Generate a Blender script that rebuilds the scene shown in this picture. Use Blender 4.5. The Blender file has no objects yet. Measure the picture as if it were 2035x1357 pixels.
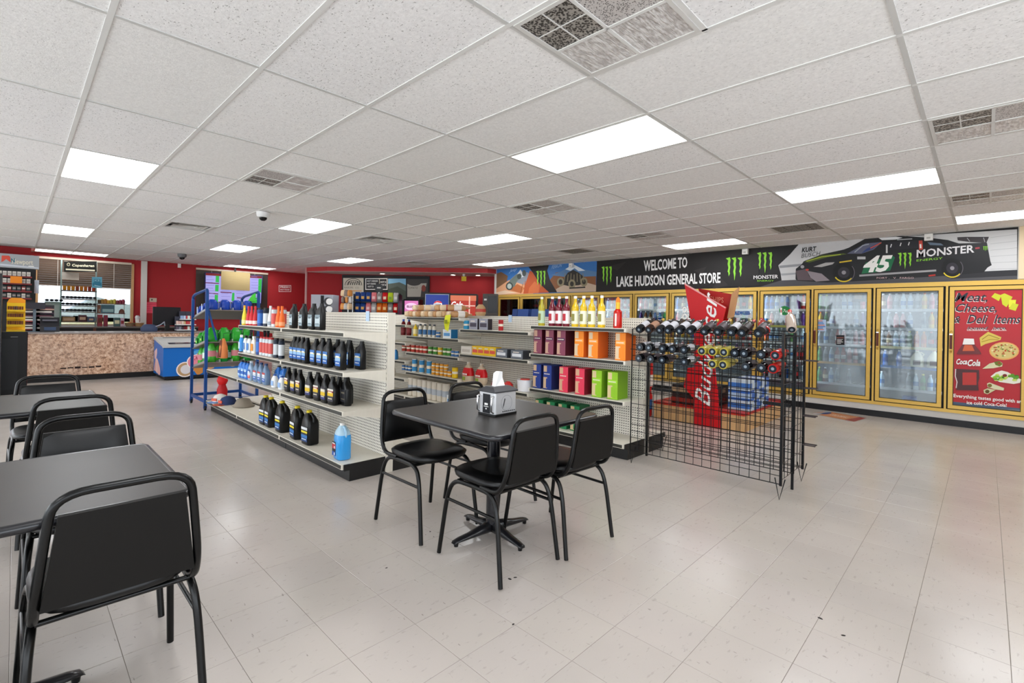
import bpy, math, random
from mathutils import Vector, Matrix
random.seed(7)
S = bpy.context.scene
# ---------------------------------------------------------------- camera, world, exposure
FPX, YAW, ROLL, CX, CY, CAMZ = 964.67, .7733, .0193, 1017.5, 633.53, 1.32
fv = Vector((-math.sin(YAW), math.cos(YAW), 0)); rv = Vector((math.cos(YAW), math.sin(YAW), 0)); uv = Vector((0, 0, 1))
R_ = rv*math.cos(ROLL)+uv*math.sin(ROLL); U_ = -rv*math.sin(ROLL)+uv*math.cos(ROLL)
CAM = Vector((0, 0, CAMZ))
cam = bpy.data.cameras.new('camera'); cam.sensor_width = 36; cam.lens = 36*FPX/2035
cam.shift_y = (CY-678.5)/2035; cam.shift_x = 0; cam.clip_start = .05; cam.clip_end = 300
camo = bpy.data.objects.new('camera', cam); S.collection.objects.link(camo)
camo.matrix_world = Matrix.Translation(CAM) @ Matrix((R_, U_, -fv)).transposed().to_4x4()
S.camera = camo
S.view_settings.view_transform = 'Standard'; S.view_settings.look = 'None'; S.view_settings.gamma = 1
S.view_settings.use_curve_mapping = False; S.view_settings.exposure = 0.62
LIGHT_E = 7.2      # ceiling panels
SKY_E = 3.4
w = bpy.data.worlds.new('overcast'); S.world = w; w.use_nodes = True
wn = w.node_tree; bgn = wn.nodes['Background']; bgn.inputs[0].default_value = (.86, .93, 1, 1); bgn.inputs[1].default_value = SKY_E
S.cycles.use_denoising = True; S.cycles.max_bounces = 12; S.cycles.diffuse_bounces = 8; S.cycles.transparent_max_bounces = 16
S.cycles.caustics_reflective = False; S.cycles.caustics_refractive = False

def ray(x, y): return fv+R_*((x-CX)/FPX)+U_*((CY-y)/FPX)
def at(x, y, X=None, Y=None, Z=None):
    """the point of a real plane that the photograph shows at pixel x, y"""
    d = ray(x, y)
    t = X/d.x if X is not None else Y/d.y if Y is not None else (Z-CAMZ)/d.z
    return CAM+d*t
def shows(p, m=0):
    q = Vector(p)-CAM; d = q.dot(fv)
    if d < .1: return False
    x = CX+FPX*q.dot(R_)/d; y = CY-FPX*q.dot(U_)/d
    return -m < x < 2035+m and -m < y < 1357+m
# ---------------------------------------------------------------- materials
def lin(c):
    if isinstance(c, str):
        c = [int(c[i:i+2], 16)/255 for i in (0, 2, 4)]
    return tuple((v/12.92 if v <= .04045 else ((v+.055)/1.055)**2.4) for v in c[:3])+(1,)
_m = {}
def M(c, rough=.5, metal=0, spec=.3, name=None, emit=0, trans=0, alpha=1, coat=0):
    k = (c, rough, metal, spec, emit, trans, alpha, coat)
    if k in _m: return _m[k]
    m = bpy.data.materials.new(name or 'paint_'+str(c)); m.use_nodes = True
    b = m.node_tree.nodes['Principled BSDF']
    b.inputs['Base Color'].default_value = lin(c); b.inputs['Roughness'].default_value = rough
    b.inputs['Metallic'].default_value = metal; b.inputs['Specular IOR Level'].default_value = spec
    if coat: b.inputs['Coat Weight'].default_value = coat
    if emit:
        b.inputs['Emission Color'].default_value = lin(c); b.inputs['Emission Strength'].default_value = emit
        b.inputs['Base Color'].default_value = tuple(v*.12 for v in lin(c)[:3])+(1,)
    if trans: b.inputs['Transmission Weight'].default_value = trans
    if alpha < 1: b.inputs['Alpha'].default_value = alpha
    m.diffuse_color = lin(c); _m[k] = m
    return m
class NT:
    def __init__(s, name, rough=.5, spec=.5):
        s.m = bpy.data.materials.new(name); s.m.use_nodes = True; s.t = s.m.node_tree; s.n = s.t.nodes
        s.b = s.n['Principled BSDF']; s.b.inputs['Roughness'].default_value = rough; s.b.inputs['Specular IOR Level'].default_value = spec
        s.tc = s.n.new('ShaderNodeTexCoord')
    def l(s, a, b): s.t.links.new(a, b)
    def map(s, sc=(1, 1, 1), out='Object', rot=(0, 0, 0)):
        n = s.n.new('ShaderNodeMapping'); n.inputs['Scale'].default_value = sc; n.inputs['Rotation'].default_value = rot
        s.l(s.tc.outputs[out], n.inputs[0]); return n.outputs[0]
    def geo(s, sc=(1, 1, 1)):
        g = s.n.new('ShaderNodeNewGeometry'); n = s.n.new('ShaderNodeMapping'); n.inputs['Scale'].default_value = sc
        s.l(g.outputs['Position'], n.inputs[0]); return n.outputs[0]
    def noise(s, v, sc, det=2, rough=.5):
        n = s.n.new('ShaderNodeTexNoise'); n.inputs['Scale'].default_value = sc; n.inputs['Detail'].default_value = det
        n.inputs['Roughness'].default_value = rough; s.l(v, n.inputs['Vector']); return n.outputs['Fac']
    def ramp(s, f, stops):
        n = s.n.new('ShaderNodeValToRGB'); e = n.color_ramp.elements
        while len(e) < len(stops): e.new(.5)
        for q, (p, c) in zip(e, stops): q.position = p; q.color = lin(c) if not isinstance(c, float) else (c, c, c, 1)
        s.l(f, n.inputs[0]); return n.outputs[0]
    def mix(s, f, a, b, mode='MIX'):
        n = s.n.new('ShaderNodeMix'); n.data_type = 'RGBA'; n.blend_type = mode
        for v, i in ((f, 0), (a, 6), (b, 7)):
            if isinstance(v, (int, float)): n.inputs[i].default_value = v if i == 0 else (v, v, v, 1)
            elif isinstance(v, (str, tuple)): n.inputs[i].default_value = lin(v)
            else: s.l(v, n.inputs[i])
        return n.outputs[2]
    def math(s, op, a, b=0):
        n = s.n.new('ShaderNodeMath'); n.operation = op
        for v, i in ((a, 0), (b, 1)):
            if isinstance(v, (int, float)): n.inputs[i].default_value = v
            else: s.l(v, n.inputs[i])
        return n.outputs[0]
    def bump(s, h, st=.3, d=.002):
        n = s.n.new('ShaderNodeBump'); n.inputs['Strength'].default_value = st; n.inputs['Distance'].default_value = d
        s.l(h, n.inputs['Height']); s.l(n.outputs[0], s.b.inputs['Normal'])
    def col(s, c): s.l(c, s.b.inputs['Base Color']); return s.m
def rnd(s):
    o = s.n.new('ShaderNodeObjectInfo'); return o.outputs['Random']
# vinyl floor tile
def floor_mat(per_object=True):
    s = NT('vinyl_tile', .26, .5)
    g = s.geo()
    base = s.ramp(s.noise(g, 1.1, 3), [(.3, 'aea69f'), (.55, 'bab1aa'), (.75, 'bfb8af')])
    tone = s.ramp(rnd(s), [(0, 'b2aba3'), (.5, 'bcb4ad'), (1, 'bab3a8')]) if per_object else s.ramp(s.noise(g, 2.3, 0), [(.35, 'b2aba3'), (.65, 'bcb4ad')])
    c = s.mix(.3, base, tone)
    v = s.geo((60, 17, 1)); fl = s.ramp(s.noise(v, 1, 3, .6), [(.62, 0.), (.68, 1.)])
    c = s.mix(s.math('MULTIPLY', fl, .35), c, '8f8a82')
    v2 = s.geo((19, 65, 1)); fl2 = s.ramp(s.noise(v2, 1, 2, .6), [(.7, 0.), (.74, 1.)])
    c = s.mix(s.math('MULTIPLY', fl2, .6), c, '77716a')
    sc = s.ramp(s.noise(s.geo((14, 30, 1)), 1, 5, .8), [(.69, 0.), (.74, 1.)]); sc = s.math('MULTIPLY', sc, s.ramp(s.noise(s.geo((1, 1, 1)), .9, 2), [(.5, .1), (.62, 1.)]))
    c = s.mix(s.math('MULTIPLY', sc, .8), c, '5a544e')
    r = s.ramp(s.noise(g, 2.2, 4, .7), [(.3, .19), (.7, .26)])
    s.l(r, s.b.inputs['Roughness']); s.bump(s.noise(g, 3, 1), .03, .01)
    return s.col(c)
def ceil_mat():
    s = NT('mineral_fibre_tile', .95, .1)
    g = s.geo((75, 110, 1)); pit = s.ramp(s.noise(g, 1, 2, .55), [(.645, 0.), (.69, 1.)])
    k = s.ramp(rnd(s), [(0, .25), (.5, .9), (1, 1.)])
    f = s.math('MULTIPLY', pit, s.math('MULTIPLY', k, .75))
    c = s.mix(f, s.ramp(s.noise(s.geo(), 60, 2), [(.3, 'eeeeee'), (.7, 'fafafa')]), '8c8a88')
    tint = s.ramp(rnd(s), [(0, 'f8f8f7'), (.4, 'ffffff'), (1, 'fbfbfc')])
    s.bump(s.noise(s.geo(), 140, 2), .35, .003)
    return s.col(s.mix(1, c, tint, 'MULTIPLY'))
def peg_mat(axis='x'):
    s = NT('pegboard', .55, .3)
    sep = s.n.new('ShaderNodeSeparateXYZ'); g = s.n.new('ShaderNodeNewGeometry'); s.l(g.outputs['Position'], sep.inputs[0])
    def cell(o): return s.math('SUBTRACT', s.math('FRACT', s.math('MULTIPLY', o, 39.37)), .5)
    a = cell(sep.outputs['X']); b = cell(sep.outputs['Z'])
    d = s.math('SQRT', s.math('ADD', s.math('MULTIPLY', a, a), s.math('MULTIPLY', b, b)))
    hole = s.ramp(d, [(.2, 1.), (.27, 0.)])
    return s.col(s.mix(hole, 'e2ddd2', '4a4642'))
def granite_mat():
    s = NT('speckled_laminate', .45, .4)
    g = s.geo((1, 1, 1)); n = s.noise(g, 22, 5, .75)
    c = s.ramp(n, [(.36, '6d4a36'), (.45, 'b58a6c'), (.54, 'd2ac8e'), (.66, 'ead0b8')])
    dirt = s.ramp(s.noise(s.geo((1, 1, .5)), 1.5, 3), [(.45, 0.), (.75, 1.)])
    return s.col(s.mix(s.math('MULTIPLY', dirt, .45), c, 'a89a92'))
def wall_mat(name, c, sc=30):
    s = NT(name, .75, .3); n = s.noise(s.geo(), sc, 3); s.bump(n, .12, .004)
    a = lin(c); b = tuple(v*.88 for v in a[:3])+(1,)
    r = s.n.new('ShaderNodeMix'); r.data_type = 'RGBA'; r.inputs[6].default_value = a; r.inputs[7].default_value = b
    s.l(s.noise(s.geo(), 1.7, 3), r.inputs[0]); return s.col(r.outputs[2])
def brushed(name, c, metal=0, rough=.4, amt=.1, sc=(40, 40, 4)):
    s = NT(name, rough, .5); s.b.inputs['Metallic'].default_value = metal
    a = lin(c); r = s.n.new('ShaderNodeMix'); r.data_type = 'RGBA'; r.inputs[6].default_value = a
    r.inputs[7].default_value = tuple(v*(1-amt*2) for v in a[:3])+(1,); s.l(s.noise(s.geo(sc), 1, 3), r.inputs[0])
    return s.col(r.outputs[2])
def glass_mat(tint=(.93, .97, .96), a=.12):
    m = bpy.data.materials.new('door_glass'); m.use_nodes = True; t = m.node_tree; t.nodes.clear()
    o = t.nodes.new('ShaderNodeOutputMaterial'); tr = t.nodes.new('ShaderNodeBsdfTransparent'); gl = t.nodes.new('ShaderNodeBsdfGlossy')
    tr.inputs[0].default_value = (*tint, 1); gl.inputs['Roughness'].default_value = .03
    fr = t.nodes.new('ShaderNodeFresnel'); fr.inputs[0].default_value = 1.5
    ad = t.nodes.new('ShaderNodeMath'); ad.operation = 'ADD'; ad.inputs[1].default_value = a; t.links.new(fr.outputs[0], ad.inputs[0])
    mx = t.nodes.new('ShaderNodeMixShader'); t.links.new(ad.outputs[0], mx.inputs[0]); t.links.new(tr.outputs[0], mx.inputs[1]); t.links.new(gl.outputs[0], mx.inputs[2])
    t.links.new(mx.outputs[0], o.inputs[0]); return m
FLOORM, FLOORS, CEILM, PEG, GRAN = floor_mat(), floor_mat(False), ceil_mat(), peg_mat(), granite_mat()
GLASS = glass_mat(a=.02); WGLASS = glass_mat((.52, .53, .54), .0)
def fog_glass():
    m = glass_mat((.9, .95, .97), .04); m.name = 'fogged_glass'; t = m.node_tree
    out = [n for n in t.nodes if n.type == 'OUTPUT_MATERIAL'][0]; prev = out.inputs[0].links[0].from_socket
    d = t.nodes.new('ShaderNodeBsdfDiffuse'); d.inputs[0].default_value = lin('c4d4dc')
    mx = t.nodes.new('ShaderNodeMixShader'); g = t.nodes.new('ShaderNodeNewGeometry'); n = t.nodes.new('ShaderNodeTexNoise'); n.inputs['Scale'].default_value = 1.6
    t.links.new(g.outputs['Position'], n.inputs['Vector'])
    r = t.nodes.new('ShaderNodeMapRange'); r.inputs[1].default_value = .35; r.inputs[2].default_value = .65; r.inputs[3].default_value = .08; r.inputs[4].default_value = .3
    t.links.new(n.outputs[0], r.inputs[0]); t.links.new(r.outputs[0], mx.inputs[0]); t.links.new(prev, mx.inputs[1]); t.links.new(d.outputs[0], mx.inputs[2]); t.links.new(mx.outputs[0], out.inputs[0])
    return m
FOG = fog_glass()
CREAM = brushed('cream_shelf_enamel', 'dcd6c8', 0, .4, .05); CREAMD = brushed('cream_upright', 'd5cfc2', 0, .45, .05)
KICK = brushed('black_kickplate', '0c0c0d', 0, .45, .2); BLACK = M('0a0a0b', .38, 0, .4); BLKM = M('050505', .28, 0, .3)
VINYL = M('050506', .36, 0, .35); RAIL = M('33332f', .35); SILV = M('b9b9b6', .35, .6); CHROME = M('d8d8da', .15, 1)
REDW = wall_mat('red_paint', 'aa2a2e'); REDS = wall_mat('soffit_red', 'b8393a'); WHITEW = wall_mat('white_paint', 'd9d6d0'); BEIGEW = wall_mat('beige_paint', 'e4cfae')
GOLD = brushed('gold_aluminium', 'd6ae52', .3, .4, .08, (6, 6, 60)); GOLDD = M('5a3c10', .5)
WHITE = M('e9e8e4', .5); DARK = M('050506', .6); TGRID = M('dededc', .7)
def solid(c, r=.45): return M(c, r)
# ---------------------------------------------------------------- mesh building
class MB:
    def __init__(s): s.v = []; s.f = []; s.mi = []; s.sm = []; s.mats = []; s.X = None
    def mat(s, m):
        if m not in s.mats: s.mats.append(m)
        return s.mats.index(m)
    def add(s, vs, fs, m, smooth=False):
        o = len(s.v); i = s.mat(m)
        s.v += [tuple(s.X @ Vector(p)) if s.X else tuple(p) for p in vs]
        s.f += [tuple(o+k for k in f) for f in fs]; s.mi += [i]*len(fs); s.sm += [smooth]*len(fs); return s
    def box(s, x0, x1, y0, y1, z0, z1, m):
        vs = [(x, y, z) for z in (z0, z1) for y in (y0, y1) for x in (x0, x1)]
        return s.add(vs, [(0, 2, 3, 1), (4, 5, 7, 6), (0, 1, 5, 4), (2, 6, 7, 3), (0, 4, 6, 2), (1, 3, 7, 5)], m)
    def cbox(s, x0, x1, y0, y1, z0, z1, m, c=.003):
        """box with a chamfer round its sides and top"""
        r = [(x0+c, y0), (x1-c, y0), (x1, y0+c), (x1, y1-c), (x1-c, y1), (x0+c, y1), (x0, y1-c), (x0, y0+c)]
        q = [(x0+c, y0+c), (x1-c, y0+c), (x1-c, y0+c), (x1-c, y1-c), (x1-c, y1-c), (x0+c, y1-c), (x0+c, y1-c), (x0+c, y0+c)]
        vs = [(x, y, z0) for x, y in r]+[(x, y, z1-c) for x, y in r]+[(x, y, z1) for x, y in q]
        fs = [tuple(reversed(range(8)))]+[(i, (i+1) % 8, 8+(i+1) % 8, 8+i) for i in range(8)]+[(8+i, 8+(i+1) % 8, 16+(i+1) % 8, 16+i) for i in range(8)]+[tuple(range(16, 24))]
        return s.add(vs, fs, m)
    def prism(s, pts, lo, hi, m, axis='z'):
        """polygon pts extruded along an axis from lo to hi"""
        n = len(pts)
        def P(a, b, h): return {'z': (a, b, h), 'y': (a, h, b), 'x': (h, a, b)}[axis]
        vs = [P(a, b, lo) for a, b in pts]+[P(a, b, hi) for a, b in pts]
        fs = [tuple(range(n)), tuple(reversed(range(n, 2*n)))]+[(i, n+i, n+(i+1) % n, (i+1) % n) for i in range(n)]
        return s.add(vs, fs, m)
    def loft(s, secs, m, n=16, e=2.6, cap=True, smooth=True):
        """rings (z, hx, hy, cx, cy); e is the squareness of the ring"""
        vs = []; fs = []
        for q in secs:
            z, hx, hy = q[:3]; cx = q[3] if len(q) > 3 else 0; cy = q[4] if len(q) > 4 else 0
            for k in range(n):
                a = 2*math.pi*(k+.5)/n; c, t = math.cos(a), math.sin(a)
                vs.append((cx+hx*math.copysign(abs(c)**(2/e), c), cy+hy*math.copysign(abs(t)**(2/e), t), z))
        for j in range(len(secs)-1):
            for k in range(n): fs.append((j*n+k, j*n+(k+1) % n, (j+1)*n+(k+1) % n, (j+1)*n+k))
        s.add(vs, fs, m, smooth)
        if cap:
            s.add(vs[:n], [tuple(reversed(range(n)))], m); s.add(vs[-n:], [tuple(range(n))], m)
        return s
    def lathe(s, prof, m, n=14, cx=0, cy=0, cap=True): return s.loft([(z, r, r, cx, cy) for r, z in prof], m, n, 2, cap)
    def tube(s, pts, r, m, n=6, closed=False, ends=True):
        pts = [Vector(p) for p in pts]; N = len(pts); vs = []; fs = []
        def tan(i):
            a = pts[(i-1) % N] if closed or i > 0 else pts[i]; b = pts[(i+1) % N] if closed or i < N-1 else pts[i]
            return (b-a).normalized()
        t0 = tan(0); up = Vector((0, 0, 1)) if abs(t0.z) < .9 else Vector((1, 0, 0)); nv = t0.cross(up).normalized()
        for i in range(N):
            t = tan(i); nv = (nv-t*nv.dot(t)).normalized(); b = t.cross(nv)
            rr = r[i] if isinstance(r, (list, tuple)) else r
            for k in range(n):
                a = 2*math.pi*k/n; vs.append(pts[i]+nv*(rr*math.cos(a))+b*(rr*math.sin(a)))
        for i in range(N if closed else N-1):
            j = (i+1) % N
            for k in range(n): fs.append((i*n+k, i*n+(k+1) % n, j*n+(k+1) % n, j*n+k))
        s.add(vs, fs, m, n > 4)
        if ends and not closed:
            s.add(vs[:n], [tuple(reversed(range(n)))], m); s.add(vs[-n:], [tuple(range(n))], m)
        return s
    def rod(s, a, b, r, m, n=6): return s.tube([a, b], r, m, n)
    def mesh(s, name):
        me = bpy.data.meshes.new(name); me.from_pydata(s.v, [], s.f)
        for m in s.mats: me.materials.append(m)
        me.polygons.foreach_set('material_index', s.mi); me.polygons.foreach_set('use_smooth', s.sm)
        me.update(); return me
    def build(s, name, parent=None, loc=None, rz=0): return obj(name, s.mesh(name), parent, loc, rz)
COL = S.collection
def obj(name, me, parent=None, loc=None, rz=0):
    o = bpy.data.objects.new(name, me); COL.objects.link(o)
    if parent: o.parent = parent
    if loc is not None: o.location = loc
    if rz: o.rotation_euler = (0, 0, rz)
    return o
def tag(o, label=None, cat=None, group=None, kind=None):
    if label: o['label'] = label
    if cat: o['category'] = cat
    if group: o['group'] = group
    if kind: o['kind'] = kind
    return o
def thing(name, label, cat, loc=(0, 0, 0), rz=0, group=None):
    o = obj(name, None, None, loc, rz); o.empty_display_size = .05; return tag(o, label, cat, group)
def struct(name, mb): return tag(mb.build(name), kind='structure')
ORD = 'first second third fourth fifth sixth seventh eighth ninth tenth eleventh twelfth thirteenth fourteenth fifteenth sixteenth seventeenth eighteenth nineteenth twentieth'.split()
KITS = {}
def put(key, name, label, cat, loc, rz=0, group=None, rot=None):
    """one product: its parts share the kit's meshes"""
    ps = KITS[key]
    if len(ps) == 1:
        t = obj(name, ps[0][1], None, loc, rz); tag(t, label, cat, group)
    else:
        t = thing(name, label, cat, loc, rz, group)
        for n, me in ps: obj(n, me, t)
    if rot: t.rotation_euler = rot
    return t
def kit(key, *parts): KITS[key] = [(n, mb.mesh(n)) for n, mb in parts]
def arc(cx, cy, r, a0, a1, n):
    return [(cx+r*math.cos(math.radians(a0+(a1-a0)*i/n)), cy+r*math.sin(math.radians(a0+(a1-a0)*i/n))) for i in range(n+1)]
# ---------------------------------------------------------------- flat print
_txt = {}
def text_mesh(t, bold, shear):
    k = (t, bold, shear)
    if k not in _txt:
        c = bpy.data.curves.new('t', 'FONT'); c.body = t; c.size = 1; c.offset = bold; c.shear = shear; c.resolution_u = 2; c.fill_mode = 'FRONT'
        o = bpy.data.objects.new('t', c); COL.objects.link(o); bpy.context.view_layer.update()
        me = o.to_mesh(); vs = [v.co.copy() for v in me.vertices]; fs = [tuple(p.vertices) for p in me.polygons]
        o.to_mesh_clear(); bpy.data.objects.remove(o); bpy.data.curves.remove(c); _txt[k] = (vs, fs)
    return _txt[k]
class Print(MB):
    """a printed sheet: shapes in 2-D laid on a real plane; fn maps (a, b, height above the sheet) to a point"""
    def __init__(s, fn, step=.00012): super().__init__(); s.fn = fn; s.h = 0; s.step = step
    def poly(s, pts, m):
        s.h += s.step; s.add([s.fn(a, b, s.h) for a, b in pts], [tuple(range(len(pts)))], m); return s
    def rect(s, a0, b0, a1, b1, m): return s.poly([(a0, b0), (a1, b0), (a1, b1), (a0, b1)], m)
    def ell(s, a, b, ra, rb, m, n=20): return s.poly([(a+ra*math.cos(2*math.pi*i/n), b+rb*math.sin(2*math.pi*i/n)) for i in range(n)], m)
    def line(s, pts, w, m):
        s.h += s.step; vs = []; n = len(pts)
        for i, (a, b) in enumerate(pts):
            p, q = pts[max(i-1, 0)], pts[min(i+1, n-1)]; dx, dy = q[0]-p[0], q[1]-p[1]; L = math.hypot(dx, dy) or 1
            ww = w[i] if isinstance(w, (list, tuple)) else w
            vs += [s.fn(a-dy/L*ww/2, b+dx/L*ww/2, s.h), s.fn(a+dy/L*ww/2, b-dx/L*ww/2, s.h)]
        return s.add(vs, [(2*i, 2*i+1, 2*i+3, 2*i+2) for i in range(n-1)], m)
    def text(s, t, a, b, h, m, wid=None, bold=.0, shear=0, slope=0, down=False, rot=0):
        """a, b = lower start corner of the line, h = cap height, wid = total length; down: b grows downward; slope = rise per unit length"""
        vs, fs = text_mesh(t, bold, shear); s.h += s.step
        x0 = min(v.x for v in vs); x1 = max(v.x for v in vs); cap = .72; sx = (wid/(x1-x0)) if wid else h/cap; sy = h/cap; out = []
        cr, sr = math.cos(rot), math.sin(rot)
        for v in vs:
            p, q = (v.x-x0)*sx, v.y*sy; q += p*slope; p, q = p*cr-q*sr, p*sr+q*cr
            out.append(s.fn(a+p, b-q if down else b+q, s.h))
        return s.add(out, fs, m)
def face_y(x0, y, z0, sgn=-1): return lambda a, b, h: (x0+a, y+sgn*h, z0+b)
# ---------------------------------------------------------------- setting
HC = 2.6016; GX, GY = -2.7274, .2722; TX, TY = 1.2192, .6096
XB, YC = -15.2, 8.8      # back wall, cooler wall
XR, YN = 3.2, -5.2       # walls behind the camera
base = struct('floor', MB().box(XB-.3, XR+.2, YN-.2, YC+1.4, -.12, -.0012, M('6e675f', .7)))
def tile_me():
    a = .1516; c = .0012
    m = MB(); m.add([(-a, -a, -.003), (a, -a, -.003), (a, a, -.003), (-a, a, -.003), (-a, -a, -.0006), (a, -a, -.0006), (a, a, -.0006), (-a, a, -.0006), (-a+c, -a+c, 0), (a-c, -a+c, 0), (a-c, a-c, 0), (-a+c, a-c, 0)],
          [(0, 1, 5, 4), (1, 2, 6, 5), (2, 3, 7, 6), (3, 0, 4, 7), (4, 5, 9, 8), (5, 6, 10, 9), (6, 7, 11, 10), (7, 4, 8, 11), (8, 9, 10, 11)], FLOORM)
    return m.mesh('floor_tile')
tme = tile_me(); cells = []
FX0, FY0 = -1.4351, 1.5265
for i in range(-46, 16):
    for j in range(-22, 26):
        x = FX0+(i+.5)*.3048; y = FY0+(j+.5)*.3048
        if x > XR-.05 or y < YN+.05 or x < XB+.1 or y > YC-.1: continue
        q = Vector((x, y, 0))-CAM; d = q.dot(fv); vis = shows((x, y, 0), 90)
        cells.append((0 if vis else 1, q.length, x, y))
cells.sort()
for k, (v, d, x, y) in enumerate(cells[:300]): obj('floor_tile', tme, base, (x, y, 0))
fb = MB(); a = .1517
for v, d, x, y in cells[300:]: fb.add([(x-a, y-a, 0), (x+a, y-a, 0), (x+a, y+a, 0), (x-a, y+a, 0)], [(0, 1, 2, 3)], FLOORS)
tag(fb.build('floor_tile', base), kind='stuff')

lights = [(0, 4), (1, 8), (-3, 0), (-4, 4), (-3, 8), (-1, 12), (2, 12), (-7, 0), (-7, 4), (-7, 8), (-5, 12), (1, 0), (4, 4), (-3, -4), (1, -4)]
vents = [(1, 2, 0), (-2, 2, 0), (-1, 6, 0), (-1, 10, 0), (0, 11, 1), (2, 6, 0), (2, 10, 0), (-5, 2, 2), (-4, 6, 2), (-3, 11, 1), (-6, 10, 2)]
ceil = struct('ceiling', MB().box(XB-.3, XR+.2, YN-.2, YC+.2, HC+.12, HC+.3, M('777777', .9)))
tm = MB().box(-TX/2+.006, TX/2-.006, -TY/2+.006, TY/2-.006, .004, .02, CEILM).mesh('ceiling_tile')
th = MB().box(-TX/4+.006, TX/4-.006, -TY/2+.006, TY/2-.006, .004, .02, CEILM).mesh('ceiling_tile')
vs_ = {(i, j) for i, j, k in vents}; ls_ = set(lights); far = MB()
i0 = math.floor((XB-GX)/TX)
spec_tiles = []
for i in range(i0, 5):
    for j in range(-9, 14):
        x = GX+i*TX; y = GY+j*TY
        if (i, j) in ls_: continue
        if i == -10 and j in (0, 1, 6, 7): obj('ceiling_tile', th, ceil, (x+TX*.75, y+TY/2, HC)); continue
        cx, cy = x+TX/2, y+TY/2
        if (i, j) in vs_: obj('ceiling_tile', th, ceil, (x+TX*(.25 if j == 11 else .75), cy, HC)); continue
        if cx-TX/2 < XB+.02 or cy+.3 > YC or x+TX > XR or y < YN:
            a0, a1, b0, b1 = max(x, XB)+.006, min(x+TX, XR)-.006, max(y, YN)+.006, min(y+TY, YC)-.006
            if a1-a0 > .05 and b1-b0 > .03: far.box(a0, a1, b0, b1, HC+.004, HC+.02, CEILM)
            continue
        if any(shows((x+TX*u, y+TY*v, HC)) for u in (0, .5, 1) for v in (0, .5, 1)): obj('ceiling_tile', tm, ceil, (cx, cy, HC))
        else: far.box(x+.006, x+TX-.006, y+.006, y+TY-.006, HC+.004, HC+.02, CEILM)
tag(far.build('ceiling_tile', ceil), kind='stuff')
gb = MB()
for i in range(i0, 6):
    x = GX+i*TX
    if XB < x < XR: gb.box(x-.011, x+.011, YN, YC, HC, HC+.004, M('cacac8', .8)); gb.box(x-.0015, x+.0015, YN, YC, HC+.004, HC+.04, TGRID)
for j in range(-9, 15):
    y = GY+j*TY
    if YN < y < YC: gb.box(XB, XR, y-.012, y+.012, HC-.0003, HC+.004, TGRID)
for i, j, k in vents: gb.box(GX+i*TX+TX/2-.012, GX+i*TX+TX/2+.012, GY+j*TY, GY+j*TY+TY, HC-.0003, HC+.004, TGRID)
gb.build('suspension_grid', ceil)

# lights
def diffuser():
    s = NT('acrylic_diffuser', .4); s.b.inputs['Base Color'].default_value = lin('f4f4f4'); s.b.inputs['Emission Color'].default_value = (.95, .975, 1, 1)
    sep = s.n.new('ShaderNodeSeparateXYZ'); s.l(s.tc.outputs['Object'], sep.inputs[0])
    wv = s.math('COSINE', s.math('MULTIPLY', sep.outputs['Y'], 21)); st = s.math('ADD', s.math('MULTIPLY', wv, .0), LIGHT_E)
    a = s.math('ABSOLUTE', sep.outputs['Y']); d = s.math('SUBTRACT', a, .14)
    e = s.math('POWER', 2.718, s.math('MULTIPLY', s.math('MULTIPLY', d, d), -260))
    st = s.math('ADD', s.math('MULTIPLY', e, LIGHT_E*.5), LIGHT_E*.8); s.l(st, s.b.inputs['Emission Strength']); return s.m
DIFF = diffuser()
lf = MB()
for a0, a1, b0, b1 in ((-TX/2, TX/2, -TY/2, -TY/2+.02), (-TX/2, TX/2, TY/2-.02, TY/2), (-TX/2, -TX/2+.02, -TY/2+.02, TY/2-.02), (TX/2-.02, TX/2, -TY/2+.02, TY/2-.02)): lf.box(a0+.013*(a0 == -TX/2), a1-.013*(a1 == TX/2), b0+.013*(b0 == -TY/2), b1-.013*(b1 == TY/2), -.001, .05, WHITE)
lfm = lf.mesh('light_frame'); ldm = MB().box(-TX/2+.02, TX/2-.02, -TY/2+.02, TY/2-.02, .006, .012, DIFF).mesh('diffuser')
LN = {(0, 4): 'nearest the round of the dining table', (1, 8): 'in front of the two clear cooler doors', (-3, 0): 'above the aisle of dining tables', (-4, 4): 'beside the white dome camera', (-3, 8): 'above the bread shelves', (-1, 12): 'close to the welcome banner', (2, 12): 'at the cooler end nearest the frame edge', (-7, 0): 'in front of the checkout counter', (-7, 4): 'above the soda rack', (-7, 8): 'in front of the red soffit', (-5, 12): 'by the corner of the banner and soffit'}
LN[(0, 4)] = 'largest in view, above the shelf of cocktail mixers'
def lamp_at(x, y, rz, label):
    t = thing('ceiling_light', label, 'ceiling light', (x, y, HC), rz, 'recessed ceiling lights'); obj('light_frame', lfm, t); obj('diffuser', ldm, t); return t
n_ = 0
for i, j in lights:
    n_ += 1
    lamp_at(GX+i*TX+TX/2, GY+j*TY+TY/2, 0, 'recessed fluorescent ceiling panel '+LN.get((i, j), 'behind the camera, %s of its rows' % ORD[n_ % 18]))
lamp_at(-14.615, .882, math.pi/2, 'recessed fluorescent ceiling panel along the blind above the snuff display')
lamp_at(-14.615, 4.54, math.pi/2, 'recessed fluorescent ceiling panel above the menu screen')
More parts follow.
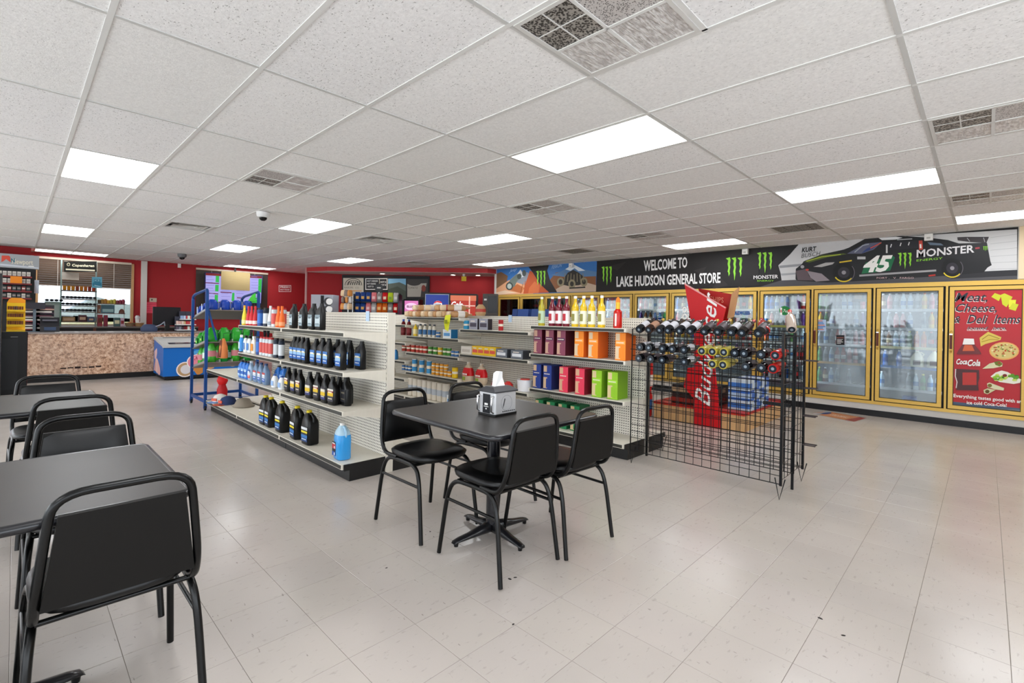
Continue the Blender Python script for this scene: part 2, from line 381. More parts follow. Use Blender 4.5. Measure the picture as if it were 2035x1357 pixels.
# vents
PERF = NT('perforated_grille', .5); PERF.b.inputs['Metallic'].default_value = .2
_v = PERF.n.new('ShaderNodeTexVoronoi'); _v.inputs['Scale'].default_value = 95; PERF.l(PERF.geo(), _v.inputs['Vector'])
PERF.col(PERF.ramp(_v.outputs['Distance'], [(.4, '34322f'), (.62, 'a8a49e')]))
PRIS = NT('prismatic_panel', .35); PRIS.bump(PRIS.noise(PRIS.geo((90, 25, 1)), 1, 2), .8, .01)
PRIS.col(PRIS.ramp(PRIS.noise(PRIS.geo((60, 25, 1)), 1, 2), [(.4, 'bcb8b6'), (.6, 'e0dedd')])); PERF, PRIS = PERF.m, PRIS.m
PERF2 = NT('fine_grille', .5); _v = PERF2.n.new('ShaderNodeTexVoronoi'); _v.inputs['Scale'].default_value = 120; PERF2.l(PERF2.geo(), _v.inputs['Vector']); PERF2 = PERF2.col(PERF2.ramp(_v.outputs['Distance'], [(.25, '5a5654'), (.45, 'c8c4c2')]))
h = .292
def fr(mb, h, w, z0, z1, m):
    for a0, a1, b0, b1 in ((-h, h, -h, -h+w), (-h, h, h-w, h), (-h, -h+w, -h+w, h-w), (h-w, h, -h+w, h-w)): mb.box(a0, a1, b0, b1, z0, z1, m)
    return mb
VK = []
f = fr(MB(), h, .02, -.004, .02, M('d6d5d2', .5)); f.box(-.008, .008, -h+.02, h-.02, -.004, .01, TGRID).box(-h+.02, h-.02, -.008, .008, -.004, .01, TGRID)
g = MB().box(-h+.02, -.008, -h+.02, -.008, 0, .006, PERF).box(.008, h-.02, -h+.02, -.008, 0, .006, PERF2).box(-h+.02, -.008, .008, h-.02, 0, .006, PRIS).box(.008, h-.02, .008, h-.02, 0, .006, PRIS)
g2 = MB().box(-h/2-.003, -h/2+.003, -h+.02, -.008, -.002, 0, TGRID).box(-h+.02, -.008, -h/2-.003, -h/2+.003, -.002, 0, TGRID)
VK.append([('frame', f.mesh('frame')), ('grille', g.mesh('grille')), ('crossbar', g2.mesh('crossbar'))])
f = fr(MB(), h, .03, -.004, .02, M('d6d5d2', .5)); g = MB()
for k in range(4): g.box(-h+.034+k*.133, -h+.034+k*.133+.125, -h+.03, h-.03, .0, .006, PERF)
VK.append([('frame', f.mesh('frame')), ('grille', g.mesh('grille'))])
f = fr(MB(), h, .035, -.004, .02, M('d6d5d2', .5)); f.box(-h+.03, h-.03, -h+.03, h-.03, .05, .055, M('9a9893', .6)); g = []
for r_ in (.21, .15, .09):
    q = MB(); 
    for s_ in ((1, 0), (-1, 0), (0, 1), (0, -1)):
        if s_[0]: q.add([(s_[0]*r_, -r_, -.002), (s_[0]*r_, r_, -.002), (s_[0]*(r_-.045), r_-.045, .035), (s_[0]*(r_-.045), -r_+.045, .035)], [(0, 1, 2, 3)], M('c9c7c2', .45))
        else: q.add([(-r_, s_[1]*r_, -.002), (r_, s_[1]*r_, -.002), (r_-.045, s_[1]*(r_-.045), .035), (-r_+.045, s_[1]*(r_-.045), .035)], [(0, 1, 2, 3)], M('c9c7c2', .45))
    g.append(('louvre', q.mesh('louvre')))
VK.append([('frame', f.mesh('frame'))]+g)
VN = {(1, 2): 'nearest return vent with a perforated grille quarter, at the top of the frame', (-2, 2): 'return vent between the aisle light and the dome camera', (-1, 6): 'return vent beyond the largest ceiling light', (-1, 10): 'return vent in front of the banner mountains', (0, 11): 'four-panel grille vent in front of the banner race car', (2, 6): 'return vent beside the frame edge, half perforated', (2, 10): 'return vent between two cooler lights at the frame edge', (-5, 2): 'square louvred diffuser left of the dome camera', (-4, 6): 'square louvred diffuser beyond the dome camera light', (-3, 11): 'dark grille vent above the off-road banner picture', (-6, 10): 'small louvred diffuser in front of the red soffit'}
for i, j, k in vents:
    t = thing('ceiling_vent', VN[(i, j)], 'vent', (GX+i*TX+TX*(.75 if j == 11 else .25), GY+j*TY+TY/2, HC), 0, 'ceiling vents')
    for n, me in VK[k]: obj(n, me, t)
# ---------------------------------------------------------------- walls
YB = 9.75; HW = HC+.14
def wall(name, pts, z0, z1, m): return struct(name, MB().prism(pts, z0, z1, m))
WY0, WY1, WZ0, WZ1 = .34, 2.06, .95, 2.5      # window behind the counter
w_ = MB().box(XB-.15, XB, YN, WY0-1.2, 0, .6, REDW).box(XB-.15, XB, YN, WY0-1.2, 2.4, HW, REDW).box(XB-.15, XB, -1.5, WY0-1.2, .6, 2.4, REDW).box(XB-.15, XB, YN, YN+.4, .6, 2.4, REDW).box(XB-.15, XB, WY1, YC+1, 0, HW, REDW)  # southern opening is out of view, added to let in sky light
w_.box(XB-.15, XB, WY0-1.2, WY1, 0, WZ0, REDW).box(XB-.15, XB, WY0-1.2, WY1, WZ1, HW, REDW)
struct('wall_west', w_)
struct('trim_1', MB().box(XB, XB+.06, WY1+.14, WY1+.26, 0, HC-.01, WHITEW))
win = MB()
for a in (WY0-1.2, WY0-.03, WY1-.05): win.box(XB-.1, XB+.03, a, a+.05, WZ0, WZ1, M('c79a6a', .5))
for b in (WZ0, WZ1-.05): win.box(XB-.1, XB+.03, WY0-1.15, WY1-.05, b, b+.05, M('b9a892', .5))
wo = struct('window_1', win); MB().box(XB-.06, XB-.052, WY0-1.15, WY1-.05, WZ0+.05, WZ1-.05, WGLASS).build('pane', wo)
def blind(y0, y1, z0, z1, lab, c='6f5c4e', x=XB+.05):
    t = thing('window_blind', lab, 'blind', (x, (y0+y1)/2, z0)); hw = (y1-y0)/2; m = M(c, .6); n = int((z1-z0)/.05)
    MB().box(-.025, .025, -hw, hw, z1-z0-.05, z1-z0, M('cfc0ad', .5)).build('headrail', t)
    me = MB().add([(-.012, -hw, 0), (.012, -hw, .047), (.012, hw, .047), (-.012, hw, 0), (-.0135, -hw, .001), (.0105, -hw, .048), (.0105, hw, .048), (-.0135, hw, .001)], [(0, 1, 2, 3), (7, 6, 5, 4)], m).mesh('slat')
    for k in range(n-1): obj('slat', me, t, (0, 0, k*.05+.02))
    MB().box(-.014, .014, -hw, hw, 0, .018, M('e8e4e0', .5)).build('bottom_rail', t)
    for u in (-.6, .6): MB().box(.013, .015, hw*u-.003, hw*u+.003, .02, z1-z0-.05, M('d8d0c4', .6)).build('cord', t)
blind(WY0+.0, WY1-.06, 1.86, 2.52, 'brown slatted blind raised halfway over the window behind the sunglasses rack')
blind(WY0-1.16, WY0-.06, 1.86, 2.52, 'brown slatted blind hidden mostly behind the cigarette rack')
blind(3.38, 5.2, 1.2, 2.53, 'dark closed slatted blind on the red wall behind the menu screen', '57504a', XB+.03)
struct('wall_north', MB().box(-9.17, .46, YC, YC+.1, 1.935, HW, WHITEW).box(.46, XR+.15, YC, YC+.1, 1.935, HW, BEIGEW))
struct('wall_north_end', MB().box(-9.24, -9.17, YC-.02, YB, 0, HW, WHITEW))
struct('wall_north_low', MB().box(-9.17, .46, YC, YC+.1, 0, .178, WHITEW).box(.46, XR+.15, YC, YC+.1, 0, 1.935, BEIGEW))
struct('baseboard_north', MB().box(-9.17, XR, YC-.02, YC, 0, .088, M('141416', .4)))
struct('trim_2', MB().box(.285, .46, YC-.012, YC, 1.945, HC, BEIGEW))
# unseen storefront behind the camera: window openings widened to light the ceiling
wn_ = MB().box(XB, XR, YN-.15, YN, 0, .08, WHITEW).box(XB, XR, YN-.15, YN, 2.5, HW, WHITEW)
for k in range(7): wn_.box(XB+k*3.05, XB+k*3.05+.12, YN-.15, YN, .08, 2.5, WHITEW)
struct('wall_south', wn_)
we = MB().box(XR, XR+.15, YN, YC+.1, 0, .5, WHITEW).box(XR, XR+.15, YN, YC+.1, 2.35, HW, WHITEW)
we.box(XR, XR+.15, 3.0, YC+.1, .5, 2.35, WHITEW).box(XR, XR+.15, -1.0, -.8, .5, 2.35, WHITEW).box(XR, XR+.15, YN, YN+.3, .5, 2.35, WHITEW)  # unseen side wall; its two openings are added to bring in sky light
struct('wall_east', we)
# soffit and nook with the drinks machines
P1, P2, P3, PA, PB = (-13.19, 5.5), (-12.42, 5.72), (-9.18, 8.47), (-12.97, 6.4), (-9.62, 9.42)
struct('wall_nook_side', MB().prism([P1, PA, (-13.1, 6.5), (-13.3, 5.56)], 0, HW, REDW).prism([P1, (-15.2, 6.33), (-15.2, 6.4), (-13.21, 5.6)], 0, HW, REDW))
struct('trim_3', MB().box(P1[0]-.02, P1[0]+.02, P1[1]-.02, P1[1]+.02, 0, HC, M('c89a98', .6)))
struct('wall_nook_back', MB().prism([PA, PB, (PB[0]-.1, PB[1]+.1), (PA[0]-.1, PA[1]+.1)], 0, HW, REDW).prism([PB, (-9.2, 9.42), (-9.2, 9.5), (-9.7, 9.5)], 0, HW, REDW))
so = MB().prism([P1, P2, P3, (-9.18, 9.42), PB, PA], 2.487, HC, REDS); so.prism([P1, P2, P3, (-9.18, 9.42), PB, PA], 2.483, 2.487, WHITEW); struct('trim_4', so)
nd = (Vector((PB[0], PB[1], 0))-Vector((PA[0], PA[1], 0))).normalized(); nn = Vector((nd.y, -nd.x, 0))
def nook(x, y, off=.02):
    d = ray(x, y); p0 = Vector((PA[0], PA[1], 0))+nn*off; t = (p0-CAM).dot(nn)/d.dot(nn); return CAM+d*t
def dep(x, y, d): return CAM+ray(x, y)*d
# outdoors seen through the window
struct('ground', MB().box(-120, XB-.4, -60, 60, -.4, -.2, M('c9bf8a', .9)))
hp = [(-60, -.2)]+[(-60+i*4, 3.2+2.6*math.sin(i*.7)+1.8*math.sin(i*1.9+1)) for i in range(31)]+[(60, -.2)]
tag(MB().prism(hp, -96, -90, M('a9b7bc', .9), 'x').build('hills'), kind='structure')
hb = thing('house', 'pale house wall seen outside through the window by the cigarettes', 'building', (-24, -.6, -.2))
MB().box(-1.5, 1.5, -1.1, 1.0, 0, 2.9, M('eceff2', .8)).build('wall', hb); MB().prism([(-1.3, 2.9), (1.2, 2.9), (0, 3.6)], -1.6, 1.6, M('a8aeb2', .8), 'x').build('roof', hb)
MB().box(1.5, 1.53, .3, .6, 1.0, 2.2, M('a9b9c4', .4)).build('window', hb)
# ---------------------------------------------------------------- glass-door cooler
BX = [-.38-.79*(11-k) for k in range(13)]
cool = thing('glass_door_cooler', 'long bank of gold-framed glass-door coolers along the wall', 'cooler', (0, YC, 0))
Z0, Z1 = .178, 1.935
f = MB().box(BX[0]-.03, BX[12]+.04, -.03, .05, 1.875, Z1, GOLD).box(BX[0]-.03, BX[12]+.04, -.03, .05, Z0, .222, GOLD)
for k in range(13): f.box(BX[k]-.012, BX[k]+.012, -.03, .03, .222, 1.875, GOLD)
f.box(BX[0]-.03, BX[0]-.012, -.03, .05, .222, 1.875, GOLD).build('outer_frame', cool)
g = MB().box(BX[0], BX[12], -.004, .05, 1.865, 1.876, DARK).box(BX[0], BX[12], -.004, .05, .222, .232, DARK)
for k in range(13): g.box(BX[k]-.035, BX[k]-.012, -.004, .05, .232, 1.865, DARK).box(BX[k]+.012, BX[k]+.026, -.004, .05, .232, 1.865, DARK)
g.build('gasket', cool)
MB().box(BX[0], BX[12], .78, .8, .18, 1.93, M('5b646c', .6)).build('back_panel', cool)
MB().box(BX[0], BX[12], .05, .78, .16, .18, M('4a5058', .6)).box(BX[0], BX[12], .05, .78, 1.93, 1.95, M('9aa4ab', .6)).box(BX[0]-.02, BX[0], .05, .8, .16, 1.95, M('8a949b', .6)).box(BX[12], BX[12]+.02, .05, .8, .16, 1.95, M('8a949b', .6)).build('lining', cool)
lt = M('eef4ff', .4, emit=10)
ltm = MB().box(-.014, .014, .055, .075, .25, 1.85, lt).mesh('light_tube')
for k in range(13): obj('light_tube', ltm, cool, (BX[k], 0, 0))
dw0, dw1 = .028, .79-.037
def door_m(fog):
    q = MB(); a, b, c, d = dw0, dw1, .234, 1.863; s = .046
    for r in ((a, a+s, c, d), (b-s, b, c, d), (a+s, b-s, d-s, d), (a+s, b-s, c, c+s)): q.box(r[0], r[1], -.034, .0, r[2], r[3], GOLD)
    for r in ((a+s, a+s+.008, c+s, d-s), (b-s-.008, b-s, c+s, d-s), (a+s, b-s, d-s-.008, d-s), (a+s, b-s, c+s, c+s+.008)): q.box(r[0], r[1], -.026, -.004, r[2], r[3], M('43381a', .5))
    return q.mesh('door')
dm = door_m(0); gp = {m.name: MB().box(dw0+.054, dw1-.054, -.016, -.01, .288, 1.809, m).mesh('glass_pane') for m in (GLASS, FOG)}
hm = MB().box(-.013, .013, -.085, -.062, 1.03, 1.22, M('5a2312', .4)); hm.box(-.015, .015, -.088, -.06, 1.22, 1.235, CHROME).box(-.015, .015, -.088, -.06, 1.015, 1.03, GOLD).tube([(0, -.034, .985), (0, -.07, .99), (0, -.075, 1.02)], .009, GOLD).tube([(0, -.034, 1.27), (0, -.07, 1.262), (0, -.075, 1.23)], .009, GOLD); hm = hm.mesh('handle')
for k in range(12):
    d = obj('door', dm, cool, (BX[k], 0, 0))
    obj('glass_pane', gp['fogged_glass' if k in (9, 10) else 'door_glass'], d)
    obj('handle', hm, d, (dw0+.022 if k != 99 else dw1-.02, 0, 0))
SHZ = [.42, .74, 1.02, 1.29, 1.56]
for k in range(12):
    for z in SHZ:
        if k < 6 and z < 1: continue
        q = MB()
        for i in range(9): q.rod((.03+i*.091, .09, 0), (.03+i*.091, .62, 0), .003, SILV, 4)
        edge = M({(10, .74): '2f6fb5', (9, .74): 'd8a24a', (10, 1.02): 'd9cf8a', (8, 1.29): 'c9c25a'}.get((k, z), 'd5d8da'), .4)
        q.box(.0+.02, .77, .085, .09, -.025, .012, edge); q.build('shelf', cool, (BX[k], 0, z))
# kits of drinks
def blathe(key, prof, body, cap=None, band=None, n=10):
    """bottle: body profile, cap (z0, z1, r, mat), band (z0, z1, r, mat)"""
    ps = [('body', MB().lathe(prof, body, n))]
    if cap: ps.append(('cap', MB().lathe([(cap[2], cap[0]), (cap[2], cap[1])], cap[3], n)))
    if band: ps.append(('label', MB().lathe([(band[2], band[0]), (band[2], band[1])], band[3], n+2, cap=False)))
    kit(key, *ps)
def one(key, *calls):
    m = MB()
    for fn in calls: fn(m)
    KITS[key] = [('body', m.mesh(key))]
SB = [(.031, 0), (.033, .01), (.033, .14), (.03, .16), (.014, .2), (.013, .215)]
def soda(key, body, band, cap, h=1):
    one(key, lambda m: m.lathe([(r, z*h) for r, z in SB], M(body, .2), 9), lambda m: m.lathe([(.034, .06*h), (.034, .12*h)], M(band, .5), 9, cap=False), lambda m: m.lathe([(.015, .212*h), (.015, .232*h)], M(cap, .5), 8))
cols = {'water': ('b9d3e2', '3f7fc0', 'e8eef2'), 'blue': ('2d6fc2', '1e4a98', 'e8eef2'), 'orange': ('e07b1c', 'd4441c', 'f2a030'), 'red': ('a01c22', 'd8d0cc', 'b02026'), 'pink': ('cf8f92', 'b65560', 'e9e9ea'), 'green': ('3f8a4a', '1d5f2d', 'c7cf3a'), 'tea': ('7a4b22', 'd8c89c', 'eeeeee'), 'cola': ('2a1512', 'a8161c', 'b8161c'), 'yellow': ('d9b52c', 'd18a1c', 'e8761e'), 'grey': ('8f9aa0', '5a6a78', 'c9d0d6'), 'purple': ('5a3f86', '43307a', 'cfc7de')}
for k, c in cols.items(): soda('soda_'+k, *c)
rows = {
 (9, 4): ['green', 'green', 'grey', 'grey', 'water', 'water', 'grey', 'pink', 'water'], (9, 3): ['yellow', 'green', 'water', 'grey', 'grey', 'grey', 'water', 'purple', 'tea'], (9, 2): ['grey', 'water', 'grey', 'red', 'pink', 'grey', 'pink', 'pink', 'red'], (9, 1): ['green', 'grey', 'water', 'red', 'red', 'pink', 'red', 'grey', 'purple'], (9, 0): ['green', 'tea', 'water', 'grey', None, 'grey', None, None, 'grey'],
 (10, 4): ['tea', 'pink', 'grey', 'water', 'water', 'grey', 'yellow', 'pink', 'red'], (10, 3): [None, 'grey', 'pink', 'pink', 'water', None, 'grey', 'yellow', 'yellow'], (10, 2): ['grey', 'tea', 'water', 'water', 'green', 'orange', 'orange', 'cola', 'cola'], (10, 0): ['water', None, None, None, 'grey', 'water', 'green', 'water', 'water'],
 (8, 4): ['blue', 'blue', 'water', 'blue', 'blue', 'grey', 'purple', 'red', 'water'], (8, 3): ['water', 'pink', 'grey', 'grey', 'pink', 'grey', 'grey', 'purple', 'purple'], (8, 2): ['orange', 'water', 'water', 'grey', 'grey', 'green', 'grey', 'water', 'grey'], (8, 1): ['grey', 'water', 'grey', 'blue', 'grey', 'water', 'cola', 'cola', 'grey'], (8, 0): ['cola', 'grey', 'grey', 'cola', 'blue', 'grey', 'cola', 'grey', 'grey']}
DN = {11: 'poster', 10: 'milk', 9: 'black-sticker', 8: 'green-sticker', 7: 'blue-lettered', 6: 'white-lettered'}
RN = ['bottom', 'fourth', 'third', 'second', 'top']
CN = {'grey': 'pale', 'water': 'clear', 'cola': 'dark cola'}
for k in range(12):
    for r in range(5):
        L = rows.get((k, r))
        if L is None:
            if k == 11 or (k == 10) or r < (1 if k in (6, 7) else 3): continue
            rr = random.Random(k*7+r); ks = list(cols); L = [rr.choice(ks) for _ in range(7)]
        n = len(L)
        for i, c in enumerate(L):
            if not c: continue
            x = BX[k]+.085+(.79-.17)*i/(n-1)
            dn = '%s cooler door' % (DN[k] if k in DN else ORD[k])
            put('soda_'+c, 'drink_bottle', '%s drink bottle, %s on the %s shelf, %s counted from the soffit' % (CN.get(c, c), ORD[i], RN[r], dn), 'bottle', (x, YC+.13, SHZ[r]+.004), 0, 'drinks on cooler shelves')
# milk jugs and cartons
mk = MB().loft([(0, .07, .06), (.01, .075, .065), (.13, .075, .065), (.19, .045, .04), (.225, .02, .02), (.24, .02, .02)], M('efe9c9', .4), 14)
kit('milk', ('body', mk), ('label', MB().box(-.04, .04, -.069, -.0655, .035, .1, M('5a2334', .5))), ('cap', MB().lathe([(.021, .235), (.021, .252)], M('b8402e', .5), 10)), ('handle', MB().tube([(.055, 0, .15), (.075, 0, .19), (.04, 0, .215), (.015, 0, .21)], .009, M('efe9c9', .4), 6)))
put('milk', 'milk_jug', 'squat white milk jug with maroon label behind the foggy cooler door, nearer the middle', 'jug', (BX[10]+.48, YC+.16, .744))
put('milk', 'milk_jug', 'white milk jug with maroon label behind the foggy cooler door, nearer the poster', 'jug', (BX[10]+.66, YC+.16, .744))
for i, x in enumerate((.12, .28)): put('soda_blue', 'drink_bottle', 'dark bottle with a blue base beside the milk, %s from the hinge' % ORD[i], 'bottle', (BX[10]+x, YC+.16, .744))
def carton(key, c, c2, w=.15, d=.2, h=.13): kit(key, ('body', MB().cbox(-w/2, w/2, -d/2, d/2, 0, h, M(c, .5))), ('label', MB().box(-w*.3, w*.3, -d/2-.002, -d/2, h*.25, h*.75, M(c2, .5))))
carton('case_blue', '2f62b4', 'b83a4a'); put('case_blue', 'drink_carton', 'blue carton on the cooler floor below the milk jugs', 'carton', (BX[10]+.4, YC+.2, .184))
carton('case_brown', '3b3431', '8a6a3c', .16, .2, .16)
put('case_brown', 'drink_carton', 'dark brown carton hanging high behind the black-sticker cooler door', 'carton', (BX[9]+.58, YC+.16, 1.68))
# stickers and poster on the doors
YD = YC-.0185
def px(Y, s, x0, y0): return lambda a, b, h: at(x0+a/s, y0+b/s, Y=Y-h)
def sheet(name, label, cat, fn, build, group=None):
    p = Print(fn); build(p); o = p.build(name); return tag(o, label, cat, group)
RED, WH, BK = M('b5232b', .35), M('efeeea', .45), M('17161a', .45)
def poster(p):
    p.poly([(88, 75), (790, 62), (790, 1270), (88, 1205)], RED); p.poly([(88, 1195), (790, 1265), (790, 1280), (88, 1236)], M('4a5a72', .4))
    sk = dict(down=True, bold=.012, shear=.35)
    for dx, m in ((-3, WH), (2, M('2a2c36', .4))):
        p.text('Meat,', 108+dx, 195-dx, 88, m, 330, **sk); p.text('Cheese,', 120+dx, 300-dx, 84, m, 410, **sk)
        p.text('&', 100+dx, 410-dx, 70, m, 70, **sk); p.text('Deli  Items', 232+dx, 415-dx, 88, m, 540, **sk); p.text('located   here.', 236+dx, 476-dx, 30, m, 390, **sk)
    p.line([(234, 486), (452, 486)], 4, WH); p.line([(476, 486), (630, 486)], 4, WH)
    Y1, Y2 = M('dede3c', .5), M('c8cc32', .5)
    for q in ([(478, 150), (512, 112), (580, 135), (552, 192)], [(570, 130), (610, 115), (690, 150), (665, 200), (628, 252), (588, 225)], [(655, 180), (725, 180), (715, 250), (650, 255)], [(690, 212), (750, 225), (720, 290), (652, 270)]): p.poly(q, Y1 if q[0][0] % 2 else Y2)
    p.poly([(360, 560), (445, 498), (578, 552), (570, 580), (420, 620), (372, 645)], M('d9c05a', .5)); p.line([(385, 575), (450, 530), (560, 568)], 6, M('8a6a20', .5)); p.line([(380, 600), (470, 575), (550, 578)], 6, M('a88428', .5))
    p.ell(606, 690, 150, 90, M('e8a860', .5)); p.ell(606, 688, 136, 78, M('d9c47c', .5))
    rr = random.Random(3)
    for i in range(46):
        a, r = rr.random()*6.28, rr.random()**.5; p.ell(606+118*r*math.cos(a), 688+64*r*math.sin(a), 11, 6, M(rr.choice(['a8542c', '8fa04a', 'f0deb0', 'c0502c', '6a7a2c']), .5), 7)
    p.poly([(388, 868), (460, 815), (560, 790), (592, 815), (585, 845), (500, 862)], M('d8d6ac', .5)); p.poly([(505, 800), (560, 790), (592, 820), (560, 845), (520, 830)], M('6f7a2c', .5)); p.ell(555, 812, 14, 8, M('a83c22', .5), 8)
    p.poly([(470, 945), (520, 905), (580, 885), (640, 900), (775, 975), (765, 1008), (700, 1020), (560, 1000)], M('e8e6d8', .4))
    for i in range(30): p.ell(500+rr.random()*240, 925+rr.random()*60+(i % 5), 22, 12, M(rr.choice(['8fc23a', '5f9a2a', 'b8d84a', '3f7a22', 'c8dc6a']), .5), 7)
    p.ell(612, 935, 24, 16, M('7a2a22', .5), 8)
    p.poly([(435, 1015), (460, 1005), (605, 1060), (600, 1085), (520, 1075), (440, 1050)], M('d9d6ae', .5)); p.poly([(400, 1080), (440, 1062), (520, 1078), (440, 1122), (405, 1110)], M('cfcb9e', .5)); p.ell(462, 1035, 22, 18, M('7a6a2c', .5)); p.ell(437, 1095, 22, 18, M('5f4a22', .5))
    p.poly([(205, 565), (303, 568), (310, 625), (190, 625)], WH); p.poly([(190, 625), (310, 625), (370, 700), (378, 722), (130, 722), (145, 690)], M('6a1414', .3)); p.poly([(210, 630), (285, 632), (310, 690), (190, 690)], M('cf5a2a', .3))
    for dx, m in ((2, M('8a1218', .4)), (0, WH)):
        p.text('Coca', 128+dx, 822+dx, 54, m, 108, bold=.03, shear=.3, down=True); p.text('Cola', 240+dx, 838+dx, 62, m, 128, bold=.03, shear=.3, down=True)
    p.poly([(128, 868), (355, 880), (358, 960), (345, 1010), (352, 1085), (128, 1080), (138, 1000), (120, 940)], M('461012', .3)); p.poly([(190, 905), (330, 905), (330, 1030), (190, 1030)], M('b5281f', .3)); p.line([(122, 870), (118, 940), (135, 1000), (126, 1060)], 10, M('d9c8c8', .3))
    p.text('Everything tastes good with an', 100, 1150, 34, WH, 680, bold=.02, down=True, slope=-.09); p.text('ice cold Coca-Cola!', 232, 1220, 34, WH, 400, bold=.02, down=True, slope=-.07)
sheet('door_poster', 'large red deli poster with food pictures covering the cooler door at the frame edge', 'poster', px(YD, 5.025, 1875, 560), poster)
sheet('door_sticker', 'round green sticker with white script on a cooler door', 'sticker', px(YD, 5.22, 1460, 560), lambda p: (p.ell(517, 298, 57, 48, M('1f7a3c', .5)), p.box if 0 else None, p.rect(472, 268, 492, 342, WH), p.rect(476, 290, 488, 318, M('c05a50', .5)), p.text('7up', 500, 315, 32, WH, 66, shear=.3, down=True)))
sheet('door_sticker', 'black square sticker with white lines on a foggy cooler door', 'sticker', px(YD, 5.22, 1460, 560), lambda p: (p.rect(1053, 552, 1139, 655, BK), p.text('NOTICE', 1060, 585, 12, M('c87a6a', .5), 70, down=True), [p.rect(1062, 596+i*13, 1062+w, 600+i*13, WH) for i, w in enumerate((60, 50, 62, 40))]))
def stamp(p):
    p.rect(856, 392, 949, 512, M('a9bfd8', .5))
    for i in range(7): p.rect(862, 400+i*15, 862+50+(i*37 % 30), 409+i*15, M('3f6fae' if i % 3 else 'd87a5a', .5))
sheet('door_sticker', 'blue and white printed notice at the handle side of a foggy cooler door', 'sticker', px(YD, 5.22, 1460, 560), stamp)
sheet('door_sticker', 'blue outlined beer lettering on the glass behind the red carton sign', 'sticker', px(YD, 5.814, 1270, 560), lambda p: p.text('BUDWEISER', 1100, 380, 42, M('1c4f8f', .5), 185, bold=.04, down=True))
sheet('door_sticker', 'white block letters on the cooler glass beside the red sign', 'sticker', px(YD, 5.814, 1270, 560), lambda p: (p.text('OLD', 500, 350, 62, WH, 130, bold=.05, down=True), p.text('OLE', 500, 430, 62, WH, 130, bold=.05, down=True)))
# ---------------------------------------------------------------- banner over the cooler
GR, GRD = M('8fd63a', .5), M('3f7f1c', .5)
def claw(p, a, b, w, h, sk=-.12):
    """three ragged green claw marks; b = top, grows downward"""
    for i, (o, ln) in enumerate(((0, .82), (.36, 1.0), (.74, .84))):
        x = a+w*o
        for m, g in ((GRD, .01), (GR, 0)):
            P_ = [(x-w*.06, b+h*(.04-i*.01)+h*g), (x+w*.2, b-h*.0+sk*h*.1), (x+w*.235, b+h*.12), (x+w*.19, b+h*.3), (x+w*.22, b+h*.42), (x+w*.17, b+h*.6), (x+w*.19, b+h*.7), (x+w*.12, b+h*ln-h*g), (x+w*.1, b+h*ln*.8), (x+w*.05, b+h*.62), (x+w*.1, b+h*.45), (x+w*.05, b+h*.28), (x+w*.09, b+h*.13)]
            p.poly([(q[0]+(1.5 if m is GRD else 0), q[1]) for q in P_], m)
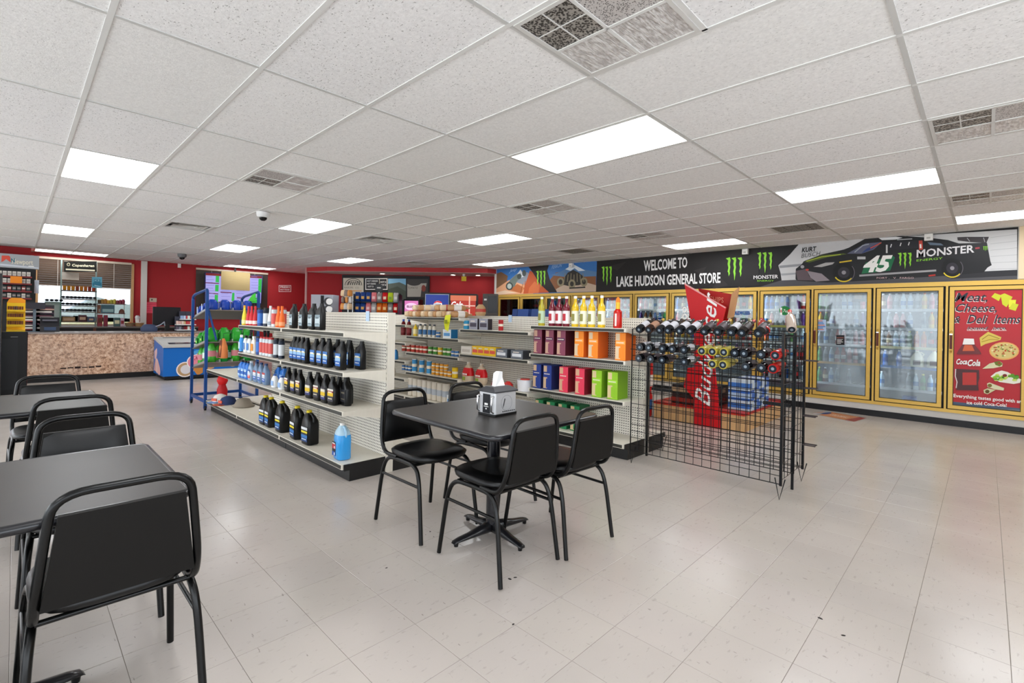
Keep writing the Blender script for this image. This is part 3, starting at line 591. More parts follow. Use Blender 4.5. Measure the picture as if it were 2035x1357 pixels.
def banner_a(p):   # photograph region [980,450,1520,630] at 3.7685
    sky, sand, rock = M('3a73b4', .5), M('c8a184', .5), M('b5683c', .5)
    p.poly([(18, 315), (778, 256), (770, 488), (18, 512)], sky)
    p.poly([(18, 355), (60, 340), (110, 370), (95, 470), (18, 505)], M('7a5a40', .6)); p.poly([(130, 395), (200, 335), (262, 345), (300, 420), (300, 470), (110, 480)], M('8a8f98', .6)); p.poly([(150, 400), (205, 322), (235, 375)], M('d5d9dc', .6))
    p.poly([(18, 470), (120, 400), (240, 440), (300, 490), (300, 503), (18, 512)], M('dba179', .6)); p.poly([(18, 495), (90, 478), (180, 497), (18, 512)], M('e5c6a8', .6)); p.poly([(120, 475), (180, 430), (235, 460), (210, 500)], rock)
    for i in range(9): p.line([(205+i*12, 500), (222+i*10, 430-(i % 3)*12)], 4, M(('8a4a28', 'd88a54', 'a85a30')[i % 3], .6))
    car = M('6f7a72', .5); p.poly([(95, 440), (125, 405), (175, 360), (205, 350), (215, 372), (180, 410), (160, 450), (120, 462)], car); p.ell(122, 447, 27, 30, M('3f4644', .6)); p.ell(122, 447, 17, 20, M('b7bdb4', .6)); p.ell(195, 375, 16, 20, M('4a524e', .6)); p.ell(232, 350, 15, 24, M('525a58', .6))
    p.text('Jeep', 118, 345, 22, M('a9c9e8', .5), 60, shear=.5, down=True, slope=.3)
    p.poly([(238, 440), (275, 330), (330, 355), (400, 410), (440, 494), (225, 503)], M('b5532c', .6)); p.poly([(270, 460), (310, 410), (350, 440), (340, 499), (262, 501)], M('c86a3c', .6))
    p.poly([(262, 297), (420, 283), (405, 330), (425, 400), (470, 470), (478, 493), (420, 495), (350, 430), (300, 350)], M('1c1716', .5))
    p.poly([(425, 400), (470, 345), (560, 330), (770, 350), (770, 488), (478, 492)], M('8a5a3a', .6)); p.poly([(432, 365), (510, 335), (600, 285), (660, 318), (775, 340), (774, 372), (560, 380)], M('5a7fa8', .6)); p.poly([(540, 320), (600, 283), (690, 330), (640, 335), (610, 312), (580, 332)], M('dde4ea', .6))
    p.poly([(470, 470), (520, 440), (700, 420), (772, 440), (770, 488), (478, 492)], M('c2aa94', .6))
    d = M('37332e', .6); tan = M('8f8468', .6)
    p.poly([(520, 400), (560, 345), (600, 325), (640, 345), (690, 385), (700, 420), (640, 440), (560, 445), (500, 430)], d)
    for a, b in ((505, 415), (590, 430), (680, 415)): p.ell(a, b, 27, 34, tan); p.ell(a, b, 14, 19, d)
    for i in range(7): p.line([(540+i*22, 350+(i % 2)*10), (530+i*25, 415)], 5, tan)
    p.line([(570, 462), (690, 455)], 10, M('2a2624', .6)); p.text('FERRON', 438, 318, 28, M('a9c9e8', .5), 78, shear=.4, down=True, slope=.22)
    claw(p, 325, 332, 68, 130)
    p.poly([(778, 256), (1865, 170), (1990, 160), (1990, 445), (770, 488)], M('1f1c1c', .55))
    for q in ([(1290, 225), (1480, 205), (1420, 245)], [(1500, 330), (1600, 300), (1560, 360)], [(860, 300), (1000, 262), (930, 330)], [(1640, 470), (1760, 440), (1700, 380)]): p.poly(q, M('2b2727', .5))
    W = M('e9e7e6', .5)
    p.text('WELCOME TO', 1128, 332, 78, W, 326, bold=.025, down=True, slope=.085); p.text('LAKE HUDSON GENERAL STORE', 924, 450, 76, W, 778, bold=.025, down=True, slope=.04)
    claw(p, 816, 300, 74, 143); claw(p, 1750, 232, 118, 172)
def banner_b(p):   # photograph region [1480,440,2035,600] at 3.6667
    bk = M('161415', .5)
    p.poly([(30, 195), (395, 165), (330, 240), (245, 320), (262, 380), (270, 440), (105, 478), (0, 482), (0, 215), (30, 213)], bk)
    tr = M('c3c3c4', .5); p.poly([(395, 165), (520, 150), (1985, 57), (1985, 420), (105, 478), (270, 440), (262, 380), (245, 320), (330, 240)], tr)
    for i in range(6): p.line([(1790, 118+i*46), (1985, 92+i*50)], 3, M('a2a4a6', .5))
    p.poly([(250, 322), (620, 290), (620, 306), (255, 340)], M('8a8c90', .5)); p.poly([(260, 380), (380, 372), (380, 385), (270, 395)], M('9a9ca0', .5))
    p.poly([(105, 478), (262, 430), (1985, 355), (1985, 420)], M('4b4a4e', .5)); p.poly([(1600, 370), (1985, 352), (1985, 395), (1500, 418)], M('26262a', .5))
    p.poly([(370, 420), (372, 345), (415, 312), (430, 290), (560, 240), (720, 205), (760, 190), (880, 125), (960, 110), (1100, 102), (1340, 118), (1480, 135), (1560, 160), (1765, 155), (1790, 290), (1800, 318), (1770, 335), (1740, 372), (1600, 385), (1400, 400), (820, 435), (600, 445), (385, 432)], M('100f12', .4))
    p.poly([(372, 360), (450, 345), (470, 400), (500, 430), (385, 428)], M('5a4d52', .5)); p.poly([(455, 360), (560, 380), (620, 430), (520, 438), (480, 410)], M('8c8288', .5)); p.poly([(500, 330), (590, 300), (655, 297), (640, 312), (560, 332)], M('a9a6a4', .4)); p.ell(420, 330, 14, 12, M('9a989c', .4)); p.ell(455, 352, 12, 7, M('c0392c', .5))
    p.poly([(430, 295), (560, 245), (718, 232), (745, 238), (600, 262), (470, 300)], M('4c5a22', .5)); p.line([(450, 290), (560, 258), (700, 240)], 6, M('a9b83a', .5))
    p.poly([(745, 235), (880, 160), (1000, 150), (940, 205), (850, 235)], M('5a5d74', .4)); p.line([(800, 225), (860, 175), (905, 165)], 8, M('9aa0ac', .4)); p.poly([(850, 233), (930, 200), (990, 155), (965, 162), (885, 200)], M('2c3f78', .4)); p.line([(915, 195), (995, 155)], 8, M('c0503c', .5))
    p.poly([(975, 120), (1100, 112), (1150, 118), (1100, 132), (1000, 136)], M('dfe0e2', .5)); p.line([(1110, 133), (1220, 127)], 6, M('b8babd', .5)); p.poly([(1040, 150), (1280, 138), (1300, 190), (1050, 210)], M('1b1a20', .4))
    for a, b in ((1070, 165), (1140, 155), (1200, 150)): p.line([(a, b), (a-8, b+24)], 7, M('d8d8da', .5))
    p.line([(1035, 170), (1035, 230)], 12, M('c9cacc', .4)); p.poly([(1268, 140), (1295, 138), (1298, 205), (1270, 208)], M('c24a3c', .5)); p.line([(1280, 165), (1282, 195)], 12, WH); p.poly([(1330, 150), (1430, 160), (1450, 175), (1350, 172)], M('5f6f80', .4))
    p.poly([(1548, 115), (1610, 112), (1780, 112), (1760, 158), (1640, 150), (1552, 138)], M('3a3538', .5)); p.line([(1620, 120), (1640, 145)], 5, M('a8a8aa', .5)); p.line([(1740, 118), (1750, 150)], 5, M('a8a8aa', .5))
    p.line([(835, 395), (1395, 357)], 14, M('9a989a', .4)); p.text('FORT ,   V   FARGO', 962, 418, 14, M('c9a8a8', .5), 270, down=True); p.line([(1340, 396), (1390, 390)], 12, M('a8302a', .5))
    for cx_, cy_, R1 in ((722, 372, 80), (1512, 340, 80)):
        p.ell(cx_, cy_, R1, R1*.92, M('0a090b', .5)); p.line([(cx_+R1*.9*math.cos(t), cy_+R1*.82*math.sin(t)) for t in [2.6-i*.16 for i in range(13)]], 9, M('d6bd2a', .5)); p.ell(cx_, cy_, R1*.55, R1*.5, M('26222a', .4)); p.ell(cx_, cy_, R1*.2, R1*.18, M('8a868c', .4))
        p.line([(cx_+R1*.97*math.cos(t), cy_+R1*.9*math.sin(t)) for t in [1.1-i*.2 for i in range(10)]], 5, M('5f5a62', .5))
    p.line([(690, 298), (780, 285)], 9, M('d8b82a', .5)); p.rect(820, 256, 880, 276, M('b7b7ba', .5))
    p.poly([(850, 382), (880, 300), (1080, 250), (1095, 262), (1060, 358), (880, 378)], M('1a6a44', .5))
    p.text('45', 862, 366, 112, WH, 216, bold=.04, shear=.35, down=True, slope=.04); claw(p, 1120, 228, 98, 120)
    p.text('MONSTER', 1252, 262, 56, M('dcdadc', .5), 420, bold=.02, down=True, slope=.11, rot=-.02); p.text('ENERGY', 1252, 292, 16, GR, 190, down=True, slope=.09); p.line([(1680, 196), (1712, 192)], 12, M('a8404a', .5)); claw(p, 1738, 180, 30, 36)
    for dy, m in ((0, BK),): p.text('KURT', 415, 225, 34, m, 108, bold=.03, shear=.2, down=True, slope=.1); p.text('BUSCH', 412, 266, 32, m, 140, bold=-.01, shear=.2, down=True, slope=.14)
    claw(p, 95, 225, 108, 152); p.text('MONSTER', 64, 420, 26, M('d9d7d8', .5), 180, bold=.02, down=True, slope=.04); p.text('ENERGY', 92, 437, 11, GR, 120, down=True)
bn = thing('wall_banner', 'long printed banner over the coolers with off-road cars, welcome lettering and a race car', 'banner', (0, 0, 0))
bl = at(985, 560, Y=YC).x; MB().box(bl, .275, YC-.012, YC-.002, 1.94, 2.598, M('1a1818', .6)).build('backing', bn)
p = Print(px(YC-.0125, 3.7685, 980, 450)); banner_a(p); p.build('welcome_print', bn)
p = Print(px(YC-.0125, 3.6667, 1480, 440)); banner_b(p); p.build('race_car_print', bn)
for i, x in enumerate((1136, 1482, 1846)):
    q = at(x, (523, 495, 463)[i], Y=YC-.06)
    t = thing('signal_box', ('small white sensor box above the banner mountains', 'small white sensor box above the welcome lettering', 'small white sensor box above the banner race car')[i], 'sensor', (q.x, YC-.08, HC-.1)); MB().cbox(-.045, .045, -.03, .04, 0, .09, WHITE).build('housing', t); MB().box(-.02, .02, -.032, -.03, .02, .045, M('b9b7b2', .4)).build('lens', t)
# ---------------------------------------------------------------- gondola shelving
def peg(mb, x0, x1, y0, y1, z0, z1): return mb.box(x0, x1, y0, y1, z0, z1, PEG)
def shelf_me(L, D):
    """steel shelf, front edge at y=0, going back D; top at z=0"""
    m = MB().box(0, L, 0, D, -.022, 0, CREAM).box(0, L, -.012, 0, -.034, .003, CREAM)
    return m.mesh('shelf')
def rail_me(L): return MB().box(.02, L-.02, -.016, -.012, -.03, -.004, RAIL).mesh('price_rail')
def bracket_me(D): return MB().prism([(0, -.022), (D, -.022), (D, -.1), (.03, -.036), (0, -.036)], -.0015, .0015, CREAM, 'x').mesh('bracket')
SL = 1.225
def gondola(name, label, x0, n, yf, yc, D, shelves, back, ztop, zdeck, pegs, SL=SL):
    """front base edge yf, centre line yc; shelves: list of (section, z, depth)"""
    t = thing(name, label, 'shelving', (x0, yf, 0)); c = yc-yf
    for i in range(n):
        MB().box(i*SL+.004, (i+1)*SL-.004, .05, .06, 0, zdeck-.03, KICK).build('kickplate', t)
        if back: MB().box(i*SL+.004, (i+1)*SL-.004, 2*c-.06, 2*c-.05, 0, zdeck-.03, KICK).build('kickplate', t)
        q = MB().box(i*SL+.002, (i+1)*SL-.002, 0, c-.03, zdeck-.02, zdeck, CREAM).box(i*SL+.002, (i+1)*SL-.002, -.012, 0, zdeck-.04, zdeck+.002, CREAM)
        if back: q.box(i*SL+.002, (i+1)*SL-.002, c+.03, 2*c, zdeck-.02, zdeck, CREAM)
        q.build('base_deck', t); MB().box(i*SL+.02, (i+1)*SL-.02, -.016, -.012, zdeck-.034, zdeck-.006, RAIL).build('price_rail', t)
        if i in pegs:
            MB().box(i*SL+.015, (i+1)*SL-.015, c-.03, c-.022, zdeck, ztop-.02, PEG).box(i*SL+.015, (i+1)*SL-.015, c+.022, c+.03, zdeck, ztop-.02, PEG).build('pegboard', t)
            MB().box(i*SL+.0, (i+1)*SL, c-.032, c+.032, ztop-.02, ztop, CREAMD).build('top_cap', t)
    for i in range(n+1):
        if i in pegs or i-1 in pegs:
            x = i*SL; s = .012; q = MB().box(x-s, x+s, c-.034, c+.034, 0, ztop-.001, CREAMD)
            for k in range(int((ztop-.2)/.0508)): q.box(x-s+.004, x-s+.009, c-.0348, c-.034, .17+k*.0508, .195+k*.0508, DARK)
            q.build('upright', t)
    for x in (0, n*SL):
        sg = -1 if x == 0 else 1
        q = MB().box(x-.004, x+.004, .05, c-.034, 0, zdeck-.002, KICK).box(x-.003, x+.007, 0, .05, zdeck-.05, zdeck, KICK)
        if back: q.box(x-.004, x+.004, c+.034, 2*c-.05, 0, zdeck-.002, KICK).box(x-.003, x+.007, 2*c-.05, 2*c, zdeck-.05, zdeck, KICK)
        q.build('end_plate', t)
    for i, z, d in shelves:
        m = c-.034-d if d < 5 else 0; d_ = c-.034-m
        s = obj('shelf', shelf_me(SL-.006, d_), t, (i*SL+.003, m, z)); obj('price_rail', rail_me(SL-.006), s)
        for xx in (.004, SL-.01): obj('bracket', bracket_me(d_), s, (xx, 0, 0))
    return t
ASL = 1.3
AX0 = -3.615-3*ASL
gA = gondola('shelf_gondola', 'cream pegboard gondola stocked with motor oil on a black base', AX0, 3, 1.83, 2.235, .4,
        [(1, 1.185, 9), (2, 1.185, 9), (1, .868, 9), (2, .868, 9), (0, .558, 9), (1, .558, 9), (2, .558, 9), (1, 1.04, .12)], True, 1.353, .14, (1, 2), ASL)
BX0 = -2.42-4*SL
gB = gondola('shelf_gondola', 'cream pegboard gondola stocked with bread, rice and drink mixers', BX0, 4, 4.03, 4.43, .4,
        [(3, 1.247, 9), (3, .938, 9), (3, .553, 9), (2, 1.172, 9), (2, .855, 9), (2, .485, 9), (1, 1.318, 9), (1, 1.04, 9), (1, .8, 9), (1, .517, 9), (0, 1.2, 9), (0, .93, 9), (0, .66, 9), (0, .4, 9)], True, 1.353, .155, (0, 1, 2, 3))
for x, y, lab in ((731, 628, 'pale blue paper note taped high on the oil gondola pegboard'), (1014, 633, 'pale blue paper note taped high on the pegboard above the red jar')):
    Yp = 2.2 if x < 800 else 4.397
    q = at(x, y, Y=Yp); tag(MB().add([(-.03, 0, -.045), (.03, 0, -.045), (.03, -.002, .045), (-.03, -.001, .045)], [(0, 1, 2, 3)], M('b9cfe6', .6)).box(-.03, .03, .0005, .001, -.045, .045, M('b9cfe6', .6)).build('paper_note', None, (q.x, Yp-.003, q.z)), lab, 'note')
tag(MB().loft([(0, .02, .03), (.001, .03, .04)], M('8a7a68', .9), 10, 2, True, False).build('stain_spot'), 'x', 'x') if 0 else None
# ---------------------------------------------------------------- motor oil and car-care kits
OB, OC = M('0a0a0b', .36, 0, .35), M('070708', .42, 0, .35)
def lab_print(mb, x0, x1, y, z0, z1, cs):
    """front label of stacked colour bands [(colour, share)]"""
    z = z0; T = sum(c[1] for c in cs)
    for c, f_ in cs: mb.box(x0, x1, y-.0012, y, z, z+(z1-z0)*f_/T, M(c, .45)); z += (z1-z0)*f_/T
    return mb
def words(mb, x0, x1, y, z, h, c, n=4):
    L = x1-x0
    for i in range(n): mb.box(x0+L*i/n, x0+L*(i+.72)/n, y-.0016, y-.0011, z, z+h, M(c, .5))
def quart(key, cs, wcol='f0f0ee', body=OB, cap=OC, k=1.0, squat=0):
    w, d = .054, .03
    if squat: secs = [(0, w*.9, d*.9), (.006, w, d), (.06, w*1.02, d*1.03), (.13, w*.98, d), (.16, w*.86, d*.9, -.004), (.185, w*.5, d*.7, -.012), (.2, .017, .017, -.012), (.215, .017, .017, -.012)]
    else: secs = [(0, w*.9, d*.9), (.006, w, d), (.15, w, d), (.172, w*.9, d*.9, -.002), (.195, w*.55, d*.7, .012), (.205, .02, .018, .02), (.216, .018, .018, .02)]
    secs = [(s[0]*k, *s[1:]) for s in secs]; cx = -.012 if squat else .02
    b = MB().loft(secs, body, 16, 4.5); c = MB()
    c.loft([(.212*k, .018, .018, cx), (.236*k, .0175, .0175, cx)], cap, 12, 2)
    l = MB(); lab_print(l, -w*.82, w*.82, -d-.0003, .03*k, .135*k, cs); words(l, -w*.6, w*.5, -d-.0003, .1*k, .014*k, wcol); words(l, -w*.6, w*.6, -d-.0003, .05*k, .008*k, wcol, 3)
    kit(key, ('body', b), ('cap', c), ('label', l))
quart('oil_silver', [('8fa0a8', 2), ('b9c6cb', 5), ('7f9098', 2)], '3a4a55')
quart('oil_blue', [('2a5fa8', 3), ('8fb4d8', 2), ('e9d24a', .6), ('3f70b0', 2)])
quart('oil_blue2', [('2a5fa8', 3), ('b9cfe0', 3), ('3f70b0', 1)])
quart('oil_gold', [('35323a', 3), ('d8b32a', 2), ('8a2a3a', 1), ('d9d5cc', 1)], 'e9dfc0', squat=1)
quart('oil_gold2', [('2a2f6a', 2), ('d8b32a', 2), ('c8c4bc', 1.5), ('35323a', 1)], 'e9dfc0', squat=1)
quart('oil_back', [('2b2b2f', 1)], '77705f', squat=1)
def gallon():
    b = MB().loft([(0, .07, .05), (.008, .078, .056), (.17, .078, .056), (.215, .07, .052), (.25, .045, .042, -.015), (.27, .03, .03, -.025), (.28, .022, .022, -.028)], OB, 18, 5)
    b.tube([(.068, 0, .205), (.07, 0, .245), (.035, 0, .272), (-.005, 0, .272)], .0125, OB, 8)
    c = MB().lathe([(.024, .276), (.024, .298), (.021, .302)], M('d8c21c', .4), 14, -.028)
    l = MB(); lab_print(l, -.06, .06, -.0563, .03, .165, [('1c3f78', 1.6), ('2f74b8', 1.2), ('1a1a1e', .8), ('e3d22c', .8), ('1a1a1e', .5), ('cfd3d6', 1.1), ('1a1a1e', .3)]); words(l, -.05, .03, -.0563, .14, .014, 'e9e9ea'); words(l, -.045, .045, -.0563, .045, .01, 'cfe0f0', 3); words(l, -.04, .03, -.0563, .095, .006, '22222a', 3)
    kit('gallon', ('body', b), ('cap', c), ('label', l))
gallon()
blq = NT('blue_fluid', .15); blq.b.inputs['Subsurface Weight'].default_value = 0; blq.b.inputs['Coat Weight'].default_value = .3; BLQ = blq.col(blq.mix(.0, '2b9be6', '2b9be6'))
b = MB().loft([(0, .065, .05), (.008, .072, .057), (.165, .072, .057), (.2, .069, .055)], BLQ, 18, 3.6)
b2 = MB().loft([(.2, .069, .055), (.225, .058, .05), (.26, .03, .03, -.005), (.272, .022, .022, -.006)], M('b9d9ec', .3, alpha=.85), 18, 3.2)
hd = MB().tube([(.06, 0, .185), (.068, 0, .22), (.045, 0, .258), (.01, 0, .262)], .011, M('a8d0ea', .3, alpha=.9), 8)
cp = MB().lathe([(.022, .27), (.022, .292)], WHITE, 14, -.006)
lb = MB(); lab_print(lb, -.066, .0, -.0578, .025, .14, [('1f4a9a', 1.5), ('1c1c24', 1), ('b8242c', 1.6), ('1c1c24', .8)]); words(lb, -.06, -.008, -.0578, .12, .01, 'f0f0f0'); words(lb, -.03, -.005, -.0578, .085, .02, 'd8dce0', 2); words(lb, -.03, -.004, -.0578, .03, .022, 'd8dce0', 1)
kit('washer', ('body', b), ('shoulder', b2), ('handle', hd), ('cap', cp), ('label', lb))
CONE = [(.027, 0), (.029, .01), (.029, .05), (.024, .1), (.013, .15), (.0115, .185)]
def cone(key, body, cap, band, h=1.1):
    kit(key, ('body', MB().lathe([(r, z*h) for r, z in CONE], M(body, .35), 14)), ('cap', MB().lathe([(.013, .185*h), (.012, .21*h)], M(cap, .4), 12)), ('label', MB().lathe([(.0297, .015*h), (.0297, .052*h)], M(band, .5), 16, cap=False)))
cone('cone_yellow', 'e9cf3a', 'e0a020', 'f2e9a0'); cone('cone_red', 'c4242c', 'c4242c', 'f0d0c8', 1.05); cone('cone_orange', 'ee6a1e', 'ee6a1e', 'f4a070', 1.03); cone('cone_white', 'dfe3e6', 'dfe3e6', '9aa6b0', 1.05)
def can(key, body, top, band, r=.03, h=.2, cap=None):
    ps = [('body', MB().lathe([(r, 0), (r, h*.86), (r*.8, h*.92), (r*.5, h*.93)], M(body, .3, .2), 14)), ('label', MB().lathe([(r+.0005, h*.15), (r+.0005, h*.7)], M(band, .45), 16, cap=False))]
    ps.append(('cap', MB().lathe([(r*.85, h*.9), (r*.8, h)], M(top, .4), 12))); kit(key, *ps)
can('spray_blue', '22407e', '18181c', '3a70c0'); can('spray_red', 'b9c0c4', 'b52a2a', 'c8504a'); can('spray_black', '1c2433', '101014', 'c8ccd0'); can('spray_white', 'e0e2e4', '1e1e24', '4f7cb8', .028, .18)
def trig(key, body, head, band):
    kit(key, ('body', MB().loft([(0, .038, .024), (.12, .04, .026), (.15, .025, .02), (.165, .013, .013)], M(body, .3), 14, 3)), ('trigger', MB().box(-.03, .022, -.01, .01, .165, .195, M(head, .4)).box(-.026, -.02, -.006, .006, .135, .165, M(head, .4))), ('label', MB().box(-.03, .03, -.0275, -.026, .03, .11, M(band, .5))))
trig('trigger', 'd8dcdf', '1a1a1e', '4d7fc0'); trig('trigger_orange', 'e8e2d8', 'd8d8d8', 'd8862a'); trig('trigger_blue', '3f8fd8', 'e6e8ea', 'c8dff0')
quart('fluid_blue', [('9fc4ea', 1), ('2f62b0', 2), ('8fb8e4', 1)], 'e6eef8', M('2f6fc0', .3), M('14141a', .4), .86); quart('fluid_red', [('d8504a', 2), ('c9d3de', 2), ('3a62a0', 2)], 'f0f0f0', M('8fa6c0', .3), M('cdd6e2', .4), .92, 1); quart('fluid_grey', [('3f68b0', 2), ('c4ccd6', 2), ('b84a4a', 1)], 'f0f0f0', M('6f86a2', .3), M('27406e', .4), .95, 1)
kit('white_jug', ('body', MB().loft([(0, .036, .028), (.08, .038, .03), (.105, .026, .022), (.12, .014, .014)], M('e2e6ea', .4), 14, 3)), ('cap', MB().lathe([(.016, .118), (.015, .134)], M('2b4f9c', .4), 10)), ('label', MB().box(-.028, .028, -.0315, -.03, .02, .07, M('8fb0dc', .5))))
# z3: zoom region [440,560,800,960] at 3.3917
def onY(px, py, Z, Y):
    d = ray(px, py); return Vector((at(px, py, Y=Y).x, Y, Z))
def z3(x, y, Z): return onY(440+x/3.3917, 560+(y-30)/3.3917, Z, 1.905)
def onshelf(key, name, lab, cat, P, g, ymin, rz=0, nudge=0):
    P = Vector(P); Y = max(P.y, ymin)+nudge; P.x *= Y/P.y; P.y = Y
    return put(key, name, lab, cat, P, rz+random.uniform(-.08, .08), g)
s1 = [('cone_yellow', 155, 285, 'yellow cone-neck additive bottle'), ('cone_red', 183, 288, 'red cone-neck additive bottle'), ('cone_red', 204, 289, 'red cone-neck additive bottle'), ('cone_red', 229, 292, 'red cone-neck additive bottle'), ('spray_blue', 262, 294, 'blue additive can'), ('spray_black', 301, 296, 'black and white additive can'), ('cone_white', 330, 296, 'white cone-neck additive bottle'), ('spray_red', 357, 296, 'silver can with a red lid'), ('cone_orange', 384, 297, 'orange cone-neck additive bottle'), ('cone_orange', 408, 298, 'orange cone-neck additive bottle')]
cnt = {}
def nth(lab): cnt[lab] = cnt.get(lab, 0)+1; return ORD[(cnt[lab]-1) % 20]
for k, x, y, lab in s1: onshelf(k, 'additive_bottle' if 'cone' in k else 'spray_can', '%s, %s of its kind, on the top oil shelf' % (lab, nth(lab+'1')), 'bottle', z3(x, y, 1.188), None, 1.87)
for x, y, lab in ((192, 291, 'blue can behind the red cone bottles on the top oil shelf'), (275, 285, 'blue can behind the additive row on the top oil shelf'), (368, 285, 'red capped can behind the white cone bottle on the top oil shelf')):
    q = z3(x, 292, 1.188); q.x += .02; put('spray_blue' if 'blue' in lab else 'spray_red', 'spray_can', lab, 'can', (q.x-.06, q.y+.09, 1.188))
for i, (x, y) in enumerate(((487, 300), (553, 303), (617, 306), (668, 309))): onshelf('oil_silver', 'oil_bottle', 'black oil bottle with silver-grey label on the top shelf, %s from the orange bottles' % ORD[i], 'bottle', z3(x, y, 1.188), 'oil bottles', 1.88)
for x, k, lab in ((135, 'trigger_blue', 'blue spray bottle with white head'), (165, 'trigger', 'clear spray bottle with black trigger'), (190, 'trigger', 'clear spray bottle with black trigger'), (220, 'trigger_orange', 'white spray bottle with orange label'), (252, 'spray_blue', 'tall blue can'), (274, 'spray_red', 'silver can with red lid'), (295, 'spray_red', 'silver can with red lid'), (315, 'spray_red', 'silver can with red lid'), (336, 'spray_red', 'silver can with red lid'), (370, 'spray_black', 'dark can with black cap'), (405, 'spray_black', 'dark can with black cap')):
    onshelf(k, 'spray_bottle' if 'trig' in k else 'spray_can', '%s, %s of its kind, on the second oil shelf' % (lab, nth(lab+'2')), 'bottle', z3(x, 478+(x-135)*.135, .871), None, 1.87)
for i, x in enumerate((490, 515, 543, 573, 633, 678, 720, 806)): onshelf('oil_blue', 'oil_bottle', 'black oil bottle with blue and yellow label, %s along the second shelf' % ORD[i], 'bottle', z3(x, 512+(x-490)*.185, .871), 'oil bottles', 1.88)
for i, (x, dx) in enumerate(((600, 0), (640, 0), (700, 0), (780, 0))):
    q = z3(x, 512+(x-490)*.185, .871); put('oil_blue2', 'oil_bottle', 'black oil bottle standing behind the front row of the second shelf, %s along' % ORD[i], 'bottle', (q.x-.03, q.y+.12, .871), 0, 'oil bottles')
for x, lab in ((874, 'black oil bottle near the end of the second shelf, turned sideways'), (962, 'lone black oil bottle with blue label at the end of the second shelf')): onshelf('oil_blue', 'oil_bottle', lab, 'bottle', z3(x-25, 573, .871), 'oil bottles', 1.9, .1, .14)
for x, k, lab in ((136, 'fluid_blue', 'blue fluid bottle with black cap'), (157, 'fluid_blue', 'blue fluid bottle with black cap'), (178, 'fluid_blue', 'blue fluid bottle with black cap'), (203, 'fluid_red', 'pale bottle with red label'), (240, 'fluid_grey', 'grey-blue fluid bottle'), (270, 'fluid_grey', 'grey-blue fluid bottle'), (302, 'fluid_grey', 'grey-blue fluid bottle'), (360, 'white_jug', 'small white jug with blue cap'), (407, 'white_jug', 'small white jug with blue cap')):
    onshelf(k, 'fluid_bottle', '%s, %s of its kind, on the third oil shelf' % (lab, nth(lab+'3')), 'bottle', z3(x, 665+(x-136)*.26, .561), None, 1.87)
for x in (330, 366):
    q = z3(x, 722, .561); put('fluid_blue', 'fluid_bottle', 'blue bottle behind the white jugs, %s one, on the third oil shelf' % nth('bw'), 'bottle', (q.x-.08, q.y+.11, .561))
for i, x in enumerate((455, 497, 533, 600, 655, 705, 755)): onshelf('oil_gold2' if i % 2 else 'oil_gold', 'oil_bottle', 'rounded black oil bottle with gold emblem label, %s along the third shelf' % ORD[i], 'bottle', z3(x, 735+(x-455)*.275, .561), 'oil bottles', 1.88)
for i, (x, y) in enumerate(((575, 758), (630, 775), (770, 815))):
    q = z3(x, y, .561); put('oil_back', 'oil_bottle', 'plain black oil bottle behind the gold-label row, %s along the third shelf' % ORD[i], 'bottle', (q.x-.02, q.y+.12, .561), 0, 'oil bottles')
for x, lab in ((798, 'black oil bottle with a dim label near the end of the third shelf'), (842, 'last black oil bottle at the end of the third shelf')): onshelf('oil_back', 'oil_bottle', lab, 'bottle', z3(x, 822, .561), 'oil bottles', 1.9, 0, .07)
for i, (x, y) in enumerate(((305, 950), (340, 976), (415, 1000), (515, 1060), (598, 1092))): onshelf('gallon', 'oil_jug', 'large black oil jug with yellow cap on the base deck, %s from the hats' % ORD[i], 'jug', z3(x, y-12, .143), 'oil jugs', 1.9)
onshelf('washer', 'washer_fluid_jug', 'clear jug of bright blue washer fluid at the end of the base deck', 'jug', z3(815, 1165, .143), None, 1.9, -.1)
# gloves on hooks
for i, (x, y, c) in enumerate(((598, 785, '241c1e'), (640, 790, '2a2224'), (735, 800, '121216'), (768, 802, '121216'))):
    P = at(380+x/5.025, 500+y/5.025, Y=2.05); t = thing('work_glove', ('dark work glove hanging on a peg hook, %s under the additives shelf' % ORD[i]), 'glove', (P.x, 2.05, P.z-.06), 0, 'gloves on hooks')
    m = M(c, .8); MB().loft([(0, .012, .01), (.03, .022, .012), (.07, .026, .014), (.1, .02, .012)], m, 10, 2.4).build('palm', t)
    for k in range(4): MB().tube([(-.018+k*.012, 0, .01), (-.02+k*.0135, 0, -.035-(k % 3 == 1)*.008)], .0055, m, 6).build('finger', t)
    MB().tube([(.02, 0, .06), (.034, 0, .03)], .006, m, 6).build('thumb', t); MB().tube([(0, 0, .095), (0, 0, .125), (0, .15, .125)], .002, SILV, 5).build('hook', t)
# caps and hats on the deck
def hat(lab, P, crown, brim, s=1, rz=0):
    t = thing('baseball_cap', lab, 'cap', P, rz)
    MB().loft([(0, .085*s, .095*s), (.04*s, .085*s, .093*s), (.08*s, .065*s, .07*s), (.1*s, .02*s, .025*s)], M(crown, .85), 16, 2).build('crown', t)
    MB().loft([(.002, .07*s, .06*s, 0, -.11*s), (.008, .072*s, .062*s, 0, -.11*s)], M(brim, .85), 16, 2.3).build('brim', t)
    MB().box(-.04*s, .04*s, -.097*s, -.09*s, .02*s, .055*s, M('d0604a', .7)).build('badge', t)
def zz(x, y, Z): return at(370+x/7.54, 650+y/7.54, Z=Z)
hat('white and blue cap at the far end of the base deck', Vector((-7.3, 1.93, .143)), 'd8d4ce', '6f8fc4', 1, .5)
hat('navy cap with an orange badge lying on the base deck', Vector((-7.03, 1.95, .143)), '27345a', 'b0503c', 1.05, .2)
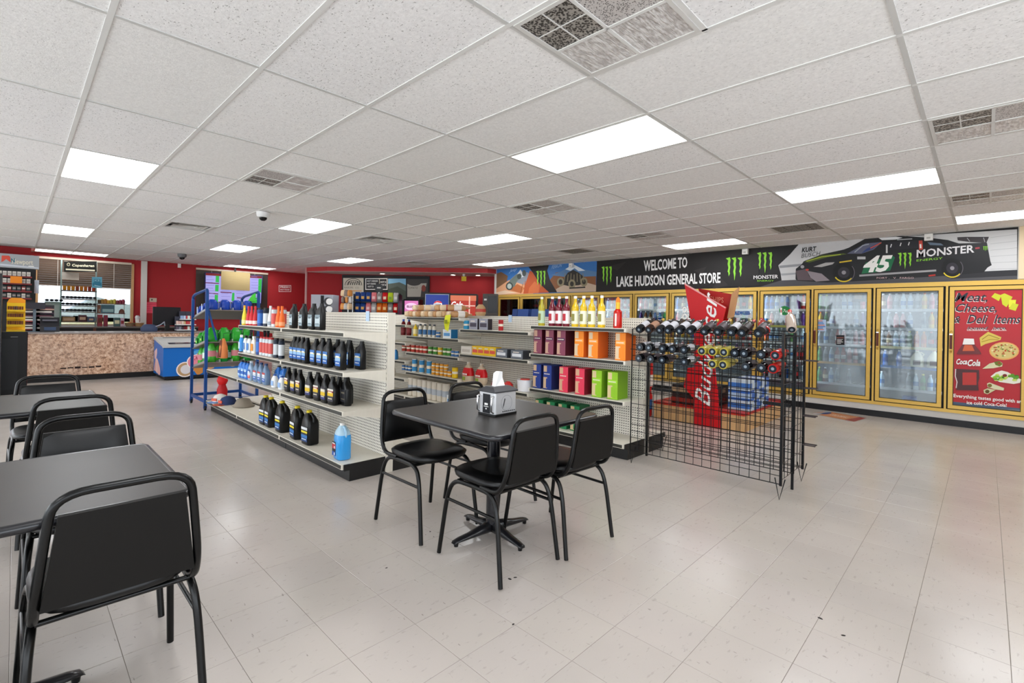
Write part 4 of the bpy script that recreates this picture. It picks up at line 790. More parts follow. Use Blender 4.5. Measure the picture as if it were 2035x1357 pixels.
t = thing('sun_hat', 'wide grey felt hat lying behind the navy cap', 'hat', Vector((-6.75, 2.05, .143))); MB().loft([(0, .15, .12), (.01, .16, .13), (.03, .12, .1), (.09, .09, .07), (.1, .05, .04)], M('857c6f', .9), 18, 2).build('crown', t)
# ---------------------------------------------------------------- food shelves (gondola B)
def z5(x, y, Z): return onY(1030+x/3.5692, 560+(y-30)/3.5692, Z, 4.09)
def z4(x, y, Z): return onY(770+x/5.22, 560+(y-30 if y else 700)/5.22, Z, 4.1)
MIX = [(.036, 0), (.038, .01), (.038, .19), (.034, .215), (.017, .245), (.0145, .3)]
def mixer(key, liq, cap, lab, neck=None):
    kit(key, ('body', MB().lathe(MIX, M(liq, .08, 0, .6), 16)), ('label', MB().loft([(.03, .0385, .0385), (.165, .0385, .0385)], M(lab, .45), 16, 2, False)), ('cap', MB().lathe([(.017, .295), (.017, .32)], M(cap, .4), 12)), ('emblem', MB().box(-.018, .018, -.0405, -.038, .06, .135, M('8f8a4a' if lab != 'f0e6e6' else 'b8323e', .5))))
mixer('mix_yellow', 'd9b41c', 'f0f0ee', 'e6e6cc'); mixer('mix_red', '6e0c24', 'f2efec', 'f0e6e6'); mixer('mix_lime', 'b3a52a', 'e8f0e0', 'b9cfae')
kit('hot_sauce', ('body', MB().lathe([(.04, 0), (.043, .01), (.041, .15), (.038, .165), (.02, .185)], M('b81c14', .2), 16)), ('neck', MB().lathe([(.02, .18), (.021, .25)], M('e0b030', .4), 12)), ('cap', MB().lathe([(.021, .25), (.02, .28), (.008, .3)], M('ee7a1c', .4), 12)), ('label', MB().box(-.008, .01, -.0445, -.04, .02, .14, M('f0d8d0', .5))))
for i, (x, k, lab) in enumerate(((165, 'mix_lime', 'lime cocktail mixer bottle at the start of the row'), (240, 'mix_red', 'dark red cocktail mixer bottle nearest the lime one'), (288, 'mix_red', 'dark red cocktail mixer bottle in the middle of three'), (340, 'mix_red', 'dark red cocktail mixer bottle next to the yellow row'), (403, 'mix_yellow', 'yellow cocktail mixer bottle next to the red ones'), (462, 'mix_yellow', 'second yellow cocktail mixer bottle from the red ones'), (520, 'mix_yellow', 'third yellow cocktail mixer bottle from the red ones'), (590, 'mix_yellow', 'last yellow cocktail mixer bottle, set apart'), (705, 'hot_sauce', 'red spiced drink bottle with an orange cap alone at the shelf end'))):
    onshelf(k, 'mixer_bottle', lab, 'bottle', z5(x, 302+(x-165)*.012, 1.25), 'cocktail mixers', 4.09)
def winebox(key, face, side, pane, band):
    w, d, h = .115, .19, .265
    b = MB().cbox(-w/2, w/2, -d/2, d/2, 0, h, M(face, .55), .002); f = MB().box(w/2, w/2+.001, -d/2+.003, d/2-.003, .003, h-.003, M(side, .55))
    l = MB().box(-w*.46, w*.0, -d/2-.0012, -d/2, .012, h*.5, M(pane, .55)).box(-w*.12, w*.3, -d/2-.002, -d/2-.0012, .02, h*.45, M(face, .55)).box(-w*.4, w*.44, -d/2-.0016, -d/2, h*.58, h*.7, M(band, .5)); words(l, -w*.36, w*.36, -d/2-.0015, h*.62, .01, 'e9dcd0', 5)
    l.box(-w*.44, -w*.05, -d/2-.001, -d/2, h*.72, h*.97, M(pane, .55))
    kit(key, ('carton', b), ('side_panel', f), ('label', l))
winebox('wine_purple', '8a4a5e', '4a1422', 'c79f8a', '5a3454'); winebox('wine_orange', 'f08a2c', 'd2601a', 'd8c0a0', 'f6a850'); winebox('wine_blue', '2a3f8a', '1c2454', 'c9ab8a', '2a3f8a'); winebox('wine_red', 'e0405a', '7a1424', 'd3a888', 'e0405a'); winebox('wine_lime', '8fc02c', '6f9a1c', 'd3bd90', '9fd03c'); winebox('wine_green', '1f7a4a', '14502c', 'c9b088', '2a8a4a')
for z, L in ((.941, ((142, 'purple'), (225, 'purple'), (308, 'purple'), (435, 'orange'), (535, 'orange'), (728, 'orange'))), (.556, ((125, 'blue'), (210, 'blue'), (325, 'red'), (440, 'red'), (560, 'lime'), (672, 'lime')))):
    for i, (x, c) in enumerate(L):
        q = z5(x, (500+(x-142)*.065) if z > .9 else (745+(x-125)*.135), z); put('wine_'+c, 'boxed_wine', '%s boxed wine carton, %s along the %s shelf beneath the mixers' % (c, ORD[i], 'first' if z > .9 else 'second'), 'box', (max(q.x, -3.575), 4.17, z), 0, 'boxed wines')
for i, x in enumerate((118, 200, 290, 385)):
    q = z5(x, 900, .158); put('wine_green', 'boxed_wine', 'green boxed wine on the base deck behind the dining table, %s from the rice' % ORD[i], 'box', (-3.56+i*.165, 4.2, .158), 0, 'boxed wines')
# middle section
def tin(key, body, band, r=.034, h=.11): kit(key, ('body', MB().lathe([(r, 0), (r, h)], M(body, .35, .3), 14)), ('label', MB().lathe([(r+.0006, h*.06), (r+.0006, h*.94)], M(band, .5), 14, cap=False)), ('stripe', MB().lathe([(r+.0012, h*.4), (r+.0012, h*.62)], M('e6dcc8', .5), 14, cap=False)))
tin('tin_red', 'b9b5ae', 'a83224'); tin('tin_green', 'b9b5ae', '3f7f2c'); tin('tin_yellow', 'b9b5ae', 'c8a820'); tin('tin_orange', 'b9b5ae', 'd8921c', .032, .085); tin('tin_blue', 'b9b5ae', '3a6aa0', .032, .08); tin('tub_blue', '3aa0c8', '2f8fbc', .045, .11); tin('jar_red', 'a8181c', 'a8181c', .03, .13)
def pack(key, w, d, h, c, side, lab): kit(key, ('carton', MB().cbox(-w/2, w/2, -d/2, d/2, 0, h, M(c, .5), .002)), ('side_panel', MB().box(w/2, w/2+.001, -d/2+.002, d/2-.002, .002, h-.002, M(side, .5))), ('label', MB().box(-w*.38, w*.38, -d/2-.0015, -d/2, h*.25, h*.6, M(lab, .5)).box(-w*.3, w*.2, -d/2-.002, -d/2-.0015, h*.7, h*.82, M('d8d0c8', .5))))
pack('coffee', .16, .08, .14, '9a9aa6', '2a2228', '4a4452'); pack('box_white', .2, .14, .1, 'd4cfc6', 'c4bdb2', 'b8b0a6'); pack('box_yellow', .12, .1, .11, 'e8c02a', 'dca820', 'd85a4a'); pack('box_greyyellow', .19, .14, .1, '6a6f78', '33353a', 'e2e4e8'); pack('box_whiteblue', .17, .12, .12, 'dfe6ea', '1f6a9a', '5a94c8')
put('tub_blue', 'tub', 'round blue tub on the shelf beside the yellow note', 'tub', (z4(795, 470, 1.175).x, 4.15, 1.175))
for i, x in enumerate((895, 1000)): put('coffee', 'coffee_pack', 'grey coffee pack, %s, on the shelf left of the red jar' % ('nearer the blue tub' if i == 0 else 'nearer the red jar'), 'pack', (z4(x, 485, 1.175).x, 4.13, 1.175))
put('jar_red', 'jar', 'small red jar standing alone against the pegboard', 'jar', (z4(1158, 495, 1.175).x, 4.13, 1.175))
for i, (x, k, lab) in enumerate(((838, 'box_white', 'long white box at the start of the yellow box row'), (920, 'box_yellow', 'yellow food box'), (978, 'box_yellow', 'yellow food box'), (1040, 'box_yellow', 'yellow food box'), (1100, 'box_yellow', 'yellow food box'), (1205, 'box_greyyellow', 'grey box with white label'), (1365, 'box_greyyellow', 'grey box with white label'))):
    put(k, 'food_box', lab if i == 0 else '%s, %s from the long white box, shelf below the coffee' % (lab, ORD[i-1]), 'box', (z4(x, 755, .858).x, 4.13, .858), 0, 'boxes below the coffee')
def ricebag():
    b = MB().loft([(0, .075, .04), (.03, .09, .055), (.14, .088, .05), (.2, .06, .035), (.225, .018, .018), (.26, .03, .015)], M('c8b49a', .4), 16, 2.6)
    b2 = MB().loft([(.09, .0925, .0545), (.14, .0895, .052), (.19, .065, .038)], M('c4161c', .35), 16, 2.6, False)
    b3 = MB().loft([(.24, .022, .018), (.262, .032, .016)], M('d9d6d2', .3), 12, 2); l = MB().box(-.05, .05, -.058, -.053, .09, .125, M('c4161c', .4)); words(l, -.045, .045, -.058, .098, .02, 'f4f0ec', 4); l.box(-.05, -.0, -.058, -.053, .03, .075, M('8a9a3a', .5))
    kit('rice', ('body', b), ('band', b2), ('tie', b3), ('label', l))
ricebag()
for i, x in enumerate((805, 940)): put('rice', 'rice_bag', 'red and tan rice bag tied at the top, %s' % ('beside the yellow cans' if i == 0 else 'nearer the white bucket'), 'bag', (z4(x, 1030, .488).x+.04, 4.12, .488))
pt = thing('bucket', 'white plastic bucket with red lid rim on the lower food shelf', 'bucket', (z4(1410, 1095, .488).x-.02, 4.15, .488)); MB().lathe([(.085, 0), (.095, .13)], M('e6e6ea', .35), 20).build('pail', pt); MB().lathe([(.06, .13), (.055, .142)], M('c0403a', .4), 18).build('lid', pt); MB().tube([(-.095, 0, .12), (-.12, -.05, .07), (-.08, -.09, .03)], .003, SILV, 5).build('handle', pt)
for i, (x, c, lab) in enumerate(((1110, '8a1c26', 'dark red bag lying behind the napkin dispenser'), (1235, 'c8302c', 'bright red bag beside the white bucket'))):
    q = z4(x, 1060, .488); tag(MB().loft([(0, .05, .035), (.02, .07, .045), (.06, .06, .04), (.085, .02, .015)], M(c, .35), 12, 2.4).build('food_bag', None, (q.x, 4.13, .488)), lab, 'bag')
t = thing('price_flyer', 'crumpled bright yellow flyer hanging from the bread shelf corner', 'flyer', at(890, 640, Y=4.0)); MB().add([(-.06, 0, -.1), (.05, -.03, -.12), (.055, -.01, .0), (.06, 0, .1), (-.03, -.02, .09), (-.045, -.03, 0)], [(0, 1, 2, 5), (5, 2, 3, 4)], M('dde02c', .6)).build('sheet', t); MB().box(-.03, .03, -.034, -.033, -.02, .03, M('8a8f1c', .6)).build('print', t)
# left section: bread, bottles, cans, canisters, towels
def loaf(key, c, c2, tail):
    b = MB().loft([(-.13, .02, .02), (-.12, .045, .04), (.09, .048, .044), (.12, .03, .03), (.14, .01, .01), (.18, .03, .012)], M(c, .35), 14, 3); q = MB().loft([(-.06, .0495, .0455), (.05, .0495, .0455)], M(c2, .4), 14, 3, False)
    for m in (b, q): m.v = [(x, z, y+.045) for x, y, z in m.v]
    kit(key, ('wrapper', b), ('label', q))
loaf('bread_a', 'd9bf9c', 'e6dccb', 0); loaf('bread_b', 'c49a6c', '5a74b4', 0); loaf('bread_c', 'e0c8a8', 'c8504a', 0); loaf('bread_d', 'b88a5c', 'e8e4de', 0)
rr = random.Random(5)
for i in range(12):
    put('bread_'+'abcd'[i % 4], 'bread_loaf', 'bagged bread loaf, %s along the top shelf beside the pegboard end' % ORD[i], 'bread', (-6.14+i*.1, 4.16+rr.uniform(-.01, .01), 1.321), rr.uniform(-.12, .12), 'bread loaves')
for i in range(6): put('bread_'+'cdab'[i % 4], 'bread_loaf', 'bagged bread loaf, %s of the pile on top of the others' % ORD[i], 'bread', (-6.0+i*.17, 4.2, 1.41), rr.uniform(-.5, .5), 'bread loaves')
q = dep(940, 612, 5.9); tag(MB().loft([(0, .06, .045), (.03, .075, .06), (.11, .07, .05), (.15, .03, .02)], M('b8946a', .35), 14, 2.4).loft([(.05, .076, .061), (.09, .074, .057)], M('b03a2c', .4), 14, 2.4, False).build('bread_bag', None, (-4.78, 4.3, 1.353)), 'single upright bread bag beyond the end of the loaves', 'bread') 
blathe('ketchup', [(.036, 0), (.038, .01), (.038, .13), (.03, .18), (.014, .215)], M('5e1418', .25), (.21, .24, .018, M('2a4a9a', .4)), (.04, .12, .0388, M('7a2428', .4)), 14)
blathe('mustard', [(.03, 0), (.031, .12), (.02, .14), (.012, .15)], M('dcb824', .3), (.148, .175, .008, M('e0c030', .4)), (.03, .1, .0317, M('e9d9a0', .4)), 12)
blathe('dressing', [(.028, 0), (.029, .11), (.02, .14), (.012, .16)], M('d8d2c2', .3), (.155, .178, .016, M('2a3440', .4)), (.03, .1, .0297, M('3a6a9a', .4)), 12)
def y_on(x, z, n=.0): return (z4(x, 0, z).x, 4.1+n, z)
for i, (x, k, lab) in enumerate(((165, 'ketchup', 'tall dark red sauce bottle nearest the gondola end'), (222, 'ketchup', 'tall dark red sauce bottle with blue cap, next to the mustard'), (290, 'mustard', 'yellow mustard bottle beside the dark red sauce bottles'), (342, 'dressing', 'pale dressing bottle'), (390, 'dressing', 'pale dressing bottle'), (440, 'dressing', 'pale dressing bottle'), (485, 'dressing', 'pale dressing bottle'))):
    P = z4(x, 560, 1.043); put(k, 'sauce_bottle', lab if i < 3 else '%s, %s from the mustard' % (lab, ORD[i-3]), 'bottle', (P.x, 4.1, 1.043), 0, 'sauce bottles')
P = z4(527, 560, 1.043); put('tin_blue', 'food_can', 'small can between the dressings and the blue and white box', 'can', (P.x, 4.1, 1.043))
P = z4(640, 575, 1.043); put('box_whiteblue', 'food_box', 'white and blue box of packets at the end of the sauce shelf', 'box', (P.x, 4.12, 1.043))
def row(xs, ks, z, nm, lab, cat, y=4.1, n2=''):
    for i, x in enumerate(xs):
        k = ks[i % len(ks)] if isinstance(ks, (list, tuple)) else ks; P = z4(x, 0, z); X = at(770+x/5.22, 700, Y=y).x
        put(k, nm, lab % (k.split('_')[-1], ORD[i % 20]), cat, (X, y, z), 0, nm+' row')
row([172, 222, 270, 318, 358, 395], ['tin_red'], .803, 'food_can', '%s labelled food can, %s along the can shelf below the sauces', 'can')
row([448, 500, 548, 600, 640], ['tin_green', 'tin_green', 'tin_yellow', 'tin_green'], .803, 'food_can', '%s labelled vegetable can, %s after the red cans', 'can')
row([185, 235, 285, 335, 385], ['tin_red'], .803, 'food_can', '%s labelled food can in the rear row, %s along', 'can', 4.19)
row([685, 720], ['tin_blue'], .803, 'food_can', '%s small can at the near end of the can shelf, %s', 'can')
row([175, 210, 240], ['tin_blue'], .52, 'food_can', '%s small can at the far end of the canister shelf, %s', 'can')
row([485, 527, 570, 612, 652], ['tin_orange'], .52, 'food_can', '%s labelled can, %s after the canisters', 'can')
for i, x in enumerate((485, 527, 570, 612)): put('tin_orange', 'food_can', 'orange can stacked on top of another, %s after the canisters' % ORD[i], 'can', (at(770+x/5.22, 700, Y=4.1).x, 4.1, .606), 0, 'food_can row')
tin('canister', 'e2ded6', '3f8fc4', .038, .19); tin('tall_yellow', 'c8a81c', 'e0b81c', .04, .14)
row([285, 360, 438], ['canister'], .52, 'canister', 'tall white and blue %s of oats, %s of three', 'canister')
put('tall_yellow', 'canister', 'yellow canister at the near end of the canister shelf', 'canister', (at(770+705/5.22, 700, Y=4.1).x, 4.1, .52))
rl = MB().lathe([(.02, 0), (.052, .002), (.055, .01), (.055, .25), (.052, .258), (.02, .26)], M('ded6c8', .8), 16); kit('towel', ('roll', rl), ('wrapper_print', MB().loft([(.08, .0555, .0555), (.16, .0555, .0555)], M('b9c0c8', .6), 16, 2, False)))
for i in range(8): put('towel', 'paper_towel_roll', 'wrapped paper towel roll on the base deck, %s from the gondola far end' % ORD[i], 'paper towels', (-6.1+i*.118, 4.14, .158), rr.uniform(0, 3), 'paper towels')
put('box_whiteblue', 'food_box', 'white and blue upright box beside the paper towels', 'box', (-5.1, 4.14, .158))
put('box_white', 'food_box', 'cream box on the base deck below the rice bags', 'box', (-4.75, 4.14, .158))
for i, (x, y, z, c, lab) in enumerate(((-6.72, 4.1, 1.203, 'c8401c', 'red packet on the farthest food section, top row'), (-6.62, 4.1, .933, '3f9a2c', 'green packet on the farthest food section'), (-6.7, 4.1, .663, 'd8a83c', 'tan packet on the farthest food section'), (-6.5, 4.1, .663, '2f7ab8', 'blue packet on the farthest food section'), (-6.6, 4.12, .403, 'c8c0b0', 'pale packet on the farthest food section'))):
    tag(MB().loft([(0, .045, .03), (.02, .055, .04), (.12, .05, .03), (.15, .045, .006)], M(c, .4), 12, 3).build('food_packet', None, (x, y, z)), lab, 'packet')
# cartons on top of gondola B
for i, (x, w, c) in enumerate(((1040, .1, '1c3a78'), (1055, .2, '1f4488'), (1090, .3, '22407e'))):
    P = at(x, 600, Y=4.75); tag(MB().prism([(-.04, 0), (.04, 0), (.03, .2), (-.02, .2)], -w/2, w/2, M(c, .4), 'x').box(-w*.3, w*.3, -.034, -.028, .04, .1, M('d8d0a8', .5)).build('snack_carton', None, (P.x, 4.62, 1.25)), 'blue snack carton standing behind the mixers, %s of three' % ORD[i], 'carton')
tag(MB().box(-6.15+.02, -2.45, 4.66, 4.8, 1.23, 1.25, CREAM).box(-6.1, -2.45, 4.458, 4.66, 1.23, 1.25, CREAM).build('rear_shelf', gB, (-BX0, -4.03, 0)), kind=None)
# ---------------------------------------------------------------- chairs and tables
def bez(pts, r, n=5):
    """polyline with rounded corners of radius r"""
    pts = [Vector(p) for p in pts]; out = [pts[0]]
    for i in range(1, len(pts)-1):
        a, b, c = pts[i-1], pts[i], pts[i+1]; rr = r[i-1] if isinstance(r, (list, tuple)) else r
        d1 = (a-b); d2 = (c-b); r1 = min(rr, d1.length*.49); r2 = min(rr, d2.length*.49); p, q = b+d1.normalized()*r1, b+d2.normalized()*r2
        for k in range(n+1): t = k/n; out.append(p*(1-t)**2+b*(2*t*(1-t))+q*t*t)
    return out+[pts[-1]]
TR = .0122
BACKV = brushed('chair_back_panel', '100e0c', 0, .6, .1); BACKV.node_tree.nodes['Principled BSDF'].inputs['Specular IOR Level'].default_value = .2
def chair_kit():
    """seat faces +x, back at -x"""
    P = []
    for s in (-1, 1):
        for e, (fx, tx) in (('front', (.25, .17)), ('rear', (-.25, -.17))):
            P.append(('leg', MB().tube(bez([(fx, s*.215, .012), (tx+(.03 if fx > 0 else -.03), s*.2, .36), (tx-(.02 if fx > 0 else -.02), s*.19, .435), (0, s*.185, .437)], [.12, .06], 6), TR, BLKM, 10), None))
        P.append(('stretcher', MB().rod((-.2, s*.203, .325), (.205, s*.203, .325), .0085, BLKM, 8), None))
    for xx in (.13, -.16): P.append(('seat_rail', MB().rod((xx, -.185, .437), (xx, .185, .437), .009, BLKM, 8), None))
    def bx(z): return -.245-(z-.5)*.09
    pts = [(-.06, -.185, .447), (-.2, -.19, .45), (bx(.53), -.188, .54), (bx(.7), -.172, .7), (bx(.822), -.158, .822), (bx(.822), .158, .822), (bx(.7), .172, .7), (bx(.53), .188, .54), (-.2, .19, .45), (-.06, .185, .447)]
    P.append(('back_frame', MB().tube(bez(pts, [.05, .06, .03, .085, .085, .03, .06, .05], 6), TR, BLKM, 10), None))
    def pad(n, y, z): return n
    b = MB(); z0, z1 = .505, .762; vs = []; N = 8
    def wd(z): return .178-(z-.505)*.125
    rows = [(z0, .0), (z0+.02, .6), ((z0+z1)/2, 1), (z1-.02, .6), (z1, 0)]
    for z, k in rows:
        for i in range(N+1):
            u = i/N*2-1; y = wd(z)*u; bulge = k*(1-abs(u)**6)
            vs.append((bx(z)+.012+.02*bulge, y, z))
    fs = [(j*(N+1)+i, j*(N+1)+i+1, (j+1)*(N+1)+i+1, (j+1)*(N+1)+i) for j in range(len(rows)-1) for i in range(N)]
    b.add(vs, fs, VINYL, True)
    pn = MB(); a = [(bx(z)+o, s*wd(z), z) for z in (z0, z1) for s in (-1, 1) for o in (-.009, .013)]
    pn.add(a, [(0, 2, 6, 4), (1, 5, 7, 3), (4, 6, 7, 5), (0, 1, 3, 2), (0, 4, 5, 1), (2, 3, 7, 6)], BACKV)
    P.append(('backrest', pn, [('cushion', b)]))
    st = MB().loft([(.45, .195, .18, .015), (.458, .212, .195, .015), (.478, .218, .2, .015), (.492, .198, .183, .015), (.5, .13, .12, .015)], VINYL, 28, 3.4)
    sp = MB().loft([(.442, .18, .165, .015), (.45, .202, .187, .015)], M('151517', .5), 20, 3.4)
    P.append(('seat', st, [('seat_board', sp)]))
    return [(n, mb.mesh(n), [(m, q.mesh(m)) for m, q in (sub or [])]) for n, mb, sub in P]
CK = chair_kit()
def chair(lab, x, y, rz):
    t = thing('dining_chair', lab, 'chair', (x, y, 0), math.radians(rz), 'black stacking chairs')
    for n, me, sub in CK:
        p = obj(n, me, t)
        for m, q in sub: obj(m, q, p)
    return t
chair('black vinyl chair at the centre table, its back toward the oil shelves, nearest them', -2.55, 1.86, 0)
chair('black chair at the centre table partly hidden behind the napkin dispenser', -2.55, 2.42, 2)
chair('black chair in front of the centre table, brown back panel toward the camera', -1.91, 1.88, 179)
chair('black chair at the centre table corner nearest the wine rack', -1.86, 2.34, 178)
chair('largest black chair in the foreground at the near grey table', -2.055, .235, 180)
chair('black chair behind the near grey table, padded side facing the camera', -2.77, .243, 0)
chair('black chair between the two grey tables, back panel toward the camera', -4.0, .238, 181)
chair('farthest black chair, behind the far grey table by the counter', -4.76, .19, 1)
chair('black chair cut by the frame edge beside the largest foreground chair', -2.03, -.33, 183)
chair('black chair at the far grey table mostly outside the frame edge', -4.02, -.32, 178)
TOPM = NT('charcoal_laminate', .4, .4); TOPM.bump(TOPM.noise(TOPM.geo(), 60, 2), .04, .002); TOPM = TOPM.col(TOPM.ramp(TOPM.noise(TOPM.geo(), 4, 3), [(.3, '2e2b29'), (.7, '34312e')]))
def rrect(hx, hy, r, n=5):
    o = []
    for cx, cy, a in ((hx-r, hy-r, 0), (-hx+r, hy-r, 90), (-hx+r, -hy+r, 180), (hx-r, -hy+r, 270)): o += arc(cx, cy, r, a, a+90, n)
    return o
def table(lab, x, y, hx, hy, rz=0, r=.05, bases=((0, 0),)):
    t = thing('dining_table', lab, 'table', (x, y, 0), 0)
    top = MB().prism(rrect(hx, hy, r), .722, .75, TOPM).build('table_top', t)
    vs = rrect(hx, hy, r); e = MB().tube([(a, b, .736) for a, b in vs], .0155, M('16161a', .3, coat=.4), 8, True); e.build('edge_band', top)
    for bx_, by_ in bases:
        MB().lathe([(.04, .06), (.04, .7)], M('15151a', .22, coat=.5), 20, bx_, by_).build('column', t)
        MB().box(bx_-.18, bx_+.18, by_-.03, by_+.03, .7, .722, BLACK).box(bx_-.03, bx_+.03, by_-.18, by_+.18, .7, .7215, BLACK).build('spider', t)
        for k in range(4):
            a = math.radians(k*90+rz); c, s_ = math.cos(a), math.sin(a)
            f = MB(); prof = [(.02, .085, .045), (.09, .075, .036), (.17, .055, .032), (.24, .045, .03), (.275, .034, .028), (.285, .02, .02)]
            vs = []; fs = []; n = 8
            for d, zt, w in prof:
                for i in range(n): q = 2*math.pi*i/n; v = w*math.cos(q)*.85; z = max(.018, (zt+.02)/2+((zt-.02)/2)*math.sin(q)); vs.append((bx_+c*d-s_*v, by_+s_*d+c*v, z))
            for j in range(len(prof)-1):
                for i in range(n): fs.append((j*n+i, j*n+(i+1) % n, (j+1)*n+(i+1) % n, (j+1)*n+i))
            f.add(vs, fs+[tuple(range(n-1, -1, -1)), tuple(range((len(prof)-1)*n, len(prof)*n))], M('18181b', .3, coat=.3), True)
            leg = f.build('foot', t); MB().lathe([(.012, 0), (.014, .02)], BLACK, 10, bx_+c*.262, by_+s_*.262).build('glide', leg)
    return t
table('square black dining table with a napkin dispenser on it', -2.145, 2.06, .455, .44, -6)
table('near grey-topped dining table behind the largest foreground chair', -2.22, -.2, .385, .6, 8, .03, ((-.04, .11),))
table('far grey-topped dining table close to the counter', -4.2, -.2, .385, .59, 8, .03, ((0, -.1),))
# napkin dispenser
nd_ = thing('napkin_dispenser', 'chrome and black napkin dispenser with a white napkin on the centre table', 'dispenser', (at(983, 829, Z=.752).x-.075, at(983, 829, Z=.752).y+.095, .752), math.radians(90))
STEEL = brushed('brushed_steel', 'd2d2d4', .45, .3, .06, (4, 4, 90))
MB().prism(rrect(.09, .07, .012, 3), .012, .135, STEEL).build('body', nd_)
MB().prism(rrect(.095, .075, .012, 3), 0, .012, BLACK).build('base', nd_)
lid = MB().add([(-.096, -.075, .135), (.096, -.075, .135), (.096, .075, .135), (-.096, .075, .135), (-.096, -.075, .143), (.096, -.075, .143), (.096, .075, .143), (-.096, .075, .143), (-.07, -.035, .165), (.07, -.035, .165), (.07, .035, .165), (-.07, .035, .165)], [(3, 2, 1, 0), (0, 1, 5, 4), (1, 2, 6, 5), (2, 3, 7, 6), (3, 0, 4, 7), (4, 5, 9, 8), (5, 6, 10, 9), (6, 7, 11, 10), (7, 4, 8, 11), (8, 9, 10, 11)], M('3a3a3d', .5)).build('lid', nd_)
nb = MB(); W_ = [(-.04, .15), (-.028, .24), (-.008, .252), (.022, .25), (.03, .215), (.05, .15)]
nb.add([(x, -.012+.006*math.sin(i*2), z) for i, (x, z) in enumerate(W_)]+[(x, .012, z) for x, z in W_], [tuple(range(5, -1, -1)), tuple(range(6, 12))]+[(i, i+1, i+7, i+6) for i in range(5)], M('f2f2f2', .8)).build('napkin', nd_)
MB().box(-.094, -.09, -.03, .03, .014, .125, M('16171c', .3)).build('card_slot', nd_); MB().box(-.0945, -.094, -.014, .014, .06, .072, WHITE).box(-.0945, -.094, -.02, .02, .05, .054, WHITE).box(-.0945, -.094, -.005, .005, .035, .043, WHITE).build('card_print', nd_)
MB().tube([(-.091, -.06, .02), (-.108, -.06, .03), (-.108, -.06, .11), (-.091, -.06, .115)], .006, CHROME, 8).tube([(-.091, .06, .02), (-.108, .06, .03), (-.108, .06, .11), (-.091, .06, .115)], .006, CHROME, 8).build('side_rail', nd_)
ip = MB(); ip.tube([(.045*math.cos(a*.3)+.005, -.0705, .072+.045*math.sin(a*.3)) for a in range(21)], .001, M('8b8b8f', .4), 4, True); ip.prism([(-.028, .04), (-.012, .1), (-.006, .095), (-.016, .06)], -.0715, -.07, M('3a3a3e', .4), 'y')
ip.build('etched_logo', nd_); words(w3 := MB(), -.03, .08, -.0705, .02, .006, '2a2a2e', 7); w3.build('lettering', nd_)
# ---------------------------------------------------------------- wire wine rack
WIRE = M('0c0c0e', .35, .3)
wr = thing('wine_rack', 'black wire grid wine rack standing at the end of the mixer shelves', 'rack', (0, 0, 0))
RX0, RX1, RZ0, RZ1 = -2.37, -1.09, .11, 1.25
def grid(Y, x0, x1, z0, z1, pz, r=.0028, nm='grid_panel', px_=.0762):
    vs = MB(); n = round((x1-x0)/px_)
    for k in range(n+1): vs.rod((x0+(x1-x0)*k/n, Y, z0), (x0+(x1-x0)*k/n, Y, z1), r, WIRE, 4)
    hz = MB(); 
    for z in pz: hz.rod((x0, Y+.005, z), (x1, Y+.005, z), r, WIRE, 4)
    a = vs.build('vertical_wires', None); b = hz.build('cross_wires', None)
    f = MB().tube(bez([(x0, Y, z0), (x0, Y, z1), (x1, Y, z1), (x1, Y, z0)], .01, 2), .0045, WIRE, 6, True).build(nm, wr)
    a.parent = f; b.parent = f; a['kind'] = b['kind'] = 'stuff'
grid(4.05, RX0, RX1, RZ0, RZ1, [.11+.062*k for k in range(6)]+[.55, .68, .78, .91, 1.0, 1.1, 1.2])
grid(4.36, RX0+.02, RX1+.01, RZ0+.02, RZ1-.02, [.16+.0762*k for k in range(14)])
grid(4.66, RX0, RX1, RZ0, RZ1-.03, [.12+.1*k for k in range(11)])
sd = MB()
for k in range(8): sd.rod((RX1, 4.05+k*.087, RZ0+.03), (RX1, 4.05+k*.087, RZ1-.03), .0028, WIRE, 4)
for k in range(10): sd.rod((RX1, 4.05, RZ0+.03+k*.12), (RX1, 4.66, RZ0+.03+k*.12), .0028, WIRE, 4)
tag(sd.build('side_grid', wr), kind='stuff')
for y in (4.05, 4.36, 4.66):
    for x in (RX0, RX1): w_ = .004 if (x == RX0 and y != 4.36) else .009; MB().box(x-w_, x+w_, y-w_, y+w_, .0 if y == 4.36 else .1, RZ1, WIRE).build('post', wr)
for y in (4.05, 4.66):
    for x in (RX0+.03, RX1-.0): MB().tube([(x-.035, y-.02, .16), (x, y-.03, .004), (x+.035, y-.02, .16)], .0045, WIRE, 6).build('foot', wr)
for z in (.32, .56, .79, 1.02): MB().tube([(RX1+.01, 4.6, z), (RX1+.1, 4.6, z), (RX1+.1, 4.66, z), (RX1+.01, 4.66, z)], .006, M('3a3030', .4), 6).build('side_bracket', wr)
for x in (-2.2, -1.2): MB().box(x-.1, x+.1, 4.3, 4.33, .66, .685, WIRE).build('rail', wr)
for z0_, n_r in ((1.19, 'top'), (1.06, 'upper'), (.955, 'lower')):
    q = MB()
    for yy, zz_ in ((4.02, z0_), (4.2, z0_+(.075 if n_r == 'top' else .03))): q.rod((RX0, yy, zz_), (RX1, yy, zz_), .0035, WIRE, 5)
    q.build('bottle_rail', wr)
